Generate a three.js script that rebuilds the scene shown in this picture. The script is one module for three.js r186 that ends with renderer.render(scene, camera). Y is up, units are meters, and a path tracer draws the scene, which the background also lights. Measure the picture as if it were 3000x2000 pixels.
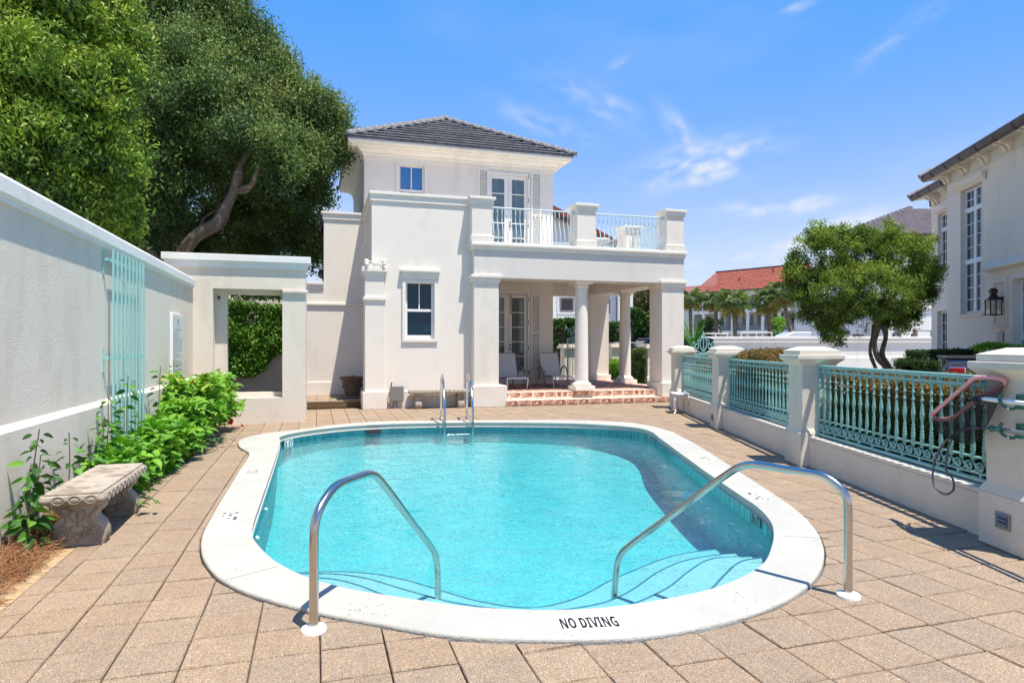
import * as THREE from 'three';
import { mergeGeometries } from 'three/addons/utils/BufferGeometryUtils.js';
import { RoundedBoxGeometry } from 'three/addons/geometries/RoundedBoxGeometry.js';

// ---------------------------------------------------------------- camera, sky, sun, exposure
const W = 3000, HGT = 2000, FOC = 1910, HOR = 1010, YAW = 16.8 * Math.PI / 180, EYE = 1.5;
const scene = new THREE.Scene();
const camera = new THREE.PerspectiveCamera(2 * Math.atan(1000 / FOC) * 180 / Math.PI, 1.5, 0.1, 900);
camera.position.set(0, EYE, 0);
camera.rotation.set(0, -YAW, 0);
camera.setViewOffset(W, HGT, 0, -(HOR - 1000), W, HGT);
const renderer = new THREE.WebGLRenderer({ antialias: true });
renderer.setSize(1024, 682);
renderer.toneMapping = THREE.LinearToneMapping;
renderer.toneMappingExposure = 1.55;
renderer.shadowMap.enabled = true;

const SUN = new THREE.Vector3(0.17, 1, 0.29).normalize();
const sun = new THREE.DirectionalLight(new THREE.Color(1, 0.945, 0.835), 4.8);
sun.position.copy(SUN).multiplyScalar(60).add(new THREE.Vector3(3, 0, -12));
sun.target.position.set(3, 0, -12);
sun.castShadow = true; sun.shadow.mapSize.set(4096, 4096);
Object.assign(sun.shadow.camera, { left: -45, right: 45, top: 45, bottom: -45, near: 1, far: 150 });
scene.add(sun, sun.target);

// ---------------------------------------------------------------- random numbers and noise
function rng(seed) { let s = seed | 0; return () => { s = (s + 0x6d2b79f5) | 0; let t = Math.imul(s ^ (s >>> 15), 1 | s); t = (t + Math.imul(t ^ (t >>> 7), 61 | t)) ^ t; return ((t ^ (t >>> 14)) >>> 0) / 4294967296; }; }
const hash = (x, y, s) => { let h = Math.imul(x, 374761393) + Math.imul(y, 668265263) + Math.imul(s, 974634777) | 0; h = Math.imul(h ^ (h >>> 13), 1274126177); return ((h ^ (h >>> 16)) >>> 0) / 4294967296; };
const sm = (t) => t * t * (3 - 2 * t), lerp = (a, b, t) => a + (b - a) * t, clamp = (x, a = 0, b = 1) => Math.min(b, Math.max(a, x)), step = (a, b, x) => sm(clamp((x - a) / (b - a)));
const mod = (a, n) => ((a % n) + n) % n;
function vnoise(u, v, per, seed, perV = per) {            // periodic over 0..1
  const x = u * per, y = v * perV, xi = Math.floor(x), yi = Math.floor(y), fx = sm(x - xi), fy = sm(y - yi);
  const x0 = mod(xi, per), x1 = mod(xi + 1, per), y0 = mod(yi, perV), y1 = mod(yi + 1, perV);
  return lerp(lerp(hash(x0, y0, seed), hash(x1, y0, seed), fx), lerp(hash(x0, y1, seed), hash(x1, y1, seed), fx), fy);
}
function fbm(u, v, per, oct, seed, perV = per) { let a = 0.5, s = 0, n = 0; for (let i = 0; i < oct; i++) { s += a * vnoise(u, v, per << i, seed + i * 17, perV << i); n += a; a *= 0.55; } return s / n; }
function cells(u, v, per, seed) {                        // periodic worley: [nearest, id, second]
  const x = u * per, y = v * per, xi = Math.floor(x), yi = Math.floor(y); let d1 = 9, d2 = 9, id = 0;
  for (let j = -1; j <= 1; j++) for (let i = -1; i <= 1; i++) {
    const cx = xi + i, cy = yi + j, hx = mod(cx, per), hy = mod(cy, per), px = cx + hash(hx, hy, seed), py = cy + hash(hx, hy, seed + 5);
    const d = (px - x) ** 2 + (py - y) ** 2; if (d < d1) { d2 = d1; d1 = d; id = hash(hx, hy, seed + 9); } else if (d < d2) d2 = d;
  }
  return [Math.sqrt(d1), id, Math.sqrt(d2)];
}
const toS = (c) => c <= 0.0031308 ? c * 12.92 : 1.055 * c ** (1 / 2.4) - 0.055;
function tex(n, metres, fn, color = true, m = n) {       // fn(u, v) -> linear rgb or one number
  const d = new Uint8Array(n * m * 4);
  for (let y = 0; y < m; y++) for (let x = 0; x < n; x++) {
    let c = fn((x + 0.5) / n, (y + 0.5) / m); if (typeof c === 'number') c = [c, c, c];
    for (let k = 0; k < 3; k++) d[(y * n + x) * 4 + k] = 255 * clamp(color ? toS(c[k]) : c[k]);
    d[(y * n + x) * 4 + 3] = 255;
  }
  const t = new THREE.DataTexture(d, n, m); t.wrapS = t.wrapT = THREE.RepeatWrapping; t.magFilter = THREE.LinearFilter; t.minFilter = THREE.LinearMipmapLinearFilter; t.generateMipmaps = true;
  if (color) t.colorSpace = THREE.SRGBColorSpace;
  t.repeat.set(1 / metres, 1 / metres); t.needsUpdate = true; return t;
}
function retile(t, metres) { const c = t.clone(); c.repeat.set(1 / metres, 1 / metres); c.needsUpdate = true; return c; }

// ---------------------------------------------------------------- sky (air and thin cloud only)
{
  const w = 2048, h = 1024, d = new Float32Array(w * h * 4);
  const wisps = [[2060, 480, 150, 48, 0.95, -0.18], [2270, 606, 130, 24, 0.75, -0.06], [1600, 360, 120, 30, 0.35, 0.35], [1730, 290, 150, 40, 0.3, 0.5], [2330, 740, 330, 45, 0.6, -0.1], [1810, 180, 26, 10, 0.5, -0.6], [960, 590, 70, 40, 0.6, 0], [2340, 20, 30, 10, 0.5, -0.2], [2520, 640, 90, 26, 0.4, -0.2], [2620, 110, 130, 24, 0.22, -0.5], [1990, 380, 80, 30, 0.35, 0.9]].map(([px, py, rx, ry, a, rot]) => {
    const ax = (px - 1500) / FOC, az = Math.atan(ax) + YAW, el = Math.atan((HOR - py) / FOC / Math.hypot(1, ax)); return [az, el, rx / FOC, ry / FOC, a, rot];
  });
  const R = rng(41); for (let k = 0; k < 46; k++) wisps.push([R() * 6.283 - 3.14, 0.12 + R() * 0.7, 0.06 + R() * 0.12, 0.02 + R() * 0.03, 0.2 + 0.5 * R(), (R() - 0.5) * 1.2]);
  const inFrame = (az, el) => Math.abs(az - YAW) < 0.72 && el < 0.52;
  for (let k = wisps.length - 1; k > 10; k--) if (inFrame(wisps[k][0], wisps[k][1])) wisps.splice(k, 1);
  for (let y = 0; y < h; y++) {
    const el = ((y + 0.5) / h - 0.5) * Math.PI, deg = Math.max(0, el) * 57.3, k1 = 1 / (1 + (deg / 12) ** 2.6), k2 = 1 / (1 + (deg / 50) ** 3);
    const base = [0.035 + 0.70 * k1, 0.27 + 0.08 * k2 + 0.50 * k1, 0.84 + 0.17 * k2 + 0.01 * k1].map((q) => q / 1.55);
    for (let x = 0; x < w; x++) {
      const th = ((x + 0.5) / w - 0.5) * 2 * Math.PI, az = Math.atan2(Math.cos(th), -Math.sin(th)); // world x = cos, z = sin ; azimuth from -z toward +x
      let c = 0; const u = x / w, v = y / h;
      if (el > 0) for (const [wa, we, rx, ry, a, rot] of wisps) {
        let da = az - wa; if (da > Math.PI) da -= 2 * Math.PI; if (da < -Math.PI) da += 2 * Math.PI; da *= Math.cos(el); const de = el - we;
        if (Math.abs(da) > rx * 2.2 || Math.abs(de) > Math.max(rx, ry) * 2.2) continue;
        const p = (da * Math.cos(rot) - de * Math.sin(rot)) / rx, q = (da * Math.sin(rot) + de * Math.cos(rot)) / ry, r = Math.hypot(p, q); if (r > 2) continue;
        const pp = p * rx, qq = q * ry, uu = mod(pp * 0.9 + wa * 0.7 + 0.18 * qq, 1), vv = mod(qq * 2.6 + we * 1.3, 1), n = fbm(mod(uu + 0.05 * vnoise(uu, vv, 40, 8), 1), vv, 14, 6, 7), n2 = fbm(uu, vv, 60, 4, 19);
        c += a * Math.exp(-r * r * 1.1) * Math.pow(step(0.28, 0.86, n * 0.62 + n2 * 0.38), 1.25) * 1.9;
      }
      c += 0.12 * step(0.5, 0.8, fbm(u, v, 9, 6, 3, 14)) * step(0, 0.06, el); c = clamp(c, 0, 0.92);
      const i = (y * w + x) * 4, white = [0.60, 0.605, 0.61];
      for (let k = 0; k < 3; k++) d[i + k] = lerp(base[k], white[k], c);
      d[i + 3] = 1;
    }
  }
  const t = new THREE.DataTexture(d, w, h, THREE.RGBAFormat, THREE.FloatType); t.mapping = THREE.EquirectangularReflectionMapping; t.magFilter = THREE.LinearFilter; t.needsUpdate = true;
  scene.background = t; scene.environment = t;
}

// ---------------------------------------------------------------- placing: X to the right along the pool house front, Y into the depth, H up
const CY = Math.cos(YAW), SY = Math.sin(YAW);
const V = (X, H, Y) => new THREE.Vector3(X, H, -Y);
const ray = (px, py) => { const a = (px - 1500) / FOC; return [a * CY + SY, -a * SY + CY, -(py - HOR) / FOC]; };
const at = (px, py, z) => { const d = ray(px, py); return [d[0] * z, d[1] * z, EYE + d[2] * z]; };            // [X, Y, H] at a depth
const onPlane = (A, B, px, py) => { const tx = B[0] - A[0], ty = B[1] - A[1], d = ray(px, py), k = (A[0] * ty - A[1] * tx) / (d[0] * ty - d[1] * tx); return [d[0] * k, d[1] * k, EYE + d[2] * k]; }; // on an upright plane through A and B
const onX = (px, py, X) => { const d = ray(px, py), k = X / d[0]; return [X, d[1] * k, EYE + d[2] * k]; };

// ---------------------------------------------------------------- building blocks
const used = {}, off = new Map();
function numbered(n) { used[n] = (used[n] ?? -1) + 1; return used[n] ? n + '_' + String(used[n]).padStart(3, '0') : n; }
function tag(o, label, category, group, kind) { Object.assign(o.userData, label ? { label } : {}, category ? { category } : {}, group ? { group } : {}, kind ? { kind } : {}); return o; }
function thing(name, label, category, [X, Y, H] = [0, 0, 0], group, turn = 0) {
  const o = new THREE.Group(); o.name = numbered(name); o.position.set(X, H, -Y); o.rotation.y = turn; scene.add(o);
  off.set(o, turn === null || turn !== 0 ? [0, 0, 0] : [X, H, -Y]); return tag(o, label, category, group);
}
function local(o) { off.set(o, [0, 0, 0]); return o; }                                                   // parts given in the thing's own axes
function boxUV(g) {
  const p = g.attributes.position, n = g.attributes.normal, uv = new Float32Array(p.count * 2);
  for (let i = 0; i < p.count; i++) {
    const ax = Math.abs(n.getX(i)), ay = Math.abs(n.getY(i)), az = Math.abs(n.getZ(i)), x = p.getX(i), y = p.getY(i), z = p.getZ(i);
    if (ay >= ax && ay >= az) { uv[2 * i] = x; uv[2 * i + 1] = -z; } else if (ax >= az) { uv[2 * i] = z; uv[2 * i + 1] = y; } else { uv[2 * i] = x; uv[2 * i + 1] = y; }
  }
  g.setAttribute('uv', new THREE.BufferAttribute(uv, 2)); return g;
}
function merge(list, keepUV = false) {
  const out = list.flat(9).map((g) => { const q = g.index ? g.toNonIndexed() : g.clone(); for (const k of Object.keys(q.attributes)) if (!['position', 'normal', 'uv'].includes(k)) q.deleteAttribute(k); q.morphAttributes = {}; if (!q.attributes.normal) q.computeVertexNormals(); if (!keepUV && !g.userData.ownUV || !q.attributes.uv) boxUV(q); return q; });
  const m = out.length > 1 ? mergeGeometries(out) : out[0]; m.userData = {}; return m;
}
function mesh(name, g, mat, parent = scene, opt = {}) {
  const geo = Array.isArray(g) || !g.userData.ready ? merge([g].flat(9), opt.keepUV) : g, o = off.get(parent);
  if (o && (o[0] || o[1] || o[2])) geo.translate(-o[0], -o[1], -o[2]);
  const m = new THREE.Mesh(geo, mat); m.name = parent === scene ? numbered(name) : name; m.castShadow = m.receiveShadow = true; parent.add(m); off.set(m, o ?? [0, 0, 0]);
  if (opt.kind) m.userData.kind = opt.kind; if (opt.label) m.userData.label = opt.label; return m;
}
const share = (g) => { const m = merge([g]); m.userData.ready = true; return m; };
function put(name, geo, mat, parent, X, H, Y, ry = 0, rx = 0, rz = 0) {                                  // one piece of a shared geometry
  const o = off.get(parent) ?? [0, 0, 0], m = new THREE.Mesh(geo, mat); m.name = name; m.position.set(X - o[0], H - o[1], -Y - o[2]); m.rotation.set(rx, ry, rz, 'YXZ'); m.castShadow = m.receiveShadow = true; parent.add(m); off.set(m, [0, 0, 0]); return m;
}
function box(x0, x1, h0, h1, y0, y1, bev = 0) {
  const w = Math.abs(x1 - x0), h = Math.abs(h1 - h0), d = Math.abs(y1 - y0), b = Math.min(bev, w / 2.2, h / 2.2, d / 2.2);
  const g = b > 0 ? new RoundedBoxGeometry(w, h, d, 2, b) : new THREE.BoxGeometry(w, h, d); return g.translate((x0 + x1) / 2, (h0 + h1) / 2, -(y0 + y1) / 2);
}
function poly(pts) { const s = new THREE.Shape(); pts.forEach(([a, b], i) => i ? s.lineTo(a, b) : s.moveTo(a, b)); s.closePath(); return s; }
function wall(x0, x1, h0, h1, yFront, thick, holes = []) {                                                // upright wall along X, its front at yFront
  const s = poly([[x0, h0], [x1, h0], [x1, h1], [x0, h1]]); for (const [a, b, c, d] of holes) s.holes.push(poly([[a, c], [b, c], [b, d], [a, d]]));
  return new THREE.ExtrudeGeometry(s, { depth: thick, bevelEnabled: false }).translate(0, 0, -(yFront + thick));
}
function profileX(pts, x0, x1) { const g = new THREE.ExtrudeGeometry(poly(pts), { depth: x1 - x0, bevelEnabled: false }); return g.rotateY(Math.PI / 2).translate(x0, 0, 0); }   // (Y, H) outline drawn out along X
function profileY(pts, y0, y1) { const g = new THREE.ExtrudeGeometry(poly(pts), { depth: y1 - y0, bevelEnabled: false }); return g.translate(0, 0, -y1); }   // (X, H) outline drawn out along Y
function slab(pts, h0, h1, bev = 0) {                                                                     // (X, Y) outline lying flat between two heights
  const s = Array.isArray(pts) ? poly(pts) : pts, g = new THREE.ExtrudeGeometry(s, { depth: h1 - h0 - (bev ? 2 * bev : 0), bevelEnabled: bev > 0, bevelSize: bev, bevelThickness: bev, bevelSegments: 3, bevelOffset: -bev, curveSegments: 24 });
  return g.translate(0, 0, bev).rotateX(-Math.PI / 2).translate(0, h0, 0);
}
function tube(pts, r, seg = 0, rad = 8, tension = 0.5, closed = false) { const c = new THREE.CatmullRomCurve3(pts, closed, 'catmullrom', tension); return new THREE.TubeGeometry(c, seg || pts.length * 6, r, rad, closed); }
function rod(a, b, r, rad = 8, r2 = r) { const d = b.clone().sub(a), g = new THREE.CylinderGeometry(r2, r, d.length(), rad); g.applyQuaternion(new THREE.Quaternion().setFromUnitVectors(new THREE.Vector3(0, 1, 0), d.clone().normalize())); return g.translate((a.x + b.x) / 2, (a.y + b.y) / 2, (a.z + b.z) / 2); }
function bentRod(pts, r, bend, rad = 10) {                                                                // straight runs joined by rounded corners
  const path = new THREE.CurvePath();
  let from = pts[0];
  for (let i = 1; i < pts.length; i++) {
    if (i === pts.length - 1) { path.add(new THREE.LineCurve3(from, pts[i])); break; }
    const a = pts[i - 1].clone().sub(pts[i]), b = pts[i + 1].clone().sub(pts[i]), q = Math.min(bend, a.length() * 0.45, b.length() * 0.45), s = pts[i].clone().addScaledVector(a.normalize(), q), e = pts[i].clone().addScaledVector(b.normalize(), q);
    path.add(new THREE.LineCurve3(from, s)); path.add(new THREE.QuadraticBezierCurve3(s, pts[i], e)); from = e;
  }
  const sample = []; path.curves.forEach((c, i) => { const n = c.isLineCurve3 ? 2 : 8; for (let k = i ? 1 : 0; k <= n; k++) sample.push(c.getPoint(k / n)); });
  const pl = new THREE.CatmullRomCurve3(sample, false, 'chordal'); return new THREE.TubeGeometry(pl, sample.length * 3, r, rad, false);
}
function lathe(pts, seg = 16) { return new THREE.LatheGeometry(pts.map(([r, y]) => new THREE.Vector2(r, y)), seg); }
const ell = (rx, ry, rz, seg = 10) => new THREE.SphereGeometry(1, seg, Math.ceil(seg * 0.7)).scale(rx, ry, rz);

// ---------------------------------------------------------------- foliage
function sprigs(blobs, n, R, lo, hi) { const out = blobs.slice(), N = blobs.length; for (let k = 0; k < n; k++) { const b = blobs[Math.floor(R() * N)], th = R() * 6.283, cz = R() * 2 - 1, s = Math.sqrt(1 - cz * cz), r = lerp(lo, hi, R()), q = b[3] * (0.95 + 0.16 * R()); out.push([b[0] + s * Math.cos(th) * q, b[1] + s * Math.sin(th) * q, b[2] + cz * q, r]); } return out; }
function leafSpray(n, spread, len, wid, seed, up = 0.3, flat = 0) {                                       // n little folded leaves round a point
  const R = rng(seed), pos = [], q = new THREE.Quaternion(), m = new THREE.Matrix4(), X = new THREE.Vector3(1, 0, 0);
  for (let i = 0; i < n; i++) {
    const d = new THREE.Vector3(R() * 2 - 1, R() * 2 - 1 + up, R() * 2 - 1).normalize(), o = new THREE.Vector3(R() * 2 - 1, (R() * 2 - 1) * (1 - flat), R() * 2 - 1).multiplyScalar(spread * 0.75);
    q.setFromUnitVectors(X, d); const q2 = new THREE.Quaternion().setFromAxisAngle(X, (R() - 0.5) * 2.2); q.multiply(q2); m.makeRotationFromQuaternion(q).setPosition(o);
    const L = len * (0.7 + 0.6 * R()), w = wid * (0.7 + 0.6 * R()), c = [[0, 0, 0], [L * 0.45, w * 0.22, w * 0.5], [L, -L * 0.08, 0], [L * 0.45, w * 0.22, -w * 0.5]].map((a) => new THREE.Vector3(...a).applyMatrix4(m));
    for (const k of [0, 1, 2, 0, 2, 3]) pos.push(c[k].x, c[k].y, c[k].z);
  }
  const g = new THREE.BufferGeometry(); g.setAttribute('position', new THREE.BufferAttribute(new Float32Array(pos), 3)); g.computeVertexNormals(); boxUV(g); g.userData.ready = true; return g;
}
function bigLeaf(len, wid, curl = 0.25, n = 4) {                                                          // one leaf along +x with a midrib fold and a curled tip
  const pos = [], row = (t) => { const w = wid * 0.5 * Math.pow(Math.sin(Math.PI * Math.min(1, 0.06 + t * 0.94) ** 0.8), 0.85), x = len * t, y = len * curl * (0.35 * t - t * t); return [new THREE.Vector3(x, y + w * 0.3, w), new THREE.Vector3(x, y, 0), new THREE.Vector3(x, y + w * 0.3, -w)]; };
  for (let i = 0; i < n; i++) { const a = row(i / n), b = row((i + 1) / n); for (const [p, q, r] of [[a[0], b[0], a[1]], [a[1], b[0], b[1]], [a[1], b[1], a[2]], [a[2], b[1], b[2]]]) pos.push(...p.toArray(), ...q.toArray(), ...r.toArray()); }
  const g = new THREE.BufferGeometry(); g.setAttribute('position', new THREE.BufferAttribute(new Float32Array(pos), 3)); g.computeVertexNormals(); boxUV(g); g.userData.ready = true; return g;
}
function scatter(name, parent, geo, mat, pts, R, size, palette, kind) {                                   // pts: [x, y, z, size factor, palette position]
  const o = off.get(parent) ?? [0, 0, 0], im = new THREE.InstancedMesh(geo, mat, pts.length), m = new THREE.Matrix4(), q = new THREE.Quaternion(), e = new THREE.Euler(), c = new THREE.Color(), s = new THREE.Vector3(), p = new THREE.Vector3();
  pts.forEach((a, i) => {
    e.set((R() - 0.5) * 1.3, R() * 6.283, (R() - 0.5) * 1.3); q.setFromEuler(e); const k = size * (a[3] ?? 1) * (0.75 + 0.5 * R());
    m.compose(p.set(a[0] - o[0], a[1] - o[1], a[2] - o[2]), q, s.set(k, k, k)); im.setMatrixAt(i, m);
    const t = clamp((a[4] ?? R()) * 0.999) * (palette.length - 1), j = Math.floor(t), f = t - j, A = palette[j], B = palette[Math.min(j + 1, palette.length - 1)], br = 0.8 + 0.4 * R();
    im.setColorAt(i, c.setRGB(lerp(A[0], B[0], f) * br, lerp(A[1], B[1], f) * br, lerp(A[2], B[2], f) * br));
  });
  im.name = parent === scene ? numbered(name) : name; im.castShadow = im.receiveShadow = true; if (kind) im.userData.kind = kind; parent.add(im); return im;
}
function blobPoints(blobs, n, R, { inner = 0.55, sq = 1, tips = 0.12, clump = 0 } = {}) {                            // points through the outer part of a heap of round clumps
  const tot = blobs.reduce((s, b) => s + b[3] ** 2, 0), out = [];
  for (let guard = 0; out.length < n && guard < n * 8; guard++) {
    let r = R() * tot, b = blobs[0]; for (const c of blobs) { r -= c[3] ** 2; if (r <= 0) { b = c; break; } }
    const th = R() * 6.283, cz = R() * 2 - 1, sz = Math.sqrt(1 - cz * cz), d = [sz * Math.cos(th), cz, sz * Math.sin(th)];
    const lump = 0.78 + 0.40 * hash(Math.floor(th * 2.2), Math.floor(cz * 3 + 5), Math.floor(b[0] * 13 + b[1] * 7)), rr = b[3] * lump * (R() < tips ? 1 + 0.16 * R() : inner + (1 - inner) * Math.pow(R(), 0.6));
    const p = [b[0] + d[0] * rr, b[2] + d[1] * rr * sq, -b[1] + d[2] * rr];
    let deep = false; for (const c of blobs) if (c !== b && Math.hypot(p[0] - c[0], (p[1] - c[2]) / sq, p[2] + c[1]) < c[3] * 0.5) { deep = true; break; }
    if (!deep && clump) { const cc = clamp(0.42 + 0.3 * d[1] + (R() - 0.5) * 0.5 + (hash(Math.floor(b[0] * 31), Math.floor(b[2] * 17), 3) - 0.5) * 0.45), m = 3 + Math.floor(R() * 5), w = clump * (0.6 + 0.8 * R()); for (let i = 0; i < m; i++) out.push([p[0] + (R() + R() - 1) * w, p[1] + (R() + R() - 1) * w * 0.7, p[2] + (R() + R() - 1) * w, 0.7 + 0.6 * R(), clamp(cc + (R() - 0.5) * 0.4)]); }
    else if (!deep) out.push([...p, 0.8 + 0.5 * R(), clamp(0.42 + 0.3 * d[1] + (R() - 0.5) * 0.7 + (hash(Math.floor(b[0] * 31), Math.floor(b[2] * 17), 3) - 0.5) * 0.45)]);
  }
  return out;
}

// ---------------------------------------------------------------- materials
const std = (o) => new THREE.MeshStandardMaterial(o), phys = (o) => new THREE.MeshPhysicalMaterial(o), rgb = (r, g, b) => new THREE.Color().setRGB(r, g, b);
const tStuccoBump = tex(1024, 0.55, (u, v) => 0.55 * fbm(u, v, 90, 3, 11) + 0.45 * step(0.42, 0.7, vnoise(u, v, 150, 31)), false);
const tStucco = tex(1024, 5.5, (u, v) => { const n = fbm(u, v, 6, 6, 5), f = fbm(u, v, 120, 3, 8), st = step(0.62, 0.8, fbm(u, v, 14, 5, 23, 5)); const k = 0.93 + 0.09 * (n - 0.5) + 0.07 * (f - 0.5) - 0.05 * st; return [k, k * (0.995 - 0.012 * st), k * (0.985 - 0.03 * st)]; });
const stucco = (r, g, b, bump = 0.0035) => std({ color: rgb(r, g, b), map: tStucco, bumpMap: tStuccoBump, bumpScale: bump, roughness: 0.93 });
const M = {};
M.wall = stucco(0.85, 0.755, 0.65, 0.006); M.house = stucco(0.86, 0.785, 0.70, 0.0025); M.trim = stucco(0.86, 0.80, 0.72, 0.0012); M.fence = stucco(0.82, 0.735, 0.61, 0.004); M.coat = stucco(0.84, 0.77, 0.68, 0.0025);
M.far = std({ color: rgb(0.88, 0.85, 0.81), map: tStucco, roughness: 0.95 });
M.villa = stucco(0.86, 0.73, 0.60, 0.003);
M.white = std({ color: rgb(0.80, 0.79, 0.765), roughness: 0.5 }); M.shutter = std({ color: rgb(0.76, 0.725, 0.68), roughness: 0.55 });
M.frameVilla = std({ color: rgb(0.70, 0.715, 0.73), roughness: 0.45 });
// pavers: sandy exposed aggregate
const aggregate = (seed, A) => (u, v) => { const [d, id] = cells(u, v, 130, seed), [, id2] = cells(u, v, 64, seed + 3), big = fbm(u, v, 5, 5, seed + 7); let c = A[Math.floor(id * A.length)]; const e = 1 - 0.4 * step(0.34, 0.72, d); const k = e * (0.87 + 0.26 * big) * (id2 > 0.95 ? 1.28 : 1); return [c[0] * k, c[1] * k, c[2] * k]; };
const sandy = [[0.66, 0.475, 0.335], [0.60, 0.435, 0.305], [0.72, 0.53, 0.38], [0.56, 0.415, 0.31], [0.74, 0.56, 0.42], [0.44, 0.345, 0.275], [0.66, 0.49, 0.36], [0.70, 0.475, 0.29], [0.36, 0.29, 0.245], [0.80, 0.69, 0.58], [0.63, 0.455, 0.325], [0.52, 0.40, 0.32]];
const tPaver = tex(1024, 0.62, aggregate(51, sandy)), tPaverB = tex(1024, 0.62, (u, v) => { const [d, id] = cells(u, v, 130, 51); return clamp(0.25 + 0.55 * id - d * 0.5 + 0.3 * fbm(u, v, 40, 3, 9)); }, false);
M.pavers = [[1, 1, 1], [0.93, 0.93, 0.945], [1.05, 1.035, 1.02], [0.985, 0.955, 0.93], [0.95, 0.965, 0.985]].map(([r, g, b]) => std({ color: rgb(r * 0.57, g * 0.55, b * 0.505), map: tPaver, bumpMap: tPaverB, bumpScale: 0.0025, roughness: 0.95 }));
M.bed = std({ color: rgb(0.17, 0.12, 0.08), roughness: 1 });
M.sand = std({ map: tex(512, 0.7, (u, v) => { const n = fbm(u, v, 8, 6, 77), f = fbm(u, v, 160, 2, 78); const k = 0.72 + 0.45 * (n - 0.3) + 0.3 * (f - 0.5); return [0.52 * k, 0.36 * k, 0.20 * k]; }), roughness: 1 });
const tGround = tex(512, 3, (u, v) => { const n = fbm(u, v, 8, 6, 79), f = fbm(u, v, 190, 2, 80), k = 0.8 + 0.5 * (n - 0.5) + 0.5 * (f - 0.5); return [0.40 * k, 0.365 * k, 0.315 * k]; });
M.paleGround = std({ map: tGround, roughness: 0.95 });  // hidden concrete ground, made pale to bounce warm light onto shaded facades
M.riser = std({ map: tex(512, 0.35, (u, v) => { const [d, id] = cells(u, v, 70, 15), k = (0.55 + 0.9 * id) * (1 - 0.5 * step(0.4, 0.7, d)); return [0.20 * k, 0.125 * k, 0.06 * k]; }), bumpMap: retile(tPaverB, 0.3), bumpScale: 0.004, roughness: 0.95 });
// pool
const tCopeB = tex(1024, 1.1, (u, v) => 0.6 * step(0.4, 0.62, fbm(u, v, 60, 4, 61)) + 0.4 * vnoise(u, v, 220, 62), false);
M.coping = std({ map: tex(1024, 2.4, (u, v) => { const n = fbm(u, v, 8, 6, 63), pit = step(0.80, 0.88, vnoise(u, v, 180, 64)) * step(0.45, 0.7, fbm(u, v, 9, 4, 65)), st = step(0.60, 0.74, fbm(u, v, 5, 6, 165)), k = 0.42 + 0.07 * (n - 0.5) - 0.15 * pit - 0.03 * st; return [k, k * 0.97, k * 0.87]; }), bumpMap: tCopeB, bumpScale: 0.0022, roughness: 0.85 });
M.plaster = std({ map: tex(1024, 1.7, (u, v) => { const n = fbm(u, v, 6, 5, 66), f = fbm(u, v, 90, 3, 67), [d] = cells(u, v, 40, 68), k = 0.93 + 0.24 * (n - 0.5) + 0.55 * (f - 0.5) + 0.30 * (d - 0.4); return [0.17 * k, 0.46 * k, 0.475 * k]; }), roughness: 0.8 });  // mottling contrast raised so the colour imitates sparkling light on the pool floor
M.stepPlaster = std({ map: tex(512, 1.3, (u, v) => { const n = fbm(u, v, 6, 5, 69), f = fbm(u, v, 70, 3, 70), k = 0.92 + 0.2 * (n - 0.5) + 0.22 * (f - 0.5); return [0.29 * k, 0.48 * k, 0.485 * k]; }), roughness: 0.8 });
M.trimTile = std({ color: rgb(0.03, 0.14, 0.22), roughness: 0.3 });
M.tiles = [[0.045, 0.26, 0.29], [0.04, 0.23, 0.27], [0.055, 0.29, 0.31]].map((c) => phys({ color: rgb(...c), roughness: 0.22, clearcoat: 0.5, clearcoatRoughness: 0.1 }));
M.grout = std({ color: rgb(0.55, 0.66, 0.64), roughness: 0.9 });
const tWater = tex(1024, 1.5, (u, v) => { const a = fbm(u + 0.06 * vnoise(u, v, 10, 3), v, 13, 4, 71), b = fbm(u, v + 0.05 * vnoise(u, v, 9, 4), 31, 3, 72); const c = fbm(u, v, 5, 2, 75); return (0.4 * (1 - Math.abs(2 * a - 1)) + 0.34 * (1 - Math.abs(2 * b - 1))) * (0.55 + 0.9 * c) + 0.4 * c; }, false);
M.water = phys({ color: rgb(0.90, 0.985, 0.99), transmission: 1, thickness: 0, ior: 1.33, roughness: 0.03, bumpMap: tWater, bumpScale: 0.013, side: THREE.DoubleSide });
M.waterBody = phys({ color: rgb(1, 1, 1), transparent: true, opacity: 0.02, transmission: 1, thickness: 1, ior: 1.33, roughness: 0.05, attenuationColor: rgb(0.36, 0.90, 0.94), attenuationDistance: 2.6 });
M.steel = std({ color: rgb(0.55, 0.53, 0.50), metalness: 1, roughness: 0.2 }); M.chrome = std({ color: rgb(0.72, 0.72, 0.73), metalness: 1, roughness: 0.12 });
M.plastic = std({ color: rgb(0.82, 0.81, 0.79), roughness: 0.4 }); M.dark = std({ color: rgb(0.02, 0.02, 0.022), roughness: 0.6 });
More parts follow.
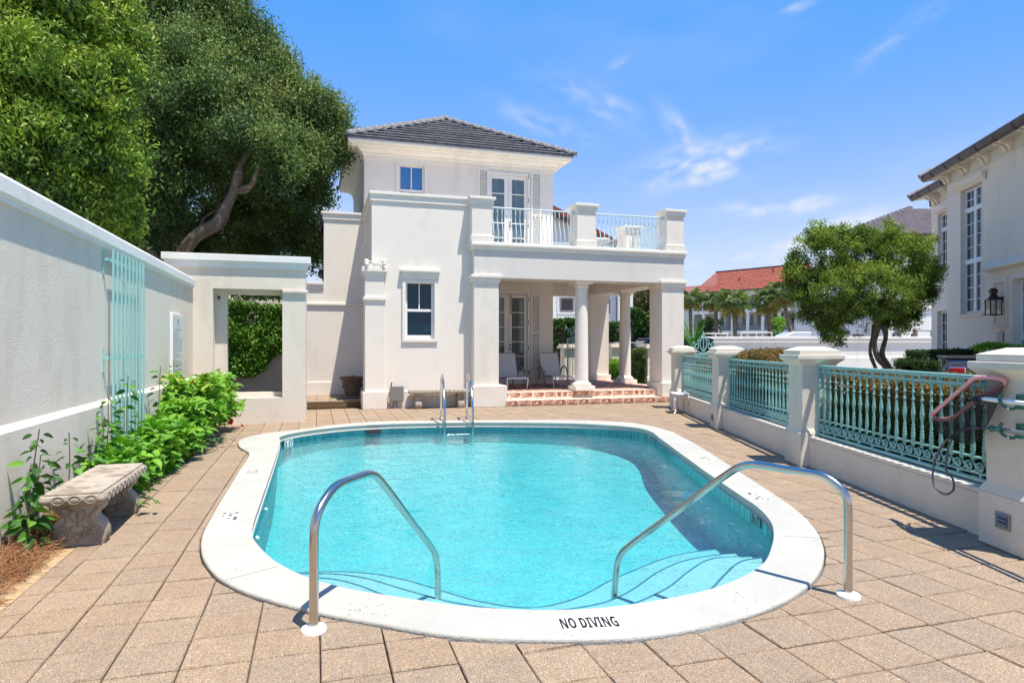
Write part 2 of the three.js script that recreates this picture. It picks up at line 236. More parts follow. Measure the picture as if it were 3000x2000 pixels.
// painted metal
const tPaint = tex(512, 0.8, (u, v) => { const n = fbm(u, v, 10, 5, 81), k = 0.95 + 0.16 * (n - 0.5); return [k, k, k]; });
M.teal = std({ color: rgb(0.25, 0.49, 0.455), map: tPaint, roughness: 0.42 }); M.trellis = std({ color: rgb(0.32, 0.58, 0.55), map: tPaint, roughness: 0.5 });
M.balcony = std({ color: rgb(0.56, 0.68, 0.69), map: tPaint, roughness: 0.4 });
M.castWhite = std({ map: tex(512, 0.4, (u, v) => { const r = step(0.62, 0.72, fbm(u, v, 12, 5, 83)), k = 0.8 - 0.06 * fbm(u, v, 30, 3, 84); return [lerp(k, 0.36, r), lerp(k * 0.98, 0.28, r), lerp(k * 0.95, 0.2, r)]; }), roughness: 0.6 });
M.pink = std({ color: rgb(0.78, 0.36, 0.36), map: tPaint, roughness: 0.5 }); M.hook = std({ color: rgb(0.01, 0.13, 0.09), roughness: 0.35 });
M.greyPaint = std({ color: rgb(0.20, 0.19, 0.18), roughness: 0.55 }); M.ventGrey = std({ color: rgb(0.24, 0.25, 0.26), roughness: 0.4, metalness: 0.3 });
// stone, brick, tile
const tStone = tex(1024, 0.8, (u, v) => { const n = fbm(u, v, 7, 6, 91), f = fbm(u, v, 130, 2, 92), st = step(0.52, 0.75, fbm(u, v, 9, 5, 93)), k = 0.78 + 0.4 * (n - 0.5) + 0.4 * (f - 0.5) - 0.3 * st; return [0.50 * k, (0.425 - 0.03 * st) * k, (0.345 - 0.05 * st) * k]; });
const tStoneB = tex(512, 0.25, (u, v) => 0.7 * fbm(u, v, 40, 4, 94) + 0.3 * step(0.7, 0.85, vnoise(u, v, 90, 95)), false);
M.stone = std({ map: tStone, bumpMap: tStoneB, bumpScale: 0.003, roughness: 0.95 }); M.stoneTop = M.stone;
M.pot = std({ map: tStone, color: rgb(0.5, 0.42, 0.33), bumpMap: tStoneB, bumpScale: 0.004, roughness: 0.95 });
const brickTex = (seed, wash) => tex(256, 0.3, (u, v) => { const w = step(0.42, 0.7, fbm(u, v, 4, 5, seed)) * wash, n = fbm(u, v, 24, 4, seed + 4), k = 0.8 + 0.5 * (n - 0.5); return [lerp(0.42 * k, 0.72, w), lerp(0.13 * k, 0.56, w), lerp(0.065 * k, 0.47, w)]; });
M.bricks = [brickTex(101, 0.75), brickTex(102, 0.6), brickTex(103, 0.9)].map((t) => std({ map: t, bumpMap: retile(tStoneB, 0.2), bumpScale: 0.002, roughness: 0.9 }));
M.bricksPale = [brickTex(111, 1), brickTex(112, 0.95)].map((t) => std({ map: t, color: rgb(1.0, 0.9, 0.85), bumpMap: retile(tStoneB, 0.2), bumpScale: 0.002, roughness: 0.9 }));
M.mortar = std({ map: retile(tStone, 0.5), color: rgb(1.9, 1.85, 1.8), roughness: 1 });
M.slates = [[0.20, 0.195, 0.21], [0.235, 0.225, 0.235], [0.17, 0.165, 0.18]].map((c, i) => std({ map: tex(512, 1.6, (u, v) => { const n = fbm(u, v, 10, 5, 121 + i), row = hash(Math.floor(u * 5), 3, 121 + i), joint = Math.abs(((u * 5) % 1) - 0.5) > 0.47 ? 0.55 : 1, k = (0.75 + 0.5 * n + 0.25 * (row - 0.5)) * joint; return [c[0] * k, c[1] * k, c[2] * k]; }), roughness: 0.6 }));
M.hip = std({ map: tex(256, 0.6, (u, v) => { const w = step(0.5, 0.72, fbm(u, v, 8, 5, 131)), k = 0.85 + 0.3 * fbm(u, v, 20, 3, 132); return [lerp(0.10, 0.34, w) * k, lerp(0.097, 0.32, w) * k, lerp(0.10, 0.31, w) * k]; }), roughness: 0.75 });
M.villaRoof = std({ map: tex(512, 2, (u, v) => { const n = fbm(u, v, 10, 5, 141), j = Math.abs(((u * 6) % 1) - 0.5) > 0.46 ? 0.6 : 1, k = (0.7 + 0.6 * n) * j; return [0.26 * k, 0.215 * k, 0.225 * k]; }), roughness: 0.75 });
M.clay = std({ map: tex(1024, 3.6, (u, v) => { const id = hash(Math.floor(u * 12), Math.floor(v * 9), 6), n = fbm(u, v, 30, 4, 151), k = 0.62 + 0.5 * id + 0.3 * (n - 0.5); return [0.27 * k, 0.06 * k, 0.034 * k]; }), roughness: 0.85 });
M.gutter = std({ color: rgb(0.055, 0.03, 0.028), roughness: 0.4 }); M.bronze = std({ color: rgb(0.05, 0.025, 0.018), roughness: 0.45, metalness: 0.4 });
// glass and what is behind it
M.blueGlass = phys({ color: rgb(0.085, 0.47, 0.55), transmission: 1, thickness: 0, roughness: 0.02, ior: 1.45 }); M.clear = phys({ color: rgb(0.72, 0.76, 0.76), transmission: 1, thickness: 0, roughness: 0.02, ior: 1.5 });
M.darkGlass = phys({ color: rgb(0.012, 0.016, 0.022), roughness: 0.03, specularIntensity: 1, ior: 1.7 }); M.lampGlass = phys({ color: rgb(0.9, 0.9, 0.88), transmission: 1, thickness: 0, roughness: 0.05 });
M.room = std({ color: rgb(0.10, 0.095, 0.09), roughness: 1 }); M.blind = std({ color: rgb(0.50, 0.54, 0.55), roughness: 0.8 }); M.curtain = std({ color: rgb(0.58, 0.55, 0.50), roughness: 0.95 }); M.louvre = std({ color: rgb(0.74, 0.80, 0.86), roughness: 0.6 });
M.sling = std({ map: tex(256, 0.012, (u, v) => { const k = 0.8 + 0.35 * ((Math.floor(u * 8) + Math.floor(v * 8)) % 2); return [0.62 * k, 0.58 * k, 0.55 * k]; }), roughness: 0.9 }); M.alu = std({ color: rgb(0.30, 0.29, 0.29), metalness: 0.6, roughness: 0.4 });
// plants
const leafMat = (r, g, b, tr = 0.35, ro = 0.5) => phys({ color: rgb(r, g, b), roughness: ro, transmission: tr, thickness: 0, side: THREE.DoubleSide, specularIntensity: 0.6 });
const tBark = tex(512, 0.7, (u, v) => { const n = fbm(u, v, 16, 5, 161, 5), k = 0.5 + 0.9 * n, l = step(0.6, 0.75, fbm(u, v, 10, 4, 163)); return [lerp(0.17, 0.30, l) * k, lerp(0.125, 0.27, l) * k, lerp(0.085, 0.22, l) * k]; });
const tBarkB = tex(512, 0.7, (u, v) => fbm(u, v, 18, 5, 162, 5), false);
M.bark = std({ map: tBark, bumpMap: tBarkB, bumpScale: 0.02, roughness: 1 }); M.stem = std({ color: rgb(0.10, 0.075, 0.035), roughness: 0.9 });
M.leaf = phys({ color: rgb(1, 1, 1), roughness: 0.6, transmission: 0.45, thickness: 0, side: THREE.DoubleSide, specularIntensity: 0.5 });
M.glossyLeaf = phys({ color: rgb(1, 1, 1), roughness: 0.5, transmission: 0.25, thickness: 0, side: THREE.DoubleSide, specularIntensity: 0.6 });
M.coreFill = std({ color: rgb(0.11, 0.085, 0.05), roughness: 1 }); M.needle = std({ color: rgb(1, 1, 1), roughness: 0.9 });
M.red = phys({ color: rgb(0.72, 0.02, 0.015), roughness: 0.6, transmission: 0.25, thickness: 0, side: THREE.DoubleSide });
// vehicles
M.navy = phys({ color: rgb(0.015, 0.035, 0.09), roughness: 0.35, metalness: 0.5, clearcoat: 1, clearcoatRoughness: 0.05 }); M.blackPaint = phys({ color: rgb(0.02, 0.022, 0.028), roughness: 0.35, metalness: 0.4, clearcoat: 1, clearcoatRoughness: 0.05 });
M.greyCar = phys({ color: rgb(0.12, 0.122, 0.135), roughness: 0.3, metalness: 0.6, clearcoat: 1, clearcoatRoughness: 0.05 }); M.whiteCar = phys({ color: rgb(0.78, 0.79, 0.8), roughness: 0.35, clearcoat: 1 }); M.tyre = std({ color: rgb(0.02, 0.02, 0.02), roughness: 0.95 });
M.tail = phys({ color: rgb(0.45, 0.01, 0.012), roughness: 0.15, clearcoat: 1 });

// ---------------------------------------------------------------- ground, paving and pool
const closed = (pts, n) => { const c = new THREE.CatmullRomCurve3(pts.map(([x, y]) => new THREE.Vector3(x, y, 0)), true, 'centripetal'); return c.getSpacedPoints(n).slice(0, n).map((p) => [p.x, p.y]); };
const innerPts = [[-0.55, 11.15], [-0.27, 11.62], [0.5, 12.16], [1.4, 12.31], [2.8, 12.12], [3.6, 11.88], [4.7, 11.4], [5.3, 10.85], [5.53, 10.4], [5.5, 9.95], [5.27, 9.27], [4.69, 7.55], [4.32, 6.44], [4.01, 5.45], [3.88, 5.04], [3.65, 4.56], [3.43, 4.256], [3.226, 4.022], [2.942, 3.74], [2.653, 3.557], [2.313, 3.42], [1.987, 3.364], [1.644, 3.345], [1.389, 3.371], [1.138, 3.442], [0.832, 3.579], [0.512, 3.804], [0.17, 4.073], [-0.041, 4.314], [-0.161, 4.498], [-0.293, 4.768], [-0.41, 5.112], [-0.487, 5.42], [-0.506, 5.75], [-0.51, 6.6], [-0.51, 7.6], [-0.515, 9.4], [-0.53, 10.6]];
const outerPts = [[-1.12, 10.6], [-1.13, 10.95], [-1.02, 11.35], [-0.8, 11.65], [-0.25, 12.02], [0.29, 12.48], [0.71, 12.7], [1.2, 12.83], [2.1, 12.7], [3.7, 12.3], [4.5, 12.08], [5.35, 11.65], [5.78, 11.15], [5.89, 10.525], [5.82, 9.874], [5.70, 9.376], [5.32, 8.139], [4.79, 6.628], [4.37, 5.451], [4.18, 4.949], [3.943, 4.455], [3.701, 4.081], [3.444, 3.769], [3.118, 3.466], [2.821, 3.267], [2.492, 3.113], [2.195, 3.03], [1.883, 2.985], [1.572, 2.98], [1.266, 3.045], [0.95, 3.147], [0.635, 3.294], [0.31, 3.539], [0.023, 3.764], [-0.294, 4.084], [-0.45, 4.28], [-0.59, 4.515], [-0.69, 4.768], [-0.765, 5.03], [-0.82, 5.33], [-0.848, 5.6], [-0.862, 6.168], [-0.864, 6.9], [-0.864, 8.2], [-0.862, 9.45], [-0.9, 9.72], [-1.03, 10.12]];
const inner = closed(innerPts, 220), outer = closed(outerPts, 260);
const inside = (P, x, y) => { let c = false; for (let i = 0, j = P.length - 1; i < P.length; j = i++) { const [xi, yi] = P[i], [xj, yj] = P[j]; if ((yi > y) !== (yj > y) && x < (xj - xi) * (y - yi) / (yj - yi) + xi) c = !c; } return c; };
const grow = (P, d) => P.map((p, i) => { const a = P[(i + P.length - 1) % P.length], b = P[(i + 1) % P.length], tx = b[0] - a[0], ty = b[1] - a[1], l = Math.hypot(tx, ty), s = areaSign(P); return [p[0] + ty / l * d * s, p[1] - tx / l * d * s]; });
function areaSign(P) { let a = 0; for (let i = 0; i < P.length; i++) { const [x, y] = P[i], [u, v] = P[(i + 1) % P.length]; a += x * v - u * y; } return Math.sign(a); }
const WATER = -0.135;
{
  const g = poly([[-260, -60], [260, -60], [260, 420], [-260, 420]]); g.holes.push(poly([[-2.6, -3], [8.9, -3], [10.2, 22], [-2.6, 22]]));
  mesh('ground', [new THREE.ShapeGeometry(g).rotateX(-Math.PI / 2).translate(0, -0.03, 0)], M.paleGround, scene, { kind: 'structure' });
  const b = poly([[-2.6, -3], [8.9, -3], [10.2, 22], [-2.6, 22]]); b.holes.push(poly(grow(inner, 0.1)));
  mesh('paver_bed', [new THREE.ShapeGeometry(b).rotateX(-Math.PI / 2).translate(0, -0.034, 0)], M.bed, scene, { kind: 'structure' });
}
// paving stones on one grid, cut to the curve of the pool's coping
const S = 0.3135, fenceX = (Y) => 5.02 + (Y - 3.453) * 0.305 + Math.max(0, Y - 6.8) * 0.025;
{
  const deck = new THREE.Group(); deck.name = 'pool_deck'; deck.userData.kind = 'structure'; scene.add(deck);
  const R = rng(7), edge = grow(outer, 0.008), all = [];
  const paver = (P, dh, tx, ty) => {                                                                       // chamfered stone over a convex outline
    const n = P.length, c = [0, 0]; P.forEach((p) => { c[0] += p[0] / n; c[1] += p[1] / n; });
    const ins = grow(P, -0.006), h = (p) => dh + (p[0] - c[0]) * tx + (p[1] - c[1]) * ty, pos = [], tri = (a, b, d) => pos.push(a[0], a[2], -a[1], b[0], b[2], -b[1], d[0], d[2], -d[1]);
    const s = areaSign(P) > 0, top = ins.map((p) => [...p, h(p)]), mid = P.map((p) => [...p, h(p) - 0.006]), low = P.map((p) => [...p, -0.03]);
    for (let i = 1; i < n - 1; i++) s ? tri(top[0], top[i], top[i + 1]) : tri(top[0], top[i + 1], top[i]);
    for (let i = 0; i < n; i++) { const j = (i + 1) % n; for (const [A, B] of [[top, mid], [mid, low]]) s ? (tri(A[i], B[i], B[j]), tri(A[i], B[j], A[j])) : (tri(A[i], B[j], B[i]), tri(A[i], A[j], B[j])); }
    const g = new THREE.BufferGeometry(); g.setAttribute('position', new THREE.BufferAttribute(new Float32Array(pos), 3)); g.computeVertexNormals(); return g;
  };
  const clip = (P, nx, ny, d) => { const out = []; for (let i = 0; i < P.length; i++) { const a = P[i], b = P[(i + 1) % P.length], u = a[0] * nx + a[1] * ny - d, v = b[0] * nx + b[1] * ny - d; if (u >= 0) out.push(a); if ((u >= 0) !== (v >= 0)) { const t = u / (u - v); out.push([lerp(a[0], b[0], t), lerp(a[1], b[1], t)]); } } return out; };
  const far = (x, y) => (y > 15.75 && x > 1.25) || (y > 16.02 && x <= 1.25) || (y > 13.5 && x < -0.3);
  for (let c = -13; c < 26; c++) {
    const jit = (R() - 0.5) * 0.03 * (c % 2 ? 1 : 0.4);
    for (let r = -7; r < 46; r++) {
      let x0 = 2.2165 + c * S, x1 = x0 + S, y0 = 2.705 + r * S + jit, y1 = y0 + S; const gap = 0.0026 + 0.002 * R();
      if (c === -13) x0 = -1.7; x0 = Math.max(x0, -1.7); if (x1 < -1.66) continue;
      const cx = (x0 + x1) / 2, cy = (y0 + y1) / 2; if (cx > fenceX(cy) + 0.3 || far(cx, cy) || cy < 0.6) continue;
      const gy = 0.0035 + 0.0035 * R(); let P = [[x0 + gap, y0 + gy], [x1 - gap, y0 + gy], [x1 - gap, y1 - gy], [x0 + gap, y1 - gy]];
      const near = edge.map((p, i) => [Math.hypot(p[0] - cx, p[1] - cy), i]).sort((a, b) => a[0] - b[0])[0];
      if (near[0] < 0.34) {
        for (const k of [0]) { const i = (near[1] + k + edge.length) % edge.length, a = edge[(i + edge.length - 1) % edge.length], b = edge[(i + 1) % edge.length], s = areaSign(edge), nx = (b[1] - a[1]) * s, ny = -(b[0] - a[0]) * s, l = Math.hypot(nx, ny); if (P.length >= 3) P = clip(P, nx / l, ny / l, (edge[i][0] * nx + edge[i][1] * ny) / l); }
        let ar = 0; for (let i = 0; i < P.length; i++) { const [x, y] = P[i], [u, v] = P[(i + 1) % P.length]; ar += (x * v - u * y) / 2; } if (P.length < 3 || Math.abs(ar) < 0.0015) continue;
      } else if (inside(edge, cx, cy)) continue;
      all.push([Math.hypot(cx, cy), paver(P, (R() - 0.5) * 0.006, (R() - 0.5) * 0.012, (R() - 0.5) * 0.012), Math.floor(R() * 5)]);
    }
  }
  all.sort((a, b) => a[0] - b[0]);
  all.slice(0, 300).forEach(([, g, k]) => mesh('paver', [g], M.pavers[k], deck));
  for (let k = 0; k < 5; k++) mesh('paver_field', all.slice(300).filter((a) => a[2] === k).map((a) => a[1]), M.pavers[k], deck, { kind: 'stuff' });
  mesh('sand_strip', [slab([[-1.93, 0.5], [-1.7, 0.5], [-1.7, 13.3], [-1.93, 13.3]], -0.03, -0.004)], M.sand, scene, { kind: 'structure' });
}
// the pool
{
  const pool = thing('swimming_pool', 'turquoise swimming pool with a broad white coping and curved entry steps', 'swimming pool', [2, 7.5, 0]);
  const cs = poly(outer); cs.holes.push(poly(inner)); mesh('coping', [slab(cs, -0.058, 0.022, 0.016)], M.coping, pool);
  for (const [x0, y0, x1, y1] of [[-0.54, 4.44, -0.24, 4.62], [3.47, 4.22, 3.76, 4.07], [5.0, 8.62, 5.38, 8.5], [-0.52, 8.9, -0.86, 8.9], [2.2, 12.2, 2.24, 12.66]]) mesh('joint_sealant', [rod(V(x0, 0.0195, y0), V(x1, 0.0195, y1), 0.004, 5)], M.bed, pool);
  const shell = grow(inner, 0.03), depth = (y) => lerp(-0.70, -0.82, step(4, 8, y)) + 0.46 * step(9, 12.2, y);
  const ring = (P, h0, h1) => { const pos = []; P.forEach((a, i) => { const b = P[(i + 1) % P.length], A = [a[0], h1, -a[1]], B = [b[0], h1, -b[1]], C = [b[0], typeof h0 === 'function' ? h0(b[1]) : h0, -b[1]], D = [a[0], typeof h0 === 'function' ? h0(a[1]) : h0, -a[1]]; pos.push(...A, ...B, ...C, ...A, ...C, ...D); }); const g = new THREE.BufferGeometry(); g.setAttribute('position', new THREE.BufferAttribute(new Float32Array(pos), 3)); g.computeVertexNormals(); return g; };
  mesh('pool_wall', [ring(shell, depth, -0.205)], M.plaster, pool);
  mesh('grout_band', [ring(grow(inner, 0.034), -0.212, -0.05)], M.grout, pool);
  const fl = new THREE.ShapeGeometry(poly(shell)), p = fl.attributes.position, cuts = []; { // floor: rows across, so that it slopes
    const rows = []; for (let y = 3.0; y <= 12.6; y += 0.3) rows.push(y); const pos = [];
    for (let k = 0; k < rows.length - 1; k++) { const a = rows[k], b = rows[k + 1], q = (x, y) => [x, depth(y), -y]; pos.push(...q(-0.8, a), ...q(6, a), ...q(6, b), ...q(-0.8, a), ...q(6, b), ...q(-0.8, b)); }
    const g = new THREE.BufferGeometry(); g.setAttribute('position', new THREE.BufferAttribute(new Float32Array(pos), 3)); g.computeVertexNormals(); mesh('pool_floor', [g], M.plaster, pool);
  }
  // entry steps: four treads whose noses sweep across the near end
  const noses = [[-0.60, 0.937, [[-0.9, 6.8], [-0.17, 6.75], [0.28, 6.64], [0.57, 6.48], [0.84, 6.22], [1.05, 5.95], [1.36, 5.55], [1.73, 5.28], [2.06, 5.3], [2.4, 5.47], [2.66, 5.65], [3.05, 5.86], [3.52, 6.09], [3.95, 6.19], [4.9, 6.15]]],
    [-0.48, 0.947, [[-0.9, 6.3], [-0.16, 6.26], [0.19, 6.15], [0.45, 5.95], [0.65, 5.7], [0.86, 5.44], [1.1, 5.18], [1.55, 4.88], [1.84, 4.81], [2.21, 4.84], [2.46, 4.95], [2.71, 5.12], [2.98, 5.33], [3.37, 5.54], [3.76, 5.62], [4.9, 5.5]]],
    [-0.36, 0.959, [[-0.9, 5.75], [-0.05, 5.68], [0.17, 5.57], [0.35, 5.37], [0.53, 5.1], [0.9, 4.73], [1.3, 4.45], [1.75, 4.33], [2.18, 4.38], [2.53, 4.53], [2.76, 4.67], [3.04, 4.89], [3.46, 5.14], [3.82, 5.08], [4.9, 5.0]]],
    [-0.25, 0.972, [[-0.9, 5.3], [-0.1, 5.2], [0.2, 4.95], [0.55, 4.45], [1.1, 4.05], [1.7, 3.9], [2.3, 3.97], [2.64, 4.1], [2.81, 4.19], [3.04, 4.38], [3.4, 4.64], [3.65, 4.66], [4.9, 4.55]]]];
  for (const [h, k, pts] of noses) {
    const c = new THREE.CatmullRomCurve3(pts.map(([x, y]) => new THREE.Vector3(x * k, 0, -y * k)), false, 'centripetal'), line = c.getPoints(70).map((v) => [v.x, -v.z]);
    const inP = line.filter(([x, y]) => inside(shell, x, y)), a = inP[0], b = inP[inP.length - 1];
    const near = (q) => shell.map((s, i) => [Math.hypot(s[0] - q[0], s[1] - q[1]), i]).sort((u, v) => u[0] - v[0])[0][1];
    let i = near(b), j = near(a); const rim = []; for (let s = 0; s < shell.length; s++) { const t = shell[(i + s) % shell.length]; rim.push(t); if ((i + s) % shell.length === j) break; }
    const st = mesh('pool_step', [slab([...inP, ...rim], -1.2, h)], M.stepPlaster, pool);
    mesh('nosing_tile', [tube(inP.filter((_, q) => q % 2 === 0).map(([x, y]) => V(x, h - 0.004, y)), 0.011, 120, 5)], M.trimTile, st);
  }
  // waterline tiles, one by one
  const len = [], L = inner.length; let tot = 0; inner.forEach((a, i) => { len.push(tot); const b = inner[(i + 1) % L]; tot += Math.hypot(b[0] - a[0], b[1] - a[1]); });
  const n = Math.round(tot / 0.155), tg = share(new RoundedBoxGeometry(tot / n - 0.007, 0.148, 0.016, 1, 0.004)), where = (s) => { s = mod(s, tot); let i = 0; while (i < L - 1 && len[i + 1] <= s) i++; const a = inner[i], b = inner[(i + 1) % L], l = Math.hypot(b[0] - a[0], b[1] - a[1]), t = (s - len[i]) / l; return [lerp(a[0], b[0], t), lerp(a[1], b[1], t), (b[0] - a[0]) / l, (b[1] - a[1]) / l]; };
  const R = rng(12), sgn = areaSign(inner);
  for (let k = 0; k < n; k++) { const [x, y, tx, ty] = where((k + 0.5) * tot / n); put('waterline_tile', tg, M.tiles[Math.floor(R() * 3)], pool, x + ty * sgn * 0.026, -0.132, y - tx * sgn * 0.026, Math.atan2(ty, tx)); }
  // skimmer mouth and wall fittings
  mesh('skimmer_mouth', [box(0.90, 1.16, -0.13, -0.06, 12.19, 12.28)], M.dark, pool);
  for (const [x, y] of [[-0.52, 7.6], [-0.52, 6.5], [4.3, 6.62]]) mesh('wall_fitting', [ell(0.025, 0.025, 0.025, 8).translate(x, -0.3, -y)], M.plastic, pool);
  // painted depth marks, each on a thin plate let into the coping
  const plate = (name, text, w, h, X, Y, H, turn, tilt, big, label, bg = '#efe6da', ratio = 1) => {
    const c = document.createElement('canvas'); c.width = 512; c.height = Math.round(512 * h / w); const q = c.getContext('2d'); q.fillStyle = bg; q.fillRect(0, 0, 512, c.height); q.fillStyle = '#1b1a22'; q.textAlign = 'center'; q.textBaseline = 'middle';
    q.font = 'bold ' + Math.round(c.height * big * 1.22) + 'px sans-serif'; const tw = q.measureText(text).width, k = 470 / tw; q.save(); q.translate(256, c.height * 0.53); q.scale(k, 1.0); q.lineWidth = c.height * 0.045; q.strokeStyle = '#1b1a22'; q.fillText(text, 0, 0); q.strokeText(text, 0, 0); q.restore();
    const id = q.getImageData(0, 0, 512, c.height), RR = rng(text.length * 7 + 3); for (let i = 0; i < id.data.length; i += 4) { const v = (RR() - 0.5) * 10; for (let s = 0; s < 3; s++) id.data[i + s] = clamp(id.data[i + s] + v, 0, 255); } q.putImageData(id, 0, 0);
    const t = new THREE.CanvasTexture(c); t.colorSpace = THREE.SRGBColorSpace; const g = new THREE.BoxGeometry(w, h, 0.006), uv = g.attributes.uv; for (let i = 0; i < uv.count; i++) if (i < 16 || i > 19) uv.setXY(i, 0.01, 0.02); g.userData.ready = true; g.userData.ownUV = true;
    const m = put(name, g, std({ map: t, roughness: 0.8 }), pool, X, H + 0.0005, Y, turn, tilt); m.userData.label = label; return m;
  };
  const flat = -Math.PI / 2; // text facing up, its top away from the reader
  plate('warning_plate', 'NO DIVING', 0.345, 0.165, 1.395, 3.205, 0.0212, -0.197, flat, 0.86, 'white plate with black letters on the near coping');
  plate('depth_plate', '3½ FT.', 0.33, 0.165, -0.705, 6.07, 0.0212, -1.57, flat, 0.9, 'depth plate lettered 3½ FT on the left coping near the bench');
  plate('warning_plate', 'NO DIVING', 0.33, 0.165, -0.70, 8.165, 0.0212, -1.57, flat, 0.86, 'warning plate seen end on, half way along the left coping');
  plate('depth_plate', '5 FT', 0.30, 0.165, -0.74, 11.28, 0.0212, -2.6, flat, 0.9, 'depth plate on the far left lobe of the coping');
  plate('warning_plate', 'NO DIVING', 0.36, 0.165, 2.66, 12.44, 0.0212, 3.0, flat, 0.86, 'warning plate on the far coping behind the ladder');
  plate('depth_plate', '5 FT', 0.30, 0.165, 5.68, 9.85, 0.0212, 1.9, flat, 0.9, 'depth plate on the far right corner of the coping');
  plate('warning_plate', 'NO DIVING', 0.33, 0.165, 4.84, 7.37, 0.0212, 1.22, flat, 0.86, 'warning plate half way along the right coping');
  plate('depth_plate', '3½ FT', 0.33, 0.165, 4.14, 5.40, 0.0212, 1.22, flat, 0.9, 'depth plate lettered 3½ FT on the right coping');
  plate('tile_mark', '3½ FT', 0.24, 0.11, 3.93, 5.156, -0.128, -1.91, 0, 0.9, 'depth mark 3½ FT set in the right waterline tiles', '#8fb9b4');
  plate('tile_mark', '5 FT', 0.24, 0.11, -0.42, 11.39, -0.128, 1.03, 0, 0.9, 'depth mark 5 FT set in the far left waterline tiles', '#d7e4df');
  plate('tile_mark', '5 FT', 0.24, 0.11, 5.518, 10.05, -0.128, -1.6, 0, 0.9, 'depth mark 5 FT set in the far right waterline tiles', '#8fb9b4');
}
{
  const w = mesh('water', [new THREE.ShapeGeometry(poly(grow(inner, 0.025))).rotateX(-Math.PI / 2).translate(0, WATER, 0)], M.water, scene, { kind: 'structure' });
  mesh('water_depth', [slab(grow(inner, 0.022), -1.15, WATER - 0.003)], M.waterBody, w);
}

// ---------------------------------------------------------------- pool house
const coping = (x0, x1, y0, y1, h0, h1, o = 0.06) => [box(x0 - o, x1 + o, h1 - 0.07, h1, y0 - o, y1 + o, 0.008), box(x0 - o * 0.45, x1 + o * 0.45, h0, h1 - 0.069, y0 - o * 0.45, y1 + o * 0.45)];
const house = thing('pool_house', 'white stucco two storey pool house with slate hip roof, corner balcony and columned porch', 'house', [4.1, 18.5, 0]);
const slatG = share(new THREE.BoxGeometry(0.235, 0.012, 0.058).rotateX(0.6)), slatW = M.shutter;
function shutter(x0, x1, h0, h1, y, rails) {                                                               // louvred shutter hung before a wall face at y
  const s = mesh('shutter', [box(x0, x0 + 0.05, h0, h1, y - 0.045, y), box(x1 - 0.05, x1, h0, h1, y - 0.045, y), ...[h0, ...rails, h1 - 0.07].map((h) => box(x0 + 0.05, x1 - 0.05, h, h + 0.07, y - 0.043, y - 0.004))], M.shutter, house);
  const stops = [h0, ...rails, h1 - 0.07]; for (let k = 0; k < stops.length - 1; k++) for (let h = stops[k] + 0.1; h < stops[k + 1] - 0.02; h += 0.062) put('slat', slatG, slatW, s, (x0 + x1) / 2, h, y - 0.024);
}
function blinds(x0, x1, h0, h1, y, pitch, mat, parent, tilt = 0.7) { const a = []; for (let h = h0 + pitch / 2; h < h1; h += pitch) a.push(new THREE.BoxGeometry(x1 - x0, 0.003, pitch * 1.05).rotateX(tilt).translate((x0 + x1) / 2, h, -y)); return mesh('blind', a, mat, parent, { kind: 'stuff' }); }
const bars = (x0, x1, h0, h1, y0, y1, xs, hs, w) => [...xs.map((x) => box(x - w / 2, x + w / 2, h0, h1, y0, y1)), ...hs.map((h) => box(x0, x1, h - w / 2, h + w / 2, y0 + 0.002, y1 - 0.002))];
const ring4 = (x0, x1, h0, h1, y0, y1, w, wb = w) => [box(x0, x0 + w, h0, h1, y0, y1, 0.004), box(x1 - w, x1, h0, h1, y0, y1, 0.004), box(x0 + w, x1 - w, h1 - w, h1, y0 + 0.001, y1, 0.004), box(x0 + w, x1 - w, h0, h0 + wb, y0 + 0.001, y1, 0.004)];
const WY = 15.62, DY = 18.5;
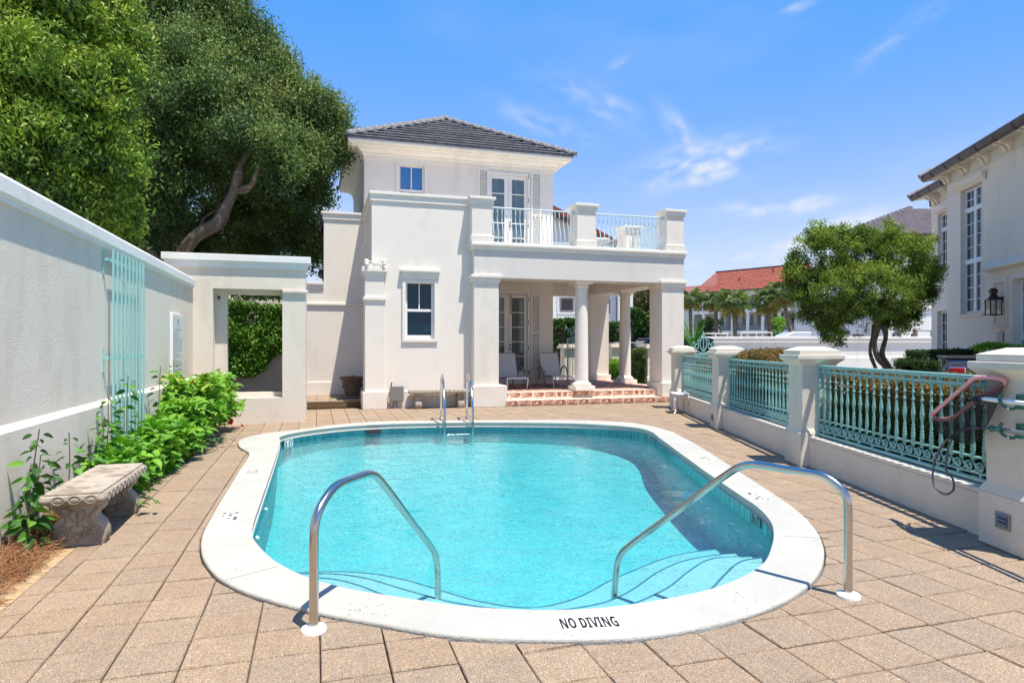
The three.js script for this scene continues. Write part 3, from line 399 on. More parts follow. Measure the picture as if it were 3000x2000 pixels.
{ // masonry
  const lower = [wall(1.27, 3.72, 0, 4.9, WY, 0.2, [[2.06, 2.75, 1.64, 3.03]]), box(1.27, 1.47, 0, 4.9, WY + 0.2, DY), box(3.52, 3.72, 0, 3.55, WY + 0.2, DY), box(1.47, 3.66, 4.3, 4.45, WY + 0.2, DY), box(3.60, 3.72, 3.55, 4.9, 15.96, 16.35)];
  mesh('wall', lower, M.house, house);
  mesh('plinth', [box(1.58, 2.0, 0, 0.40, WY - 0.035, WY, 0.01), box(2.0, 3.72, 0, 0.40, WY - 0.036, WY, 0.01)], M.house, house);
  mesh('parapet_coping', [box(1.235, 3.62, 4.9, 5.05, WY - 0.035, WY + 0.22), box(1.21, 3.6, 5.045, 5.115, WY - 0.07, WY + 0.25, 0.008), box(1.235, 1.47, 4.9, 5.05, WY + 0.22, DY - 0.002), box(1.21, 1.5, 5.045, 5.115, WY + 0.25, DY - 0.002, 0.008)], M.trim, house);
  const up = [wall(1.30, 6.88, 0, 6.98, DY, 0.2, [[2.25, 2.98, 5.15, 6.60], [4.90, 6.10, 4.0, 6.56], [4.90, 6.10, 0.36, 3.05]]), box(1.30, 1.5, 0, 6.98, DY + 0.2, 23.85), box(6.68, 6.88, 0, 6.98, DY + 0.2, 23.85), box(1.5, 6.68, 0, 6.98, 23.65, 23.85), box(1.5, 6.68, 6.80, 6.90, DY + 0.2, 23.65), box(1.5, 6.68, 3.6, 3.8, DY + 0.2, 23.65)];
  mesh('wall', up, M.house, house);
  mesh('wall_plinth', [box(3.72, 4.86, 0.3, 0.62, DY - 0.03, DY), box(6.12, 6.9, 0.3, 0.62, DY - 0.03, DY)], M.house, house);
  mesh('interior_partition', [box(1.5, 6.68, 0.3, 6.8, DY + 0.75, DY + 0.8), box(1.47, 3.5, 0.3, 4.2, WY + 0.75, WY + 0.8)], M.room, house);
  // frieze and cornice round the upper storey
  const prof = [[0, 6.66], [0.025, 6.66], [0.025, 6.78], [0.06, 6.80], [0.06, 6.84], [0.12, 6.87], [0.17, 6.92], [0.19, 6.965], [0.36, 6.965], [0.36, 6.985], [0.43, 6.985], [0.46, 7.03], [0.46, 7.08], [0, 7.08]];
  const c = [], X0 = 1.30, X1 = 6.88, Y0 = DY, Y1 = 23.85, loop = (o) => [[X0 - o, Y0 - o], [X1 + o, Y0 - o], [X1 + o, Y1 + o], [X0 - o, Y1 + o]];
  for (let k = 0; k < prof.length - 1; k++) { const a = loop(prof[k][0]), b = loop(prof[k + 1][0]), pos = []; for (let i = 0; i < 4; i++) { const j = (i + 1) % 4, A = V(a[i][0], prof[k][1], a[i][1]), B = V(a[j][0], prof[k][1], a[j][1]), C = V(b[j][0], prof[k + 1][1], b[j][1]), D = V(b[i][0], prof[k + 1][1], b[i][1]); for (const v of [A, B, C, A, C, D]) pos.push(v.x, v.y, v.z); } const g = new THREE.BufferGeometry(); g.setAttribute('position', new THREE.BufferAttribute(new Float32Array(pos), 3)); g.computeVertexNormals(); c.push(g); }
  mesh('cornice', c, M.trim, house);
  const vents = []; for (let x = 1.15; x < 7.2; x += 0.31) vents.push(box(x, x + 0.012, 7.045, 7.057, 18.036, 18.045)); mesh('fascia_vents', vents, M.dark, house);
}
{ // slate hip roof: courses of tiles, hip tiles one by one
  const e = 0.50, x0 = 1.30 - e, x1 = 6.88 + e, y0 = DY - e, y1 = 23.85 + e, hb = 7.09, ax = (x0 + x1) / 2, ay = (y0 + y1) / 2, ht = 8.86;
  const roof = mesh('roof', [box(x0 + 0.02, x1 - 0.02, 7.075, 7.12, y0 + 0.02, y1 - 0.02)], M.slates[0], house);
  const cor = [[x0, y0], [x1, y0], [x1, y1], [x0, y1]], N = 11, R = rng(3), P = (i, t) => V(lerp(cor[i][0], ax, t), lerp(hb, ht, t), lerp(cor[i][1], ay, t));
  for (let i = 0; i < 4; i++) for (let k = 0; k < N; k++) {
    const j = (i + 1) % 4, t0 = k / N, t1 = Math.min(0.999, (k + 1.06) / N), lift = new THREE.Vector3(0, 0.085, 0), edge = new THREE.Vector3(0, 0.055, 0), a = P(i, t0 + 0.018), b = P(j, t0 + 0.018), a0 = P(i, t0), b0 = P(j, t0), au = a0.clone().add(edge), bu = b0.clone().add(edge), ai = a.clone().add(edge), bi = b.clone().add(edge), c = P(j, t1), d = P(i, t1), al = a0.clone().add(lift), bl = b0.clone().add(lift), up = new THREE.Vector3(0, 0.012, 0); c.add(up); d.add(up);
    const pos = []; const Q = [al, bl, c, al, c, d, au, bu, bl, au, bl, al, ai, bi, bu, ai, bu, au, a, b, bi, a, bi, ai]; for (const v of Q) pos.push(v.x, v.y, v.z);
    const g = new THREE.BufferGeometry(); g.setAttribute('position', new THREE.BufferAttribute(new Float32Array(pos), 3)); g.computeVertexNormals();
    const uv = new Float32Array(48), u = (v) => (i % 2 ? v.z : v.x) + k * 0.37; Q.forEach((v, q) => { uv[2 * q] = u(v); uv[2 * q + 1] = v.y * 2 + k * 0.3; }); g.setAttribute('uv', new THREE.BufferAttribute(uv, 2)); g.userData.ownUV = true;
    mesh('tile_course', g, M.slates[Math.floor(R() * 3)], roof);
  }
  const cap = share(new THREE.CylinderGeometry(0.10, 0.125, 0.40, 10, 1, false, -Math.PI / 2, Math.PI).rotateX(-Math.PI / 2).rotateZ(0));
  for (let i = 0; i < 4; i++) for (let k = 0; k < 13; k++) {
    const t = (k + 0.45) / 13, p = P(i, t), q = P(i, 1), m = new THREE.Mesh(cap, M.hip), o = off.get(roof); m.name = 'hip_tile';
    m.position.set(p.x - o[0], p.y - o[1] + 0.05, p.z - o[2]); m.lookAt(q.x - o[0], q.y - o[1] + 0.075, q.z - o[2]); m.castShadow = m.receiveShadow = true; roof.add(m);
  }
  mesh('roof_finial', [ell(0.22, 0.09, 0.22).translate(ax, ht + 0.04, -ay)], M.hip, roof);
}
{ // ground floor window of the front block
  const y = WY, f = mesh('window', [...ring4(2.06, 2.75, 1.64, 3.03, y + 0.09, y + 0.15, 0.055, 0.09), box(2.10, 2.71, 2.30, 2.36, y + 0.085, y + 0.14, 0.003), box(2.39, 2.415, 2.36, 2.98, y + 0.10, y + 0.13)], M.white, house);
  mesh('casing', [...ring4(1.98, 2.83, 1.57, 3.06, y - 0.045, y + 0.004, 0.08)], M.trim, f); mesh('hood', [box(1.955, 2.855, 3.065, 3.15, y - 0.055, y), box(1.96, 2.85, 3.15, 3.24, y - 0.085, y), box(1.925, 2.885, 3.24, 3.30, y - 0.12, y, 0.008)], M.trim, f);
  mesh('upper_pane', [box(2.11, 2.70, 2.34, 2.98, y + 0.118, y + 0.12)], M.blueGlass, f); mesh('lower_pane', [box(2.11, 2.70, 1.72, 2.31, y + 0.108, y + 0.110)], M.blueGlass, f);
  blinds(2.1, 2.71, 1.7, 3.0, y + 0.165, 0.042, M.blind, f, 1.05); mesh('paper_note', [box(2.53, 2.68, 1.80, 1.98, y + 0.112, y + 0.114)], std({ color: rgb(0.5, 0.72, 0.8), roughness: 0.8 }), f);
}
{ // upper window
  const y = DY, f = mesh('window', [...ring4(2.25, 2.98, 5.15, 6.60, y + 0.08, y + 0.14, 0.055), box(2.30, 2.93, 5.84, 5.91, y + 0.07, y + 0.13, 0.003), box(2.60, 2.63, 5.91, 6.55, y + 0.09, y + 0.12)], M.shutter, house);
  mesh('casing', [...ring4(2.17, 3.06, 5.10, 6.66, y - 0.03, y + 0.004, 0.08)], M.trim, f);
  mesh('upper_pane', [box(2.30, 2.93, 5.9, 6.55, y + 0.10, y + 0.102)], phys({ color: rgb(0.10, 0.66, 0.86), transmission: 1, thickness: 0, roughness: 0.02, ior: 2.1 }), f); mesh('lower_screen', [box(2.30, 2.93, 5.2, 5.85, y + 0.095, y + 0.097)], std({ color: rgb(0.05, 0.055, 0.06), roughness: 0.8 }), f);
  blinds(2.27, 2.96, 5.2, 6.56, y + 0.135, 0.045, M.louvre, f, 1.25);
}
for (const [h0, h1, inside_, gb] of [[0.36, 3.05, 'curtain', 0.72], [4.0, 6.56, 'louvres', 4.24]]) { // pair of french doors on each floor
  const y = DY, d = mesh('door_casing', [box(4.86, 4.93, h0, h1 + 0.03, y - 0.025, y + 0.12), box(6.07, 6.14, h0, h1 + 0.03, y - 0.025, y + 0.12), box(4.93, 6.07, h1 - 0.04, h1 + 0.03, y - 0.024, y + 0.12)], M.shutter, house);
  if (h0 < 1) mesh('door_hood', [box(4.80, 6.20, 3.09, 3.13, y - 0.05, y), box(4.86, 6.14, 3.13, 3.32, y - 0.03, y)], M.house, house);
  for (const [x0, x1] of [[4.935, 5.495], [5.505, 6.065]]) {
    const top = h1 - 0.05, g0 = x0 + (x0 < 5 ? 0.05 : 0.09), g1 = x1 - (x0 < 5 ? 0.13 : 0.085), gt = top - 0.10, hs = []; for (let k = 1; k < 5; k++) hs.push(lerp(gb, gt, k / 5));
    const lf = mesh('door', [box(x0, g0, h0, top, y + 0.05, y + 0.10), box(g1, x1, h0, top, y + 0.05, y + 0.10), box(g0, g1, gt, top, y + 0.05, y + 0.10), box(g0, g1, h0, gb, y + 0.05, y + 0.10), ...hs.map((h) => box(g0, g1, h - 0.014, h + 0.014, y + 0.055, y + 0.095))], M.shutter, house);
    for (let k = 0; k < 5; k++) mesh('pane', [box(g0, g1, lerp(gb, gt, k / 5) + 0.012, lerp(gb, gt, (k + 1) / 5) - 0.012, y + 0.074, y + 0.076)], M.clear, lf);
    if (inside_ === 'curtain') { const pos = []; for (let k = 0; k <= 40; k++) pos.push([lerp(g0 - 0.03, g1 + 0.03, k / 40), y + 0.16 + 0.02 * Math.sin(k * 1.1) + 0.012 * Math.sin(k * 0.47)]); mesh('curtain', [slab([...pos, ...pos.slice().reverse().map(([a, b]) => [a, b + 0.006])], gb - 0.1, gt + 0.05)], M.curtain, lf); }
    else { mesh('inner_shutter', [box(g0, g0 + 0.05, gb, gt, y + 0.12, y + 0.15), box((g0 + g1) / 2 - 0.06, (g0 + g1) / 2 - 0.01, gb, gt, y + 0.12, y + 0.15), box(g1 - 0.03, g1, gb, gt, y + 0.12, y + 0.15)], M.louvre, lf); blinds(g0, g1, gb, gt, y + 0.115, 0.06, M.louvre, lf, 1.1); }
  }
  const hx = 5.545; for (const hh of [h0 + 1.02, h0 + 1.14]) mesh('door_knob', [ell(0.028, 0.028, 0.03).translate(hx, hh, -(y + 0.03)), rod(V(hx, hh, y + 0.03), V(hx, hh, y + 0.055), 0.012)], std({ color: rgb(0.16, 0.13, 0.11), metalness: 0.8, roughness: 0.35 }), house);
  if (h0 < 1) mesh('door_strap', [box(5.55, 5.568, 2.45, 3.02, y + 0.02, y + 0.03), ell(0.016, 0.03, 0.014).translate(5.559, 2.44, -(y + 0.025))], std({ color: rgb(0.08, 0.06, 0.05), roughness: 0.8 }), house);
  for (const hh of [h0 + 0.25, h0 + 1.0, h0 + 1.75, h0 + 2.45]) mesh('hinge', [box(6.085, 6.10, hh, hh + 0.12, y - 0.033, y - 0.02)], M.dark, house);
}
shutter(4.54, 4.865, 4.0, 6.67, DY, [5.33]); shutter(6.175, 6.505, 4.0, 6.67, DY, [5.33]); shutter(6.155, 6.475, 0.60, 3.07, DY, [1.84]); shutter(4.53, 4.85, 0.60, 3.07, DY, [1.84]);
{ // portico: pillars, columns, beams, ledge
  const PY = 15.3, pil = (x0, x1, y0, y1, b0) => {
    const p = mesh('pillar', [box(x0, x1, b0, 3.03, y0, y1, 0.012)], M.coat, house);
    mesh('pillar_base', [box(x0 - 0.045, x1 + 0.14 * (b0 < 0.1) + 0.045, b0, 0.51, y0 - 0.09, y1 + 0.05, 0.015)], M.coat, p);
    mesh('capital', [box(x0 - 0.035, x1 + 0.035, 3.02, 3.125, y0 - 0.035, y1 + 0.035, 0.006), box(x0 - 0.075, x1 + 0.075, 3.125, 3.20, y0 - 0.075, y1 + 0.075, 0.01)], M.trim, p);
  };
  pil(3.66, 4.285, PY, 15.95, 0); pil(8.75, 9.41, PY, 15.97, 0.15); pil(8.75, 9.41, 19.95, 20.6, 0.3);
  const col = [[0.155, 2.86], [0.17, 2.87], [0.17, 2.89], [0.155, 2.9], [0.155, 2.97], [0.19, 2.99], [0.20, 3.03], [0.17, 3.04], [0.21, 3.07]], shaft = [[0.175, 0.55], [0.178, 0.9], [0.172, 1.6], [0.155, 2.86]], baseP = [[0.0, 0.45], [0.24, 0.45], [0.255, 0.475], [0.25, 0.505], [0.215, 0.515], [0.21, 0.53], [0.19, 0.55], [0.175, 0.57]];
  for (const [x, y] of [[6.60, 15.64], [9.08, 18.1]]) {
    const c = mesh('column', [lathe([...shaft, ...col], 28).translate(x, 0, -y)], M.trim, house);
    mesh('column_base', [lathe(baseP, 28).translate(x, 0, -y), box(x - 0.27, x + 0.27, 0.335, 0.45, y - 0.27, y + 0.27, 0.006)], M.trim, c); mesh('abacus', [box(x - 0.245, x + 0.245, 3.07, 3.135, y - 0.245, y + 0.245, 0.006)], M.trim, c);
  }
  mesh('beam', [box(3.66, 9.41, 3.13, 3.80, PY, 15.95, 0.008)], stucco(0.80, 0.75, 0.70, 0.007), house);
  mesh('beam', [box(8.75, 9.41, 3.13, 3.80, 15.951, 20.6, 0.008), box(6.88, 8.749, 3.13, 3.80, 19.95, 20.6)], M.house, house);
  mesh('porch_ceiling', [box(3.72, 8.749, 3.62, 3.79, 15.951, 18.499), box(6.881, 8.749, 3.62, 3.79, 18.499, 19.949)], M.house, house);
  const lg = (x0, x1, y0, y1) => [box(x0 - 0.03, x1 + 0.03, 3.80, 3.90, y0 - 0.03, y1 + 0.03), box(x0 - 0.08, x1 + 0.08, 3.90, 3.965, y0 - 0.08, y1 + 0.08, 0.01), box(x0 - 0.055, x1 + 0.055, 3.964, 3.985, y0 - 0.055, y1 + 0.055)];
  mesh('balcony_ledge', [lg(3.66, 9.41, PY, 20.6)], M.trim, house);
  // pedestals and wavy railings of the balcony
  const ped = (x, y, hw = 0.255) => { const p = mesh('pedestal', [box(x - hw, x + hw, 4.14, 4.90, y - hw, y + hw, 0.008)], M.house, house); mesh('pedestal_base', [box(x - hw - 0.035, x + hw + 0.035, 3.983, 4.15, y - hw - 0.035, y + hw + 0.035, 0.02)], M.coat, p); mesh('pedestal_cap', [box(x - hw - 0.03, x + hw + 0.03, 4.90, 5.02, y - hw - 0.03, y + hw + 0.03), box(x - hw - 0.07, x + hw + 0.07, 5.02, 5.085, y - hw - 0.07, y + hw + 0.07, 0.008)], M.trim, p); };
  for (const [x, y] of [[3.87, 15.56], [6.60, 15.56], [9.15, 15.56], [9.15, 18.0], [9.15, 20.3]]) ped(x, y);
  const bal = share(tube([[0, 0], [0.055, 0.05], [0.095, 0.16], [0.085, 0.3], [0.04, 0.45], [0.0, 0.58], [-0.012, 0.66], [0.012, 0.74], [0, 0.84], [0, 0.90]].map(([a, h]) => new THREE.Vector3(0, h, a)), 0.0125, 22, 5)), collar = share(box(-0.017, 0.017, 0.40, 0.43, -0.075, -0.035).translate(0, 0, 0));
  const rail = (ax, ay, bx, by) => {
    const r = mesh('balcony_railing', [rod(V(ax, 4.885, ay), V(bx, 4.885, by), 0.019, 6), rod(V(ax, 4.03, ay), V(bx, 4.03, by), 0.013, 6)], M.balcony, house), L = Math.hypot(bx - ax, by - ay), n = Math.round(L / 0.118), th = Math.atan2(by - ay, bx - ax);
    for (let k = 0; k < n; k++) { const t = (k + 0.5) / n; put('baluster', bal, M.balcony, r, lerp(ax, bx, t), 3.99, lerp(ay, by, t), th); }
    for (const [x, y] of [[ax, ay], [bx, by]]) mesh('rail_flange', [box(x - 0.03, x + 0.03, 4.83, 4.93, y - 0.035, y + 0.035, 0.006)], M.balcony, r);
  };
  rail(4.13, 15.5, 6.34, 15.5); rail(6.86, 15.5, 8.89, 15.5); rail(9.2, 15.82, 9.2, 17.74); rail(9.2, 18.26, 9.2, 20.04); rail(8.89, 20.3, 6.9, 20.3);
}
{ // pilaster at the left corner, downpipe head, floodlight goes on it as its own thing
  const p = mesh('pilaster', [box(1.10, 1.55, 0, 3.15, 15.46, 16.0, 0.01)], M.house, house);
  mesh('pilaster_base', [box(1.045, 1.60, 0, 0.41, 15.40, 16.04, 0.015)], M.house, p);
  mesh('pilaster_band', [box(1.06, 1.59, 2.54, 2.62, 15.42, 16.04, 0.01)], M.trim, p);
  mesh('pilaster_cap', [box(1.07, 1.58, 3.12, 3.20, 15.43, 16.03), box(1.03, 1.62, 3.20, 3.31, 15.39, 16.07, 0.01), box(1.12, 1.53, 3.31, 3.40, 15.50, 15.95)], M.trim, p);
  mesh('downpipe_head', [profileX([[17.0, 4.05], [17.35, 4.05], [17.27, 3.72], [17.22, 3.5], [17.12, 3.5], [17.07, 3.72]], 1.13, 1.268)], M.house, house); mesh('downpipe', [box(1.18, 1.268, 0.3, 3.55, 17.13, 17.22)], M.house, house);
}
{ // low wing and passage wall on the left
  mesh('wing_wall', [box(0.22, 1.269, 0.1, 4.9, 18.3, 18.5), box(0.22, 0.42, 0.1, 4.9, 18.5, 22), box(0.42, 1.29, 4.6, 4.75, 18.5, 22), box(0.42, 1.29, 0.1, 4.9, 21.8, 22)], M.house, house);
  mesh('wing_coping', [box(0.185, 1.25, 4.9, 5.04, 18.265, 22.03), box(0.15, 1.24, 5.04, 5.1, 18.23, 22.06, 0.008)], M.trim, house);
  mesh('wing_band', [box(-0.6, 1.26, 2.565, 2.635, 18.25, 18.301, 0.012)], M.trim, house); mesh('wing_plinth', [box(-0.6, 1.26, 0.15, 0.50, 18.27, 18.302, 0.008)], M.house, house);
  mesh('passage_wall', [box(-2.6, 0.219, 0.1, 3.02, 18.3, 18.52)], M.house, house); mesh('passage_coping', [box(-2.6, 0.218, 3.02, 3.12, 18.27, 18.55), box(-2.6, 0.217, 3.12, 3.19, 18.23, 18.59, 0.008)], M.trim, house);
  mesh('eaves_gutter', [box(0.10, 0.16, 4.62, 5.02, 18.5, 22.0)], M.gutter, house);
}
tag(local(thing('wall_lamp', 'small dark round lamp on the left edge of the wing wall', 'lamp', [0.16, 18.6, 3.42])), null); { const l = scene.children[scene.children.length - 1]; mesh('lamp_globe', [ell(0.10, 0.13, 0.10).translate(0, 0.02, 0)], M.dark, l); mesh('bracket', [box(0.02, 0.07, -0.16, 0.16, -0.05, 0.05)], M.gutter, l); }
{ // porch floor and brick steps
  const st = thing('porch_steps', 'two white mortared terracotta brick steps leading up to the porch', 'steps', [6.7, 15.5, 0]);
  mesh('mortar_bed', [box(4.44, 9.14, 0, 0.146, 15.16, 15.5), box(4.30, 9.0, 0, 0.318, 15.49, 15.9)], M.mortar, st);
  const bg = share(new RoundedBoxGeometry(0.282, 0.118, 0.30, 1, 0.008)), R = rng(19);
  for (let k = 0; k < 15; k++) { put('brick', bg, M.bricksPale[k % 2], st, 4.60 + k * 0.312, 0.085, 15.295 + 0.004 * R(), (R() - 0.5) * 0.02); put('brick', bg, M.bricks[Math.floor(R() * 3)], st, 4.45 + k * 0.312, 0.255, 15.635 + 0.004 * R(), (R() - 0.5) * 0.02); }
  const fl = new THREE.Group(); fl.name = 'porch_floor'; fl.userData.kind = 'structure'; scene.add(fl);
  mesh('floor_bed', [box(3.72, 9.45, 0.1, 0.322, 15.9, 20.7)], M.mortar, fl);
  const tg = share(new RoundedBoxGeometry(0.294, 0.02, 0.294, 1, 0.004)); for (let i = 0; i < 18; i++) for (let j = 0; j < 15; j++) { const y = 15.95 + j * 0.304; if (y < 18.45 || i > 9) put('floor_tile', tg, M.bricks[Math.floor(R() * 3)], fl, 3.92 + i * 0.304, 0.326, y); }
}
{ // raised passage to the left of the pilaster
  const g = new THREE.Group(); g.name = 'passage_floor'; g.userData.kind = 'structure'; scene.add(g);
  mesh('riser', [box(-0.6, 1.26, 0, 0.145, 16.12, 18.3)], M.riser, g);
  const R = rng(23), pg = share(new RoundedBoxGeometry(0.31, 0.03, 0.31, 1, 0.006)); for (let i = 0; i < 6; i++) for (let j = 0; j < 7; j++) put('paver', pg, M.pavers[Math.floor(R() * 5)], g, -0.44 + i * S, 0.145, 16.27 + j * S);
}
// ---------------------------------------------------------------- garden walls
{
  const w = thing('garden_wall', 'long white stucco garden wall with sloped coping along the left flower bed', 'wall', [-2.3, 6, 0]);
  mesh('wall_face', [box(-2.47, -2.17, 0, 2.53, -2.5, 13.3)], M.wall, w);
  mesh('wall_base', [profileY([[-2.17, -0.05], [-2.115, -0.05], [-2.115, 0.87], [-2.165, 0.915], [-2.17, 0.915]], -2.5, 13.3)], M.wall, w);
  mesh('coping', [profileY([[-2.52, 2.53], [-2.145, 2.53], [-2.145, 2.565], [-2.115, 2.585], [-2.115, 2.69], [-2.13, 2.715], [-2.3, 2.75], [-2.52, 2.72]], -2.5, 13.2)], stucco(0.83, 0.81, 0.785, 0.003), w);
}
{
  const w = thing('niche_wall', 'white garden wall with a tall window opening framing a vine, at the end of the bed', 'wall', [-1.2, 13.4, 0]);
  const Y = 13.3; mesh('wall_face', [wall(-2.62, -0.18, 0, 2.95, Y, 0.3, [[-1.84, -0.609, 0.49, 2.56]])], M.wall, w);
  mesh('inner_wall', [wall(-2.62, -0.18, 0, 2.9, Y + 0.302, 0.16, [[-1.625, -0.45, 0.575, 2.47]])], M.wall, w);
  mesh('coping', [box(-2.66, -0.14, 2.95, 3.07, Y - 0.035, Y + 0.48), box(-2.70, -0.085, 3.07, 3.20, Y - 0.085, Y + 0.53, 0.012)], stucco(0.84, 0.82, 0.795, 0.003), w);
  mesh('pier_band', [box(-0.608, -0.13, 2.50, 2.56, Y - 0.05, Y + 0.02, 0.012)], M.wall, w);
  mesh('court_wall', [box(-2.62, -0.18, 0, 2.85, 15.05, 15.25), box(-0.38, -0.18, 0, 2.85, 13.77, 15.05), box(-2.8, -2.62, 0, 2.85, 13.3, 15.25)], M.wall, w);
  mesh('electric_bracket', [box(-1.78, -1.76, 2.36, 2.44, 13.58, 13.601), ell(0.03, 0.02, 0.02).translate(-1.77, 2.41, -13.57)], M.dark, w);
}
{ // ivy on the court wall, seen through the opening
  const t = thing('vine', 'dense dark green vine covering the wall behind the window opening', 'vine', [-1.1, 14.8, 0]), R = rng(61), pts = [];
  for (let k = 0; k < 5200; k++) { const x = -2.25 + R() * 1.9, edge = 0.82 + 0.5 * step(-1.3, -0.7, x) * (0.5 + 0.6 * fbm(x * 0.21 + 0.5, 0.2, 8, 3, 4)) + 0.12 * R(), top = 2.32 + 0.12 * vnoise(x * 0.2 + 1, 0.3, 14, 5) , h = edge + (top - edge) * R(), n = fbm(mod(x * 0.4, 1), mod(h * 0.4, 1), 6, 3, 12); if (n < 0.33 && R() < 0.9) continue; pts.push([x, h, -(14.98 - 0.2 * R() * n * 1.8 - 0.02), 1, clamp(0.2 + 0.9 * (R() * 0.6 + n * 0.4))]); }
  scatter('leaves', t, leafSpray(5, 0.06, 0.075, 0.05, 5, 0), M.glossyLeaf, pts, R, 1, [[0.02, 0.07, 0.01], [0.045, 0.15, 0.016], [0.09, 0.24, 0.02], [0.26, 0.40, 0.03]], 'stuff');
  for (let k = 0; k < 9; k++) { const x = -1.5 + k * 0.12, p = []; for (let i = 0; i < 6; i++) p.push(V(x + 0.05 * Math.sin(i * 1.7 + k), 2.55 - i * (0.02 + 0.08 * R()), 13.78 + 0.1 * i)); mesh('tendril', [tube(p, 0.004, 14, 4)], M.stem, t); }
  const pt = []; for (let k = 0; k < 120; k++) pt.push([-1.55 + 1.05 * R(), 2.42 + 0.12 * R(), -(13.66 + 0.25 * R()), 1, R()]); scatter('hanging_leaves', t, leafSpray(4, 0.05, 0.06, 0.035, 6, -0.6), M.glossyLeaf, pt, R, 1, [[0.03, 0.08, 0.012], [0.10, 0.2, 0.02]], 'stuff');
  for (let k = 0; k < 7; k++) mesh('vine_wire', [rod(V(-2.0 + k * 0.26, 0.7, 14.97), V(-2.0 + k * 0.26, 2.4, 14.97), 0.008, 5)], M.plastic, t);
}

// ---------------------------------------------------------------- fence of pillars, low walls and cast railings
const FP = [[5.027, 3.453], [6.017, 6.81], [7.147, 10.2], [8.322, 13.637]], turnOf = (a, b) => Math.atan2(b[1] - a[1], b[0] - a[0]);
const pillarLabel = ['nearest fence pillar, carrying green hooks and the pool net poles', 'second fence pillar from the right, beside the near railing panel', 'third fence pillar from the right, with a small grey vent in its base', 'farthest fence pillar, standing beside the white stool'];
FP.forEach((p, i) => {
  const th = turnOf(FP[Math.max(0, i - 1)], FP[Math.min(3, i + 1)]), t = local(thing('fence_pillar', 'cream stucco ' + pillarLabel[i], 'pillar', [p[0], p[1], 0], 'fence pillars', th)), k = 0.205, b = 0.24;
  mesh('shaft', [box(-k, k, 0.4, 1.30, -k, k, 0.012)], M.fence, t);
  const base = [box(-b, b, 0, 0.40, -b, b, 0.012)], tp = new THREE.CylinderGeometry(k * Math.SQRT2, b * Math.SQRT2, 0.07, 4, 1).rotateY(Math.PI / 4).toNonIndexed(); tp.computeVertexNormals(); base.push(tp.translate(0, 0.434, 0)); mesh('base', base, M.fence, t);
  const fl = new THREE.CylinderGeometry(0.285 * Math.SQRT2, k * Math.SQRT2, 0.075, 4, 1).rotateY(Math.PI / 4).toNonIndexed(); fl.computeVertexNormals();
  const pyr = new THREE.CylinderGeometry(0.16, 0.25 * Math.SQRT2, 0.05, 4, 1).rotateY(Math.PI / 4).toNonIndexed(); pyr.computeVertexNormals();
  mesh('cap', [fl.translate(0, 1.285, 0), box(-0.29, 0.29, 1.322, 1.375, -0.29, 0.29, 0.008), box(-0.25, 0.25, 1.374, 1.43, -0.25, 0.25, 0.008), pyr.translate(0, 1.454, 0)], M.fence, t);
});
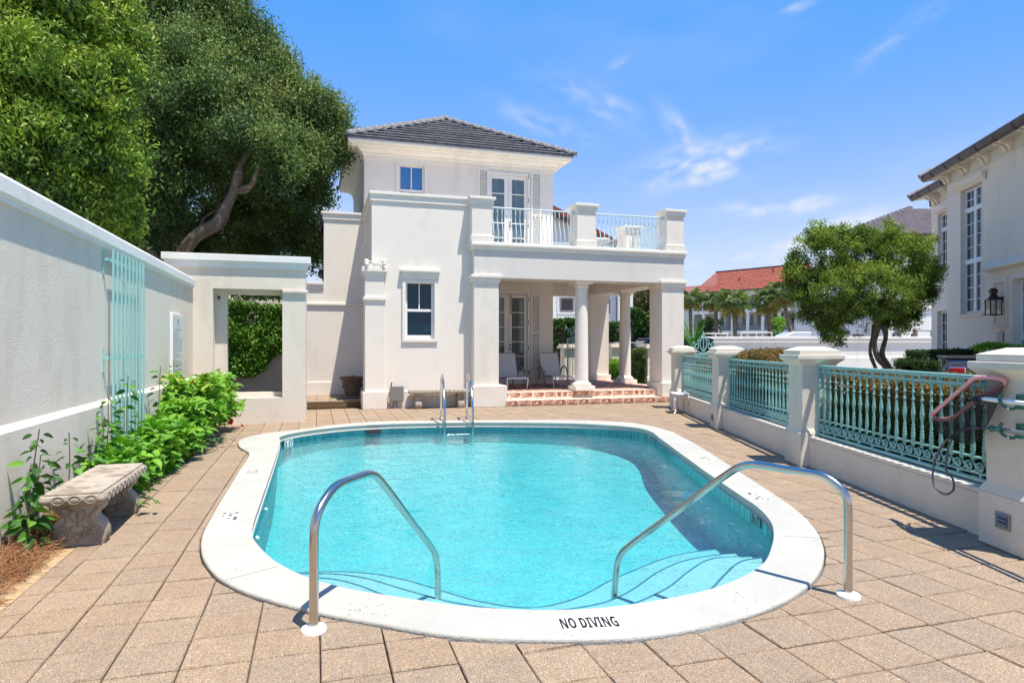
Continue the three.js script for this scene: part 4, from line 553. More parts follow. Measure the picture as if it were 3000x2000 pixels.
{
  const bp = [[0.011, 0], [0.02, 0.012], [0.014, 0.03], [0.022, 0.05], [0.014, 0.062], [0.02, 0.08], [0.013, 0.095], [0.018, 0.115], [0.011, 0.13], [0.017, 0.15], [0.010, 0.165], [0.0115, 0.20], [0.018, 0.245], [0.0195, 0.268], [0.0145, 0.31], [0.010, 0.37], [0.011, 0.385], [0.019, 0.395], [0.011, 0.405], [0.009, 0.42], [0.009, 0.56], [0.012, 0.58], [0.017, 0.59], [0.012, 0.60], [0.009, 0.62]];
  const baluster = share(lathe(bp, 8)), arch = share(new THREE.TorusGeometry(0.0655, 0.0072, 5, 12, Math.PI)), ringG = new THREE.TorusGeometry(0.036, 0.0075, 5, 12), curl = tube([[0.06, -0.05], [0.03, -0.035], [0.045, 0.0], [0.062, 0.03], [0.05, 0.055], [0.03, 0.045]].map(([a, b]) => new THREE.Vector3(a, b, 0)), 0.007, 14, 5);
  const scroll = share(mergeGeometries([ringG.clone().translate(-0.015, -0.015, 0), new THREE.TorusGeometry(0.018, 0.006, 5, 9).translate(-0.02, -0.02, 0), curl, ell(0.014, 0.022, 0.012, 6).translate(0.03, -0.005, 0), ell(0.012, 0.016, 0.012, 6).translate(-0.055, 0.045, 0)].map((g) => { const q = g.toNonIndexed(); return q; })));
  const wl = ['low cream wall under the near railing panel', 'low cream wall under the middle railing panel', 'low cream wall under the far railing panel behind the stool'], rl = ['nearest teal cast railing, the one behind the pink pool net', 'middle teal cast railing, between second and third pillars', 'farthest teal cast railing, behind the white stool'];
  for (let i = 0; i < 3; i++) {
    const a = FP[i], b = FP[i + 1], th = turnOf(a, b), L = Math.hypot(b[0] - a[0], b[1] - a[1]), w = local(thing('low_wall', wl[i], 'wall', [a[0], a[1], 0], 'low walls of the fence', th));
    mesh('wall_face', [box(0.2, L - 0.2, -0.04, 0.335, -0.13, 0.13, 0.01), box(0.2, L - 0.2, 0.335, 0.375, -0.135, 0.135, 0.008)], M.fence, w);
    const r = local(thing('fence_railing', rl[i], 'railing', [a[0], a[1], 0], 'teal railing panels of the fence', th)), x0 = 0.206, x1 = L - 0.206, n = 23, pitch = (x1 - x0 - 0.04) / n;
    mesh('top_rail', [box(x0, x1, 1.232, 1.252, -0.032, 0.032, 0.006), box(x0, x1, 1.214, 1.232, -0.02, 0.02)], M.teal, r); mesh('arch_rail', [box(x0, x1, 1.165, 1.18, -0.013, 0.013)], M.teal, r);
    mesh('scroll_rail', [box(x0, x1, 0.575, 0.588, -0.016, 0.016)], M.teal, r); mesh('bottom_rail', [box(x0, x1, 0.446, 0.458, -0.014, 0.014), box(x0, x1, 0.388, 0.420, -0.024, 0.024, 0.006)], M.teal, r);
    for (const x of [x0 + 0.012, x1 - 0.012]) mesh('end_post', [box(x - 0.014, x + 0.014, 0.388, 1.215, -0.014, 0.014)], M.teal, r);
    const blk = share(new THREE.BoxGeometry(0.026, 0.036, 0.022)); for (let k = 0; k * 0.262 < x1 - x0 - 0.1; k++) { put('spacer_block', blk, M.teal, r, x0 + 0.06 + k * 0.262, 1.197, 0); put('foot_block', blk, M.teal, r, x0 + 0.06 + k * 0.262, 0.433, 0); }
    for (let k = 0; k <= n; k++) { const x = x0 + 0.02 + k * pitch; put('baluster', baluster, M.teal, r, x, 0.59, 0); put('drop', share(lathe([[0.012, 0], [0.018, 0.012], [0.008, 0.035]], 6)), M.teal, r, x, 1.045, 0); put('baluster_head', share(box(-0.0085, 0.0085, 1.19, 1.236, -0.0085, 0.0085).translate(0, -1.19, 0)), M.teal, r, x, 1.125, 0); if (k < n) { const A = put('arch', arch, M.teal, r, x + pitch / 2, 1.098, 0); A.scale.x = pitch / 0.131; put('scroll', scroll, M.teal, r, x + pitch / 2, 0.516, 0); } }
    put('rail_bracket', share(box(-0.03, 0.03, 0, 0.06, -0.03, 0.03)), M.teal, r, x0 + 0.02, 1.175, 0);
  }
}
function vent(i, sLoc, h0, h1, half, label) {                                                             // louvred vent let into a pillar's pool face
  const p = FP[i], th = turnOf(FP[Math.max(0, i - 1)], FP[Math.min(3, i + 1)]), t = local(thing('wall_vent', label, 'vent', [p[0], p[1], 0], null, th)), y = 0.2405;
  mesh('plate', [...ring4(sLoc - half, sLoc + half, h0, h1, y, y + 0.012, half * 0.3), box(sLoc - half * 0.72, sLoc + half * 0.72, h0 + 0.02, h1 - 0.02, y - 0.004, y + 0.001)], M.ventGrey, t);
  for (let k = 0; k < 3; k++) { const h = lerp(h0, h1, (k + 1) / 4); mesh('louvre', [new THREE.BoxGeometry(half * 1.35, 0.028, 0.012).rotateX(-0.8).translate(sLoc, h, -(y + 0.012))], M.ventGrey, t); }
}
vent(0, -0.02, 0.16, 0.28, 0.072, 'grey three louvre vent in the base of the nearest pillar'); vent(2, 0.03, 0.12, 0.24, 0.06, 'small grey louvre vent in the base of the third pillar');
// hooks, poles, pool net and its cord
{
  const A = FP[0], B = FP[1], th = turnOf(A, B), ux = Math.cos(th), uy = Math.sin(th), nx = -uy, ny = ux, o = 0.315, A2 = [A[0] + nx * o, A[1] + ny * o], B2 = [B[0] + nx * o, B[1] + ny * o];
  const Q = (px, py) => { const p = onPlane(A2, B2, px, py); return V(p[0], p[2], p[1]); }, z8 = (x, y) => Q(2650 + x / 2.53, 1030 + y / 2.53);
  const near = (v, d) => v.clone().add(new THREE.Vector3(ux * -d, 0, uy * d));
  const hooks = (y, label) => { const h = thing('pole_hook', label, 'hook', [A2[0], A2[1], 1], 'green pole hooks'); const c = z8(770, y), n = new THREE.Vector3(nx, 0, -ny), k = [[-0.045, 0.055], [-0.06, 0.02], [-0.05, -0.02], [-0.015, -0.045], [0.02, -0.045], [0.035, -0.02]].map(([a, b]) => c.clone().addScaledVector(n, -0.02 - a * 0.8).add(new THREE.Vector3(0, b, 0)).add(new THREE.Vector3(ux * -a * 0.7, 0, uy * a * 0.7)));
    mesh('hook_arm', [tube(k, 0.011, 18, 8)], M.hook, h); const w = c.clone().addScaledVector(n, -0.085); mesh('hook_plate', [new THREE.BoxGeometry(0.045, 0.105, 0.025).rotateY(th).translate(w.x, w.y, w.z)], M.hook, h); mesh('screw', [ell(0.008, 0.008, 0.008, 6).translate(c.x, c.y - 0.045, c.z)], M.plastic, h); };
  hooks(372, 'green hook holding the upper white net pole on the nearest pillar'); hooks(588, 'green hook holding the lower metal pole on the nearest pillar');
  const net = thing('pool_net', 'pink framed pool skimmer net on a white pole resting in the upper hook', 'pool net', [A2[0] + ux * 0.7, A2[1] + uy * 0.7, 1]), n = new THREE.Vector3(nx, 0, -ny);
  const fr = [[235, 498], [212, 470], [230, 445], [500, 215], [560, 192], [620, 188], [665, 205], [660, 235], [520, 352], [400, 462], [340, 497]].map(([x, y], i) => z8(x, y).addScaledVector(n, [0, 0.0, 0, 0, 0, -0.02, -0.06, -0.08, -0.03, 0, 0][i]));
  mesh('frame', [tube(fr, 0.017, 90, 8, 0.35, true)], M.pink, net);
  mesh('pole', [rod(z8(560, 345), near(z8(885, 384), 1.2), 0.0165, 12)], M.plastic, net); mesh('yoke', [rod(z8(520, 352), z8(580, 345), 0.024, 8), rod(z8(520, 352), fr[8], 0.02)], std({ color: rgb(0.02, 0.03, 0.08), roughness: 0.4 }), net);
  // bag: a soft mesh hanging from the frame
  const c = new THREE.Vector3(); fr.forEach((v) => c.addScaledVector(v, 1 / fr.length)); const cv = new THREE.CatmullRomCurve3(fr, true, 'catmullrom', 0.35), pos = [], bot = z8(520, 690).addScaledVector(n, 0.05), rows = 7, cols = 26, G = (r, k) => { const e = cv.getPoint((k % cols) / cols), t = r / rows, q = e.clone().lerp(bot, t ** 1.5); q.y = lerp(e.y, Math.min(e.y, lerp(e.y, bot.y, Math.sin(t * 1.57))), 1); return q.addScaledVector(n, 0.04 * Math.sin(t * 3.1)); };
  for (let r = 0; r < rows; r++) for (let k = 0; k < cols; k++) { const a = G(r, k), b = G(r, k + 1), d = G(r + 1, k + 1), e = G(r + 1, k); for (const v of [a, b, d, a, d, e]) pos.push(v.x, v.y, v.z); }
  const bg = new THREE.BufferGeometry(); bg.setAttribute('position', new THREE.BufferAttribute(new Float32Array(pos), 3)); bg.computeVertexNormals(); mesh('net_bag', [bg], std({ color: rgb(0.012, 0.011, 0.012), transparent: true, opacity: 0.5, side: THREE.DoubleSide, roughness: 0.9 }), net);
  const p2 = thing('brush_pole', 'long metal pool pole with a green tip in the lower hook', 'pole', [A2[0], A2[1], 0.8]); mesh('tube', [rod(z8(690, 572), near(z8(885, 606), 1.2), 0.0165, 12)], M.alu, p2); mesh('tip', [rod(z8(650, 568), z8(692, 573), 0.020, 10), rod(z8(645, 568), z8(652, 568), 0.024, 10)], M.hook, p2);
  const cord = [[645, 568], [560, 562], [480, 572], [400, 605], [320, 670], [260, 770], [232, 880], [238, 980], [280, 1035], [330, 1056], [375, 1035], [388, 1000], [378, 940], [358, 880], [362, 780], [378, 700], [410, 635], [460, 592], [540, 568], [600, 566]].map(([x, y], i) => z8(x, y).addScaledVector(n, 0.02 + (i > 12 ? 0.03 : 0)));
  const cd = thing('cord', 'looped grey cable hanging from the lower pole over the railing', 'cable', [A2[0] + ux * 0.8, A2[1] + uy * 0.8, 0.5]); mesh('cable', [tube(cord, 0.0085, 140, 7)], std({ color: rgb(0.10, 0.10, 0.115), roughness: 0.5 }), cd);
}
// ---------------------------------------------------------------- steel handrails and ladder
function handrail(B, L, prof, label) {
  const t = thing('handrail', label, 'handrail', [B[0], B[1], 0], 'entry handrails of the pool'), l = Math.hypot(L[0] - B[0], L[1] - B[1]), P = prof.map(([s, h]) => V(B[0] + (L[0] - B[0]) * s / l, h, B[1] + (L[1] - B[1]) * s / l));
  mesh('tube', [bentRod(P, 0.0245, 0.12, 18)], M.steel, t);
  mesh('cover_plate', [lathe([[0.026, 0.022], [0.045, 0.02], [0.062, 0.014], [0.066, 0.004], [0.066, -0.01]], 28).translate(B[0], 0.008, -B[1])], M.plastic, t);
}
handrail([-0.008, 3.573], [0.925, 5.05], [[0, -0.05], [0.004, 0.60], [0.20, 0.722], [0.665, 0.712], [1.712, -0.135], [1.74, -0.52]], 'left stainless steel handrail, with its white base by the near coping');
handrail([3.041, 3.137], [2.26, 4.71], [[0, -0.05], [0.004, 0.61], [0.12, 0.70], [0.66, 0.715], [1.712, -0.15], [1.75, -0.52]], 'right stainless steel handrail, with its white base on the right paving');
{
  const t = thing('pool_ladder', 'chrome pool ladder at the far edge in front of the house', 'ladder', [2.7, 12.7, 0]);
  for (const [bx, by, lx, ly] of [[2.457, 13.15, 2.31, 12.02], [2.99, 13.13, 2.84, 11.98]]) {
    const l = Math.hypot(lx - bx, ly - by), P = [[0, -0.04], [0.05, 0.55], [0.16, 0.83], [0.46, 0.90], [0.86, 0.72], [1.2, 0.22], [1.215, -0.75]].map(([s, h]) => V(bx + (lx - bx) * s / l, h, by + (ly - by) * s / l));
    mesh('side_rail', [tube(P, 0.0225, 60, 12, 0.4)], M.chrome, t); mesh('deck_flange', [lathe([[0.024, 0.02], [0.045, 0.014], [0.048, 0]], 18).translate(bx, 0.004, -by)], M.chrome, t); mesh('stay', [rod(V(lerp(bx, lx, 0.03), 0.14, lerp(by, ly, 0.03)), V(lerp(bx, lx, 0.97), 0.05, lerp(by, ly, 0.97)), 0.014)], M.chrome, t);
  }
  for (const h of [-0.18, -0.42, -0.66]) mesh('tread', [box(2.33, 2.83, h - 0.014, h + 0.014, 11.96, 12.05, 0.01)], M.chrome, t);
}
// ---------------------------------------------------------------- stone benches, stool, pot, boxes, lamps
function bench(len, depth, h, wLeg, inset, name, label, pos, turn, group) {                               // long axis along local x
  const t = local(thing(name, label, 'bench', pos, group, turn)), s = len / 2, d = depth / 2, top = [];
  mesh('seat_slab', [box(-s, s, h - 0.022, h, -d, d, 0.010), box(-s + 0.012, s - 0.012, h - 0.095, h - 0.075, -d + 0.012, d - 0.012, 0.006)], M.stoneTop, t);
  const br = []; for (const y of [-d, d]) br.push(rod(new THREE.Vector3(-s, h - 0.05, -y), new THREE.Vector3(s, h - 0.05, -y), 0.032, 10)); for (const x of [-s, s]) br.push(rod(new THREE.Vector3(x, h - 0.05, -d), new THREE.Vector3(x, h - 0.05, d), 0.032, 10), ell(0.032, 0.032, 0.032, 8).translate(x, h - 0.05, -d), ell(0.032, 0.032, 0.032, 8).translate(x, h - 0.05, d));
  br.push(box(-s, s, h - 0.078, h - 0.022, -d, d)); const egg = (x, y, alongX) => br.push(ell(alongX ? 0.042 : 0.014, 0.026, alongX ? 0.014 : 0.042, 8).translate(x, h - 0.05, -y), new THREE.TorusGeometry(0.04, 0.006, 5, 14).scale(1, 0.72, 1).rotateY(alongX ? 0 : Math.PI / 2).translate(x + (alongX ? 0 : Math.sign(x) * 0.008), h - 0.05, -y - (alongX ? Math.sign(y) * 0.008 : 0)));
  for (let x = -s + 0.06; x < s - 0.02; x += 0.105) { egg(x, d + 0.022, true); egg(x, -d - 0.022, true); } for (let y = -d + 0.06; y < d - 0.02; y += 0.105) { egg(s + 0.022, y, false); egg(-s - 0.022, y, false); }
  mesh('egg_and_dart_edge', br, M.stone, t);
  for (const x of [-s + inset, s - inset]) {
    const hw = d - 0.025, sh = new THREE.Shape(), H = h - 0.095; sh.moveTo(-hw, 0); sh.lineTo(hw, 0); sh.lineTo(hw + 0.01, 0.03); sh.bezierCurveTo(hw + 0.035, 0.08, hw + 0.01, 0.16, hw - 0.035, 0.19); sh.bezierCurveTo(hw - 0.06, 0.215, hw - 0.05, 0.24, hw - 0.015, 0.265); sh.bezierCurveTo(hw + 0.005, 0.28, hw, H - 0.02, hw - 0.02, H); sh.lineTo(-hw + 0.02, H); sh.bezierCurveTo(-hw, H - 0.02, -hw - 0.005, 0.28, -hw + 0.015, 0.265); sh.bezierCurveTo(-hw + 0.05, 0.24, -hw + 0.06, 0.215, -hw + 0.035, 0.19); sh.bezierCurveTo(-hw - 0.01, 0.16, -hw - 0.035, 0.08, -hw - 0.01, 0.03); sh.closePath();
    const g = new THREE.ExtrudeGeometry(sh, { depth: wLeg - 0.03, bevelEnabled: true, bevelSize: 0.012, bevelThickness: 0.015, bevelSegments: 3, curveSegments: 10 }).translate(0, 0, -(wLeg - 0.03) / 2).rotateY(Math.PI / 2).translate(x, 0, 0), leg = mesh('leg', [g], M.stone, t), orn = [];
    for (const f of [-1, 1]) { const fx = x + f * wLeg / 2; for (const k of [-1, 1]) { const c = (y, hh) => new THREE.Vector3(fx, hh, -y * k); for (const [r, q] of [[0.058, 0.009], [0.038, 0.008], [0.018, 0.009]]) orn.push(new THREE.TorusGeometry(r, q, 6, 18).rotateY(Math.PI / 2).translate(fx, 0.085, -k * (hw - 0.055))); orn.push(tube([c(hw - 0.06, 0.15), c(hw - 0.085, 0.19), c(hw - 0.07, 0.235), c(hw - 0.035, 0.265), c(hw - 0.04, 0.29)], 0.009, 18, 6), tube([c(0.0, 0.03), c(0.035, 0.08), c(0.045, 0.13), c(0.03, 0.15)], 0.008, 12, 6), tube([c(0.02, 0.18), c(0.05, 0.215), c(0.045, 0.25), c(0.02, 0.265)], 0.008, 14, 6)); } for (let q = 0; q < 5; q++) orn.push(ell(0.009, 0.013, 0.011 + 0.004 * (q % 2), 6).translate(fx, 0.15 + q * 0.025, 0)); }
    mesh('carved_scrolls', orn, M.stone, leg);
    mesh('leg_cap', [box(x - wLeg / 2 - 0.01, x + wLeg / 2 + 0.01, H - 0.03, H + 0.002, -hw + 0.005, hw - 0.005, 0.006)], M.stone, leg);
  }
  return t;
}
bench(1.22, 0.37, 0.42, 0.13, 0.17, 'stone_bench', 'weathered carved stone bench beside the flower bed on the left', [-1.70, 6.10, 0], Math.PI / 2, 'carved stone benches');
bench(1.36, 0.32, 0.44, 0.15, 0.17, 'stone_bench', 'carved stone bench against the pool house wall behind the ladder', [2.82, 15.36, 0], 0, 'carved stone benches');
{
  const t = local(thing('stool', 'ornate white cast metal stool with curved legs by the farthest pillar', 'stool', [7.72, 12.74, 0], null, 1.2)), W2 = 0.29, D2 = 0.17;
  const s = new THREE.Shape(); s.moveTo(-W2, -D2 + 0.08); s.quadraticCurveTo(-W2, -D2, -W2 + 0.08, -D2); s.lineTo(W2 - 0.08, -D2); s.quadraticCurveTo(W2, -D2, W2, -D2 + 0.08); s.lineTo(W2, D2 - 0.08); s.quadraticCurveTo(W2, D2, W2 - 0.08, D2); s.lineTo(-W2 + 0.08, D2); s.quadraticCurveTo(-W2, D2, -W2, D2 - 0.08);
  mesh('seat', [slab(s, 0.405, 0.445, 0.012)], M.castWhite, t);
  for (const [sx, sy] of [[-1, -1], [1, -1], [1, 1], [-1, 1]]) { const q = [[-0.05, 0.40, 0.02], [0.0, 0.37, 0.022], [0.012, 0.30, 0.019], [-0.02, 0.20, 0.014], [-0.035, 0.11, 0.012], [-0.012, 0.04, 0.014], [0.03, 0.012, 0.016]], pts = q.map(([o, h]) => new THREE.Vector3(sx * (W2 - 0.04 + o), h, -sy * (D2 - 0.03 + o * 0.7))), g = []; for (let k = 0; k < pts.length - 1; k++) g.push(rod(pts[k], pts[k + 1], q[k][2], 8, q[k + 1][2]), ell(q[k + 1][2], q[k + 1][2], q[k + 1][2], 8).translate(pts[k + 1].x, pts[k + 1].y, pts[k + 1].z)); mesh('leg', g, M.castWhite, t); }
  const ap = []; for (let x = -W2 + 0.06; x <= W2 - 0.05; x += 0.045) for (const y of [-D2 + 0.02, D2 - 0.02]) ap.push(new THREE.TorusGeometry(0.02, 0.005, 5, 10).translate(x, 0.385, -y)); for (let y = -D2 + 0.07; y <= D2 - 0.06; y += 0.045) for (const x of [-W2 + 0.02, W2 - 0.02]) ap.push(new THREE.TorusGeometry(0.02, 0.005, 5, 10).rotateY(Math.PI / 2).translate(x, 0.385, -y)); mesh('pierced_apron', ap, M.castWhite, t);
}
{
  const t = thing('planter_pot', 'weathered brown stone planter pot with garland relief in the shaded passage', 'planter', [0.93, 17.7, 0.16]);
  mesh('pot_body', [lathe([[0.0, 0], [0.17, 0], [0.18, 0.03], [0.19, 0.06], [0.25, 0.36], [0.27, 0.42], [0.315, 0.43], [0.32, 0.48], [0.30, 0.50], [0.27, 0.49], [0.26, 0.44], [0, 0.43]], 30).translate(0.93, 0.16, -17.7)], M.pot, t);
  const g = []; for (let k = 0; k < 5; k++) { const p = []; for (let i = 0; i <= 8; i++) { const a = (k + i / 8) * 1.2566, r = 0.232 + 0.03 * Math.abs(i / 4 - 1); p.push(V(0.93 + r * Math.cos(a), 0.16 + 0.31 - 0.09 * Math.sin(Math.PI * i / 8), 17.7 + r * Math.sin(a))); } g.push(tube(p, 0.017, 24, 6)); } mesh('garland', g, M.pot, t);
  mesh('soil', [new THREE.CylinderGeometry(0.26, 0.26, 0.02, 20).translate(0.93, 0.60, -17.7)], M.bed, t); const R = rng(4), pt = []; for (let k = 0; k < 14; k++) pt.push([0.93 + (R() - 0.5) * 0.14, 0.63 + R() * 0.03, -17.7 + (R() - 0.5) * 0.1, 1, R()]); scatter('sprouts', t, leafSpray(4, 0.02, 0.05, 0.02, 8, 0.5), M.leaf, pt, R, 1, [[0.03, 0.1, 0.02], [0.06, 0.16, 0.03]], 'stuff');
}
{ const t = thing('door_mat', 'dark round edged mat lying on the passage floor by the pot', 'mat', [0.95, 16.85, 0.16]), s = new THREE.Shape(); s.absellipse(0.92, 16.85, 0.36, 0.2, 0, 6.283); mesh('mat_pad', [slab(s, 0.161, 0.175, 0.004)], M.dark, t); }
{
  const t = thing('electrical_box', 'dark grey metal electrical box with conduit low on the pool house wall', 'electrical box', [1.84, 15.55, 0]);
  mesh('cabinet', [box(1.68, 2.0, 0.18, 0.52, 15.47, 15.58, 0.006)], M.greyPaint, t); mesh('latch', [new THREE.CylinderGeometry(0.012, 0.012, 0.01, 10).rotateX(1.5708).translate(1.84, 0.36, -15.468)], M.ventGrey, t);
  mesh('conduit', [rod(V(1.84, -0.02, 15.53), V(1.84, 0.19, 15.53), 0.017)], M.ventGrey, t); mesh('junction_box', [box(1.625, 1.67, 0.14, 0.28, 15.49, 15.58, 0.004)], std({ color: rgb(0.55, 0.42, 0.34), roughness: 0.7 }), t); mesh('cable_loop', [tube([V(1.65, 0.14, 15.53), V(1.67, 0.07, 15.51), V(1.74, 0.05, 15.51), V(1.77, 0.12, 15.53), V(1.78, 0.19, 15.53)], 0.010, 20, 6)], M.dark, t); mesh('stub_pipe', [rod(V(1.71, 0.52, 15.53), V(1.725, 0.62, 15.53), 0.013)], M.dark, t);
}
{
  const t = thing('floodlight', 'twin white floodlights with a small junction box on the corner pilaster', 'floodlight', [1.33, 15.42, 3.42]), b = 3.40;
  mesh('junction_box', [box(1.27, 1.42, b, b + 0.09, 15.47, 15.56, 0.006)], M.plastic, t);
  for (const k of [-1, 1]) { const c = V(1.335 + k * 0.20, b + (k < 0 ? 0.03 : 0.05), 15.42); mesh('lamp_head', [ell(0.062, 0.062, 0.062, 14).translate(c.x, c.y, c.z), rod(c, c.clone().add(new THREE.Vector3(0, -0.085, 0.035)), 0.055, 14, 0.045), rod(V(1.335 + k * 0.08, b + 0.045, 15.51), c, 0.014, 8)], std({ color: rgb(0.72, 0.66, 0.57), roughness: 0.45 }), t); }
}
// ---------------------------------------------------------------- on the garden wall: trellis and rules board
{
  const t = thing('trellis', 'tall pale turquoise metal trellis of upright bars fixed to the garden wall', 'trellis', [-2.1, 8.6, 0]), X = -2.092;
  for (let k = 0; k < 9; k++) { const y = 8.0 + k * 0.160; mesh('upright', [box(X - 0.008, X + 0.008, 0.12, 2.53, y - 0.021, y + 0.021)], M.trellis, t); }
  for (const h of [2.41, 1.36, 0.42]) mesh('crossbar', [box(X - 0.022, X - 0.0085, h - 0.022, h + 0.022, 7.95, 9.31)], M.trellis, t);
  for (const y of [7.90, 8.66, 9.30]) for (const h of [2.41, 1.36]) mesh('wall_bracket', [box(-2.172, -2.158, h - 0.15, h + 0.10, y - 0.018, y + 0.018), box(-2.158, X - 0.02, h - 0.012, h + 0.018, y - 0.013, y + 0.013)], M.trellis, t);
}
{
  const t = thing('rules_sign', 'white framed pool rules board on the garden wall above the shrubs', 'sign', [-2.15, 11.65, 1.49]), c = document.createElement('canvas'); c.width = 512; c.height = 720; const q = c.getContext('2d');
  q.fillStyle = '#d9d9d6'; q.fillRect(0, 0, 512, 720); q.textAlign = 'center'; q.fillStyle = '#4d565c'; q.beginPath(); q.ellipse(256, 64, 40, 30, 0, 0, 7); q.fill(); q.fillStyle = '#d9d9d6'; for (const x of [238, 254, 270]) q.fillRect(x, 50, 5, 26);
  q.fillStyle = '#8a9297'; for (let k = 0; k < 9; k++) q.fillRect(166 + k * 21, 112, 12, 9); q.fillStyle = '#6f787d'; q.font = 'bold 58px sans-serif'; q.fillText('POOL RULES', 256, 186);
  const R = rng(33); q.fillStyle = '#848c90'; let y = 206; for (const w of [0.62, 0.58, 0.6, 0.96, 0.98, 0.97, 0.85, 0.99, 0.96, 0.98, 0.3, 0.66, 0.98, 0.16, 0.55, 0.96]) { let x = 24; while (x < 24 + w * 464) { const l = 8 + R() * 12; q.fillRect(x, y, l, 14); x += l + 5 + (R() < 0.2 ? 10 : 0); } y += 23.5; }
  q.fillStyle = '#6d8084'; q.fillRect(24, y, 440, 5); for (let x = 24; x < 470; x += 24) q.fillRect(x, y + 6, 14, 30); q.font = 'bold 84px sans-serif'; q.fillStyle = '#62777c'; q.save(); q.translate(256, 698); q.scale(1.0, 0.95); q.fillText('NO DIVING', 0, 0); q.restore();
  const tx = new THREE.CanvasTexture(c); tx.colorSpace = THREE.SRGBColorSpace;
  mesh('frame', [box(-2.172, -2.13, 0.97, 2.0, 11.26, 12.06, 0.006)], M.white, t); const g = new THREE.PlaneGeometry(0.72, 0.95).rotateY(Math.PI / 2); g.userData.ready = true; const m = new THREE.Mesh(g, std({ map: tx, roughness: 0.35 })); m.name = 'printed_panel'; m.position.set(-2.126 + 2.15, 1.485 - 1.49, -(11.66 - 11.65)); m.receiveShadow = true; t.add(m);
}
// ---------------------------------------------------------------- porch furniture
function lounger(x, y, label) {
  const t = thing('lounge_chair', label, 'lounge chair', [x, y, 0.335], 'sling lounge chairs on the porch'), H = 0.335, P = (a, d, h) => V(x + a, H + h, y + d), sheet = (pts, w, th) => { const up = pts.map(([d, h]) => [y + d, H + h]), lo = pts.slice().reverse().map(([d, h]) => [y + d + th * 0.5, H + h - th]); return profileX([...up, ...lo], x - w, x + w); };
  mesh('seat_sling', [sheet([[0, 0.30], [0.25, 0.315], [0.6, 0.30], [0.92, 0.28]], 0.28, 0.02)], M.sling, t); mesh('back_sling', [sheet([[0.92, 0.30], [1.02, 0.55], [1.18, 0.92]], 0.285, 0.03)], M.sling, t);
  mesh('front_tube', [bentRod([P(-0.26, 0.02, 0.0), P(-0.29, 0.0, 0.29), P(0.29, 0.0, 0.29), P(0.26, 0.02, 0.0)], 0.017, 0.03, 8)], std({ color: rgb(0.75, 0.74, 0.72), metalness: 0.3, roughness: 0.4 }), t);
  for (const s of [-1, 1]) { mesh('side_rail', [tube([P(s * 0.29, 0, 0.28), P(s * 0.29, 0.5, 0.29), P(s * 0.29, 0.92, 0.27), P(s * 0.29, 1.5, 0.26)], 0.016, 24, 8)], M.alu, t); mesh('curved_arm', [tube([P(s * 0.34, 0.12, 0.03), P(s * 0.36, 0.28, -0.005 + 0.02), P(s * 0.36, 0.5, 0.12), P(s * 0.36, 0.6, 0.4), P(s * 0.36, 0.78, 0.545), P(s * 0.355, 1.0, 0.50), P(s * 0.33, 1.08, 0.30)], 0.022, 44, 8)], M.alu, t); mesh('rear_leg', [rod(P(s * 0.27, 1.25, 0.27), P(s * 0.27, 1.4, 0), 0.016)], M.alu, t); mesh('back_rail', [rod(P(s * 0.29, 0.92, 0.28), P(s * 0.29, 1.19, 0.93), 0.016)], M.alu, t); }
  mesh('back_top_bar', [rod(P(-0.29, 1.19, 0.93), P(0.29, 1.19, 0.93), 0.016)], M.alu, t);
}
lounger(5.06, 16.25, 'grey sling lounge chair half hidden by the big left porch pillar'); lounger(6.52, 16.75, 'grey sling lounge chair standing behind the front porch column');
{ const t = thing('side_table', 'small grey glass topped side table between the two lounge chairs', 'table', [5.95, 17.5, 0.335]); mesh('table_top', [box(5.68, 6.2, 0.76, 0.785, 17.2, 17.7, 0.006)], M.alu, t); for (const [x, y] of [[5.71, 17.23], [6.17, 17.23], [6.17, 17.67], [5.71, 17.67]]) mesh('leg', [rod(V(x, 0.335, y), V(x, 0.765, y), 0.014)], M.alu, t); mesh('shelf', [box(5.72, 6.16, 0.55, 0.565, 17.24, 17.66)], M.alu, t); }

// ---------------------------------------------------------------- flower bed along the garden wall
const LIME = [[0.039, 0.130, 0.010], [0.098, 0.286, 0.016], [0.182, 0.442, 0.023], [0.351, 0.500, 0.039]];
{ // pine straw
  const g = rod(new THREE.Vector3(-0.11, 0, 0), new THREE.Vector3(0.11, 0.006, 0), 0.0016, 3); g.userData.ready = true; const R = rng(71), pts = [];
  for (let k = 0; k < 5200; k++) { const y = 2.2 + 5.6 * R(), u = R(), x = -2.12 + 0.33 * u + 0.02 * Math.sin(y * 9), hump = 0.10 * Math.sin(Math.min(1, (1 - u) * 1.4 + 0.1) * 1.57) * (0.6 + 0.8 * vnoise(y * 0.1, u * 0.5, 12, 9)); pts.push([x, hump * (0.3 + 0.7 * R()), -y, 1, R()]); }
  const m = scatter('pine_straw', scene, share(g), M.needle, pts, R, 1, [[0.16, 0.06, 0.025], [0.34, 0.15, 0.06], [0.46, 0.24, 0.11], [0.30, 0.18, 0.10]], 'stuff'); tag(m, 'brown pine straw mulch in the flower bed at the foot of the garden wall', 'mulch');
  mesh('bed_soil', [box(-2.17, -1.92, -0.03, 0.012, -2, 13.3)], std({ color: rgb(0.13, 0.07, 0.035), roughness: 1 }), scene, { kind: 'structure' });
}
const leafG = [share(bigLeaf(0.13, 0.075, 0.35)), share(bigLeaf(0.105, 0.06, 0.25)), share(bigLeaf(0.085, 0.045, 0.5))];
const leafMats = [[0.04, 0.15, 0.014], [0.07, 0.22, 0.016], [0.12, 0.30, 0.02], [0.03, 0.10, 0.014]].map((c) => phys({ color: rgb(...c), roughness: 0.55, transmission: 0.28, thickness: 0, side: THREE.DoubleSide, specularIntensity: 0.6 }));
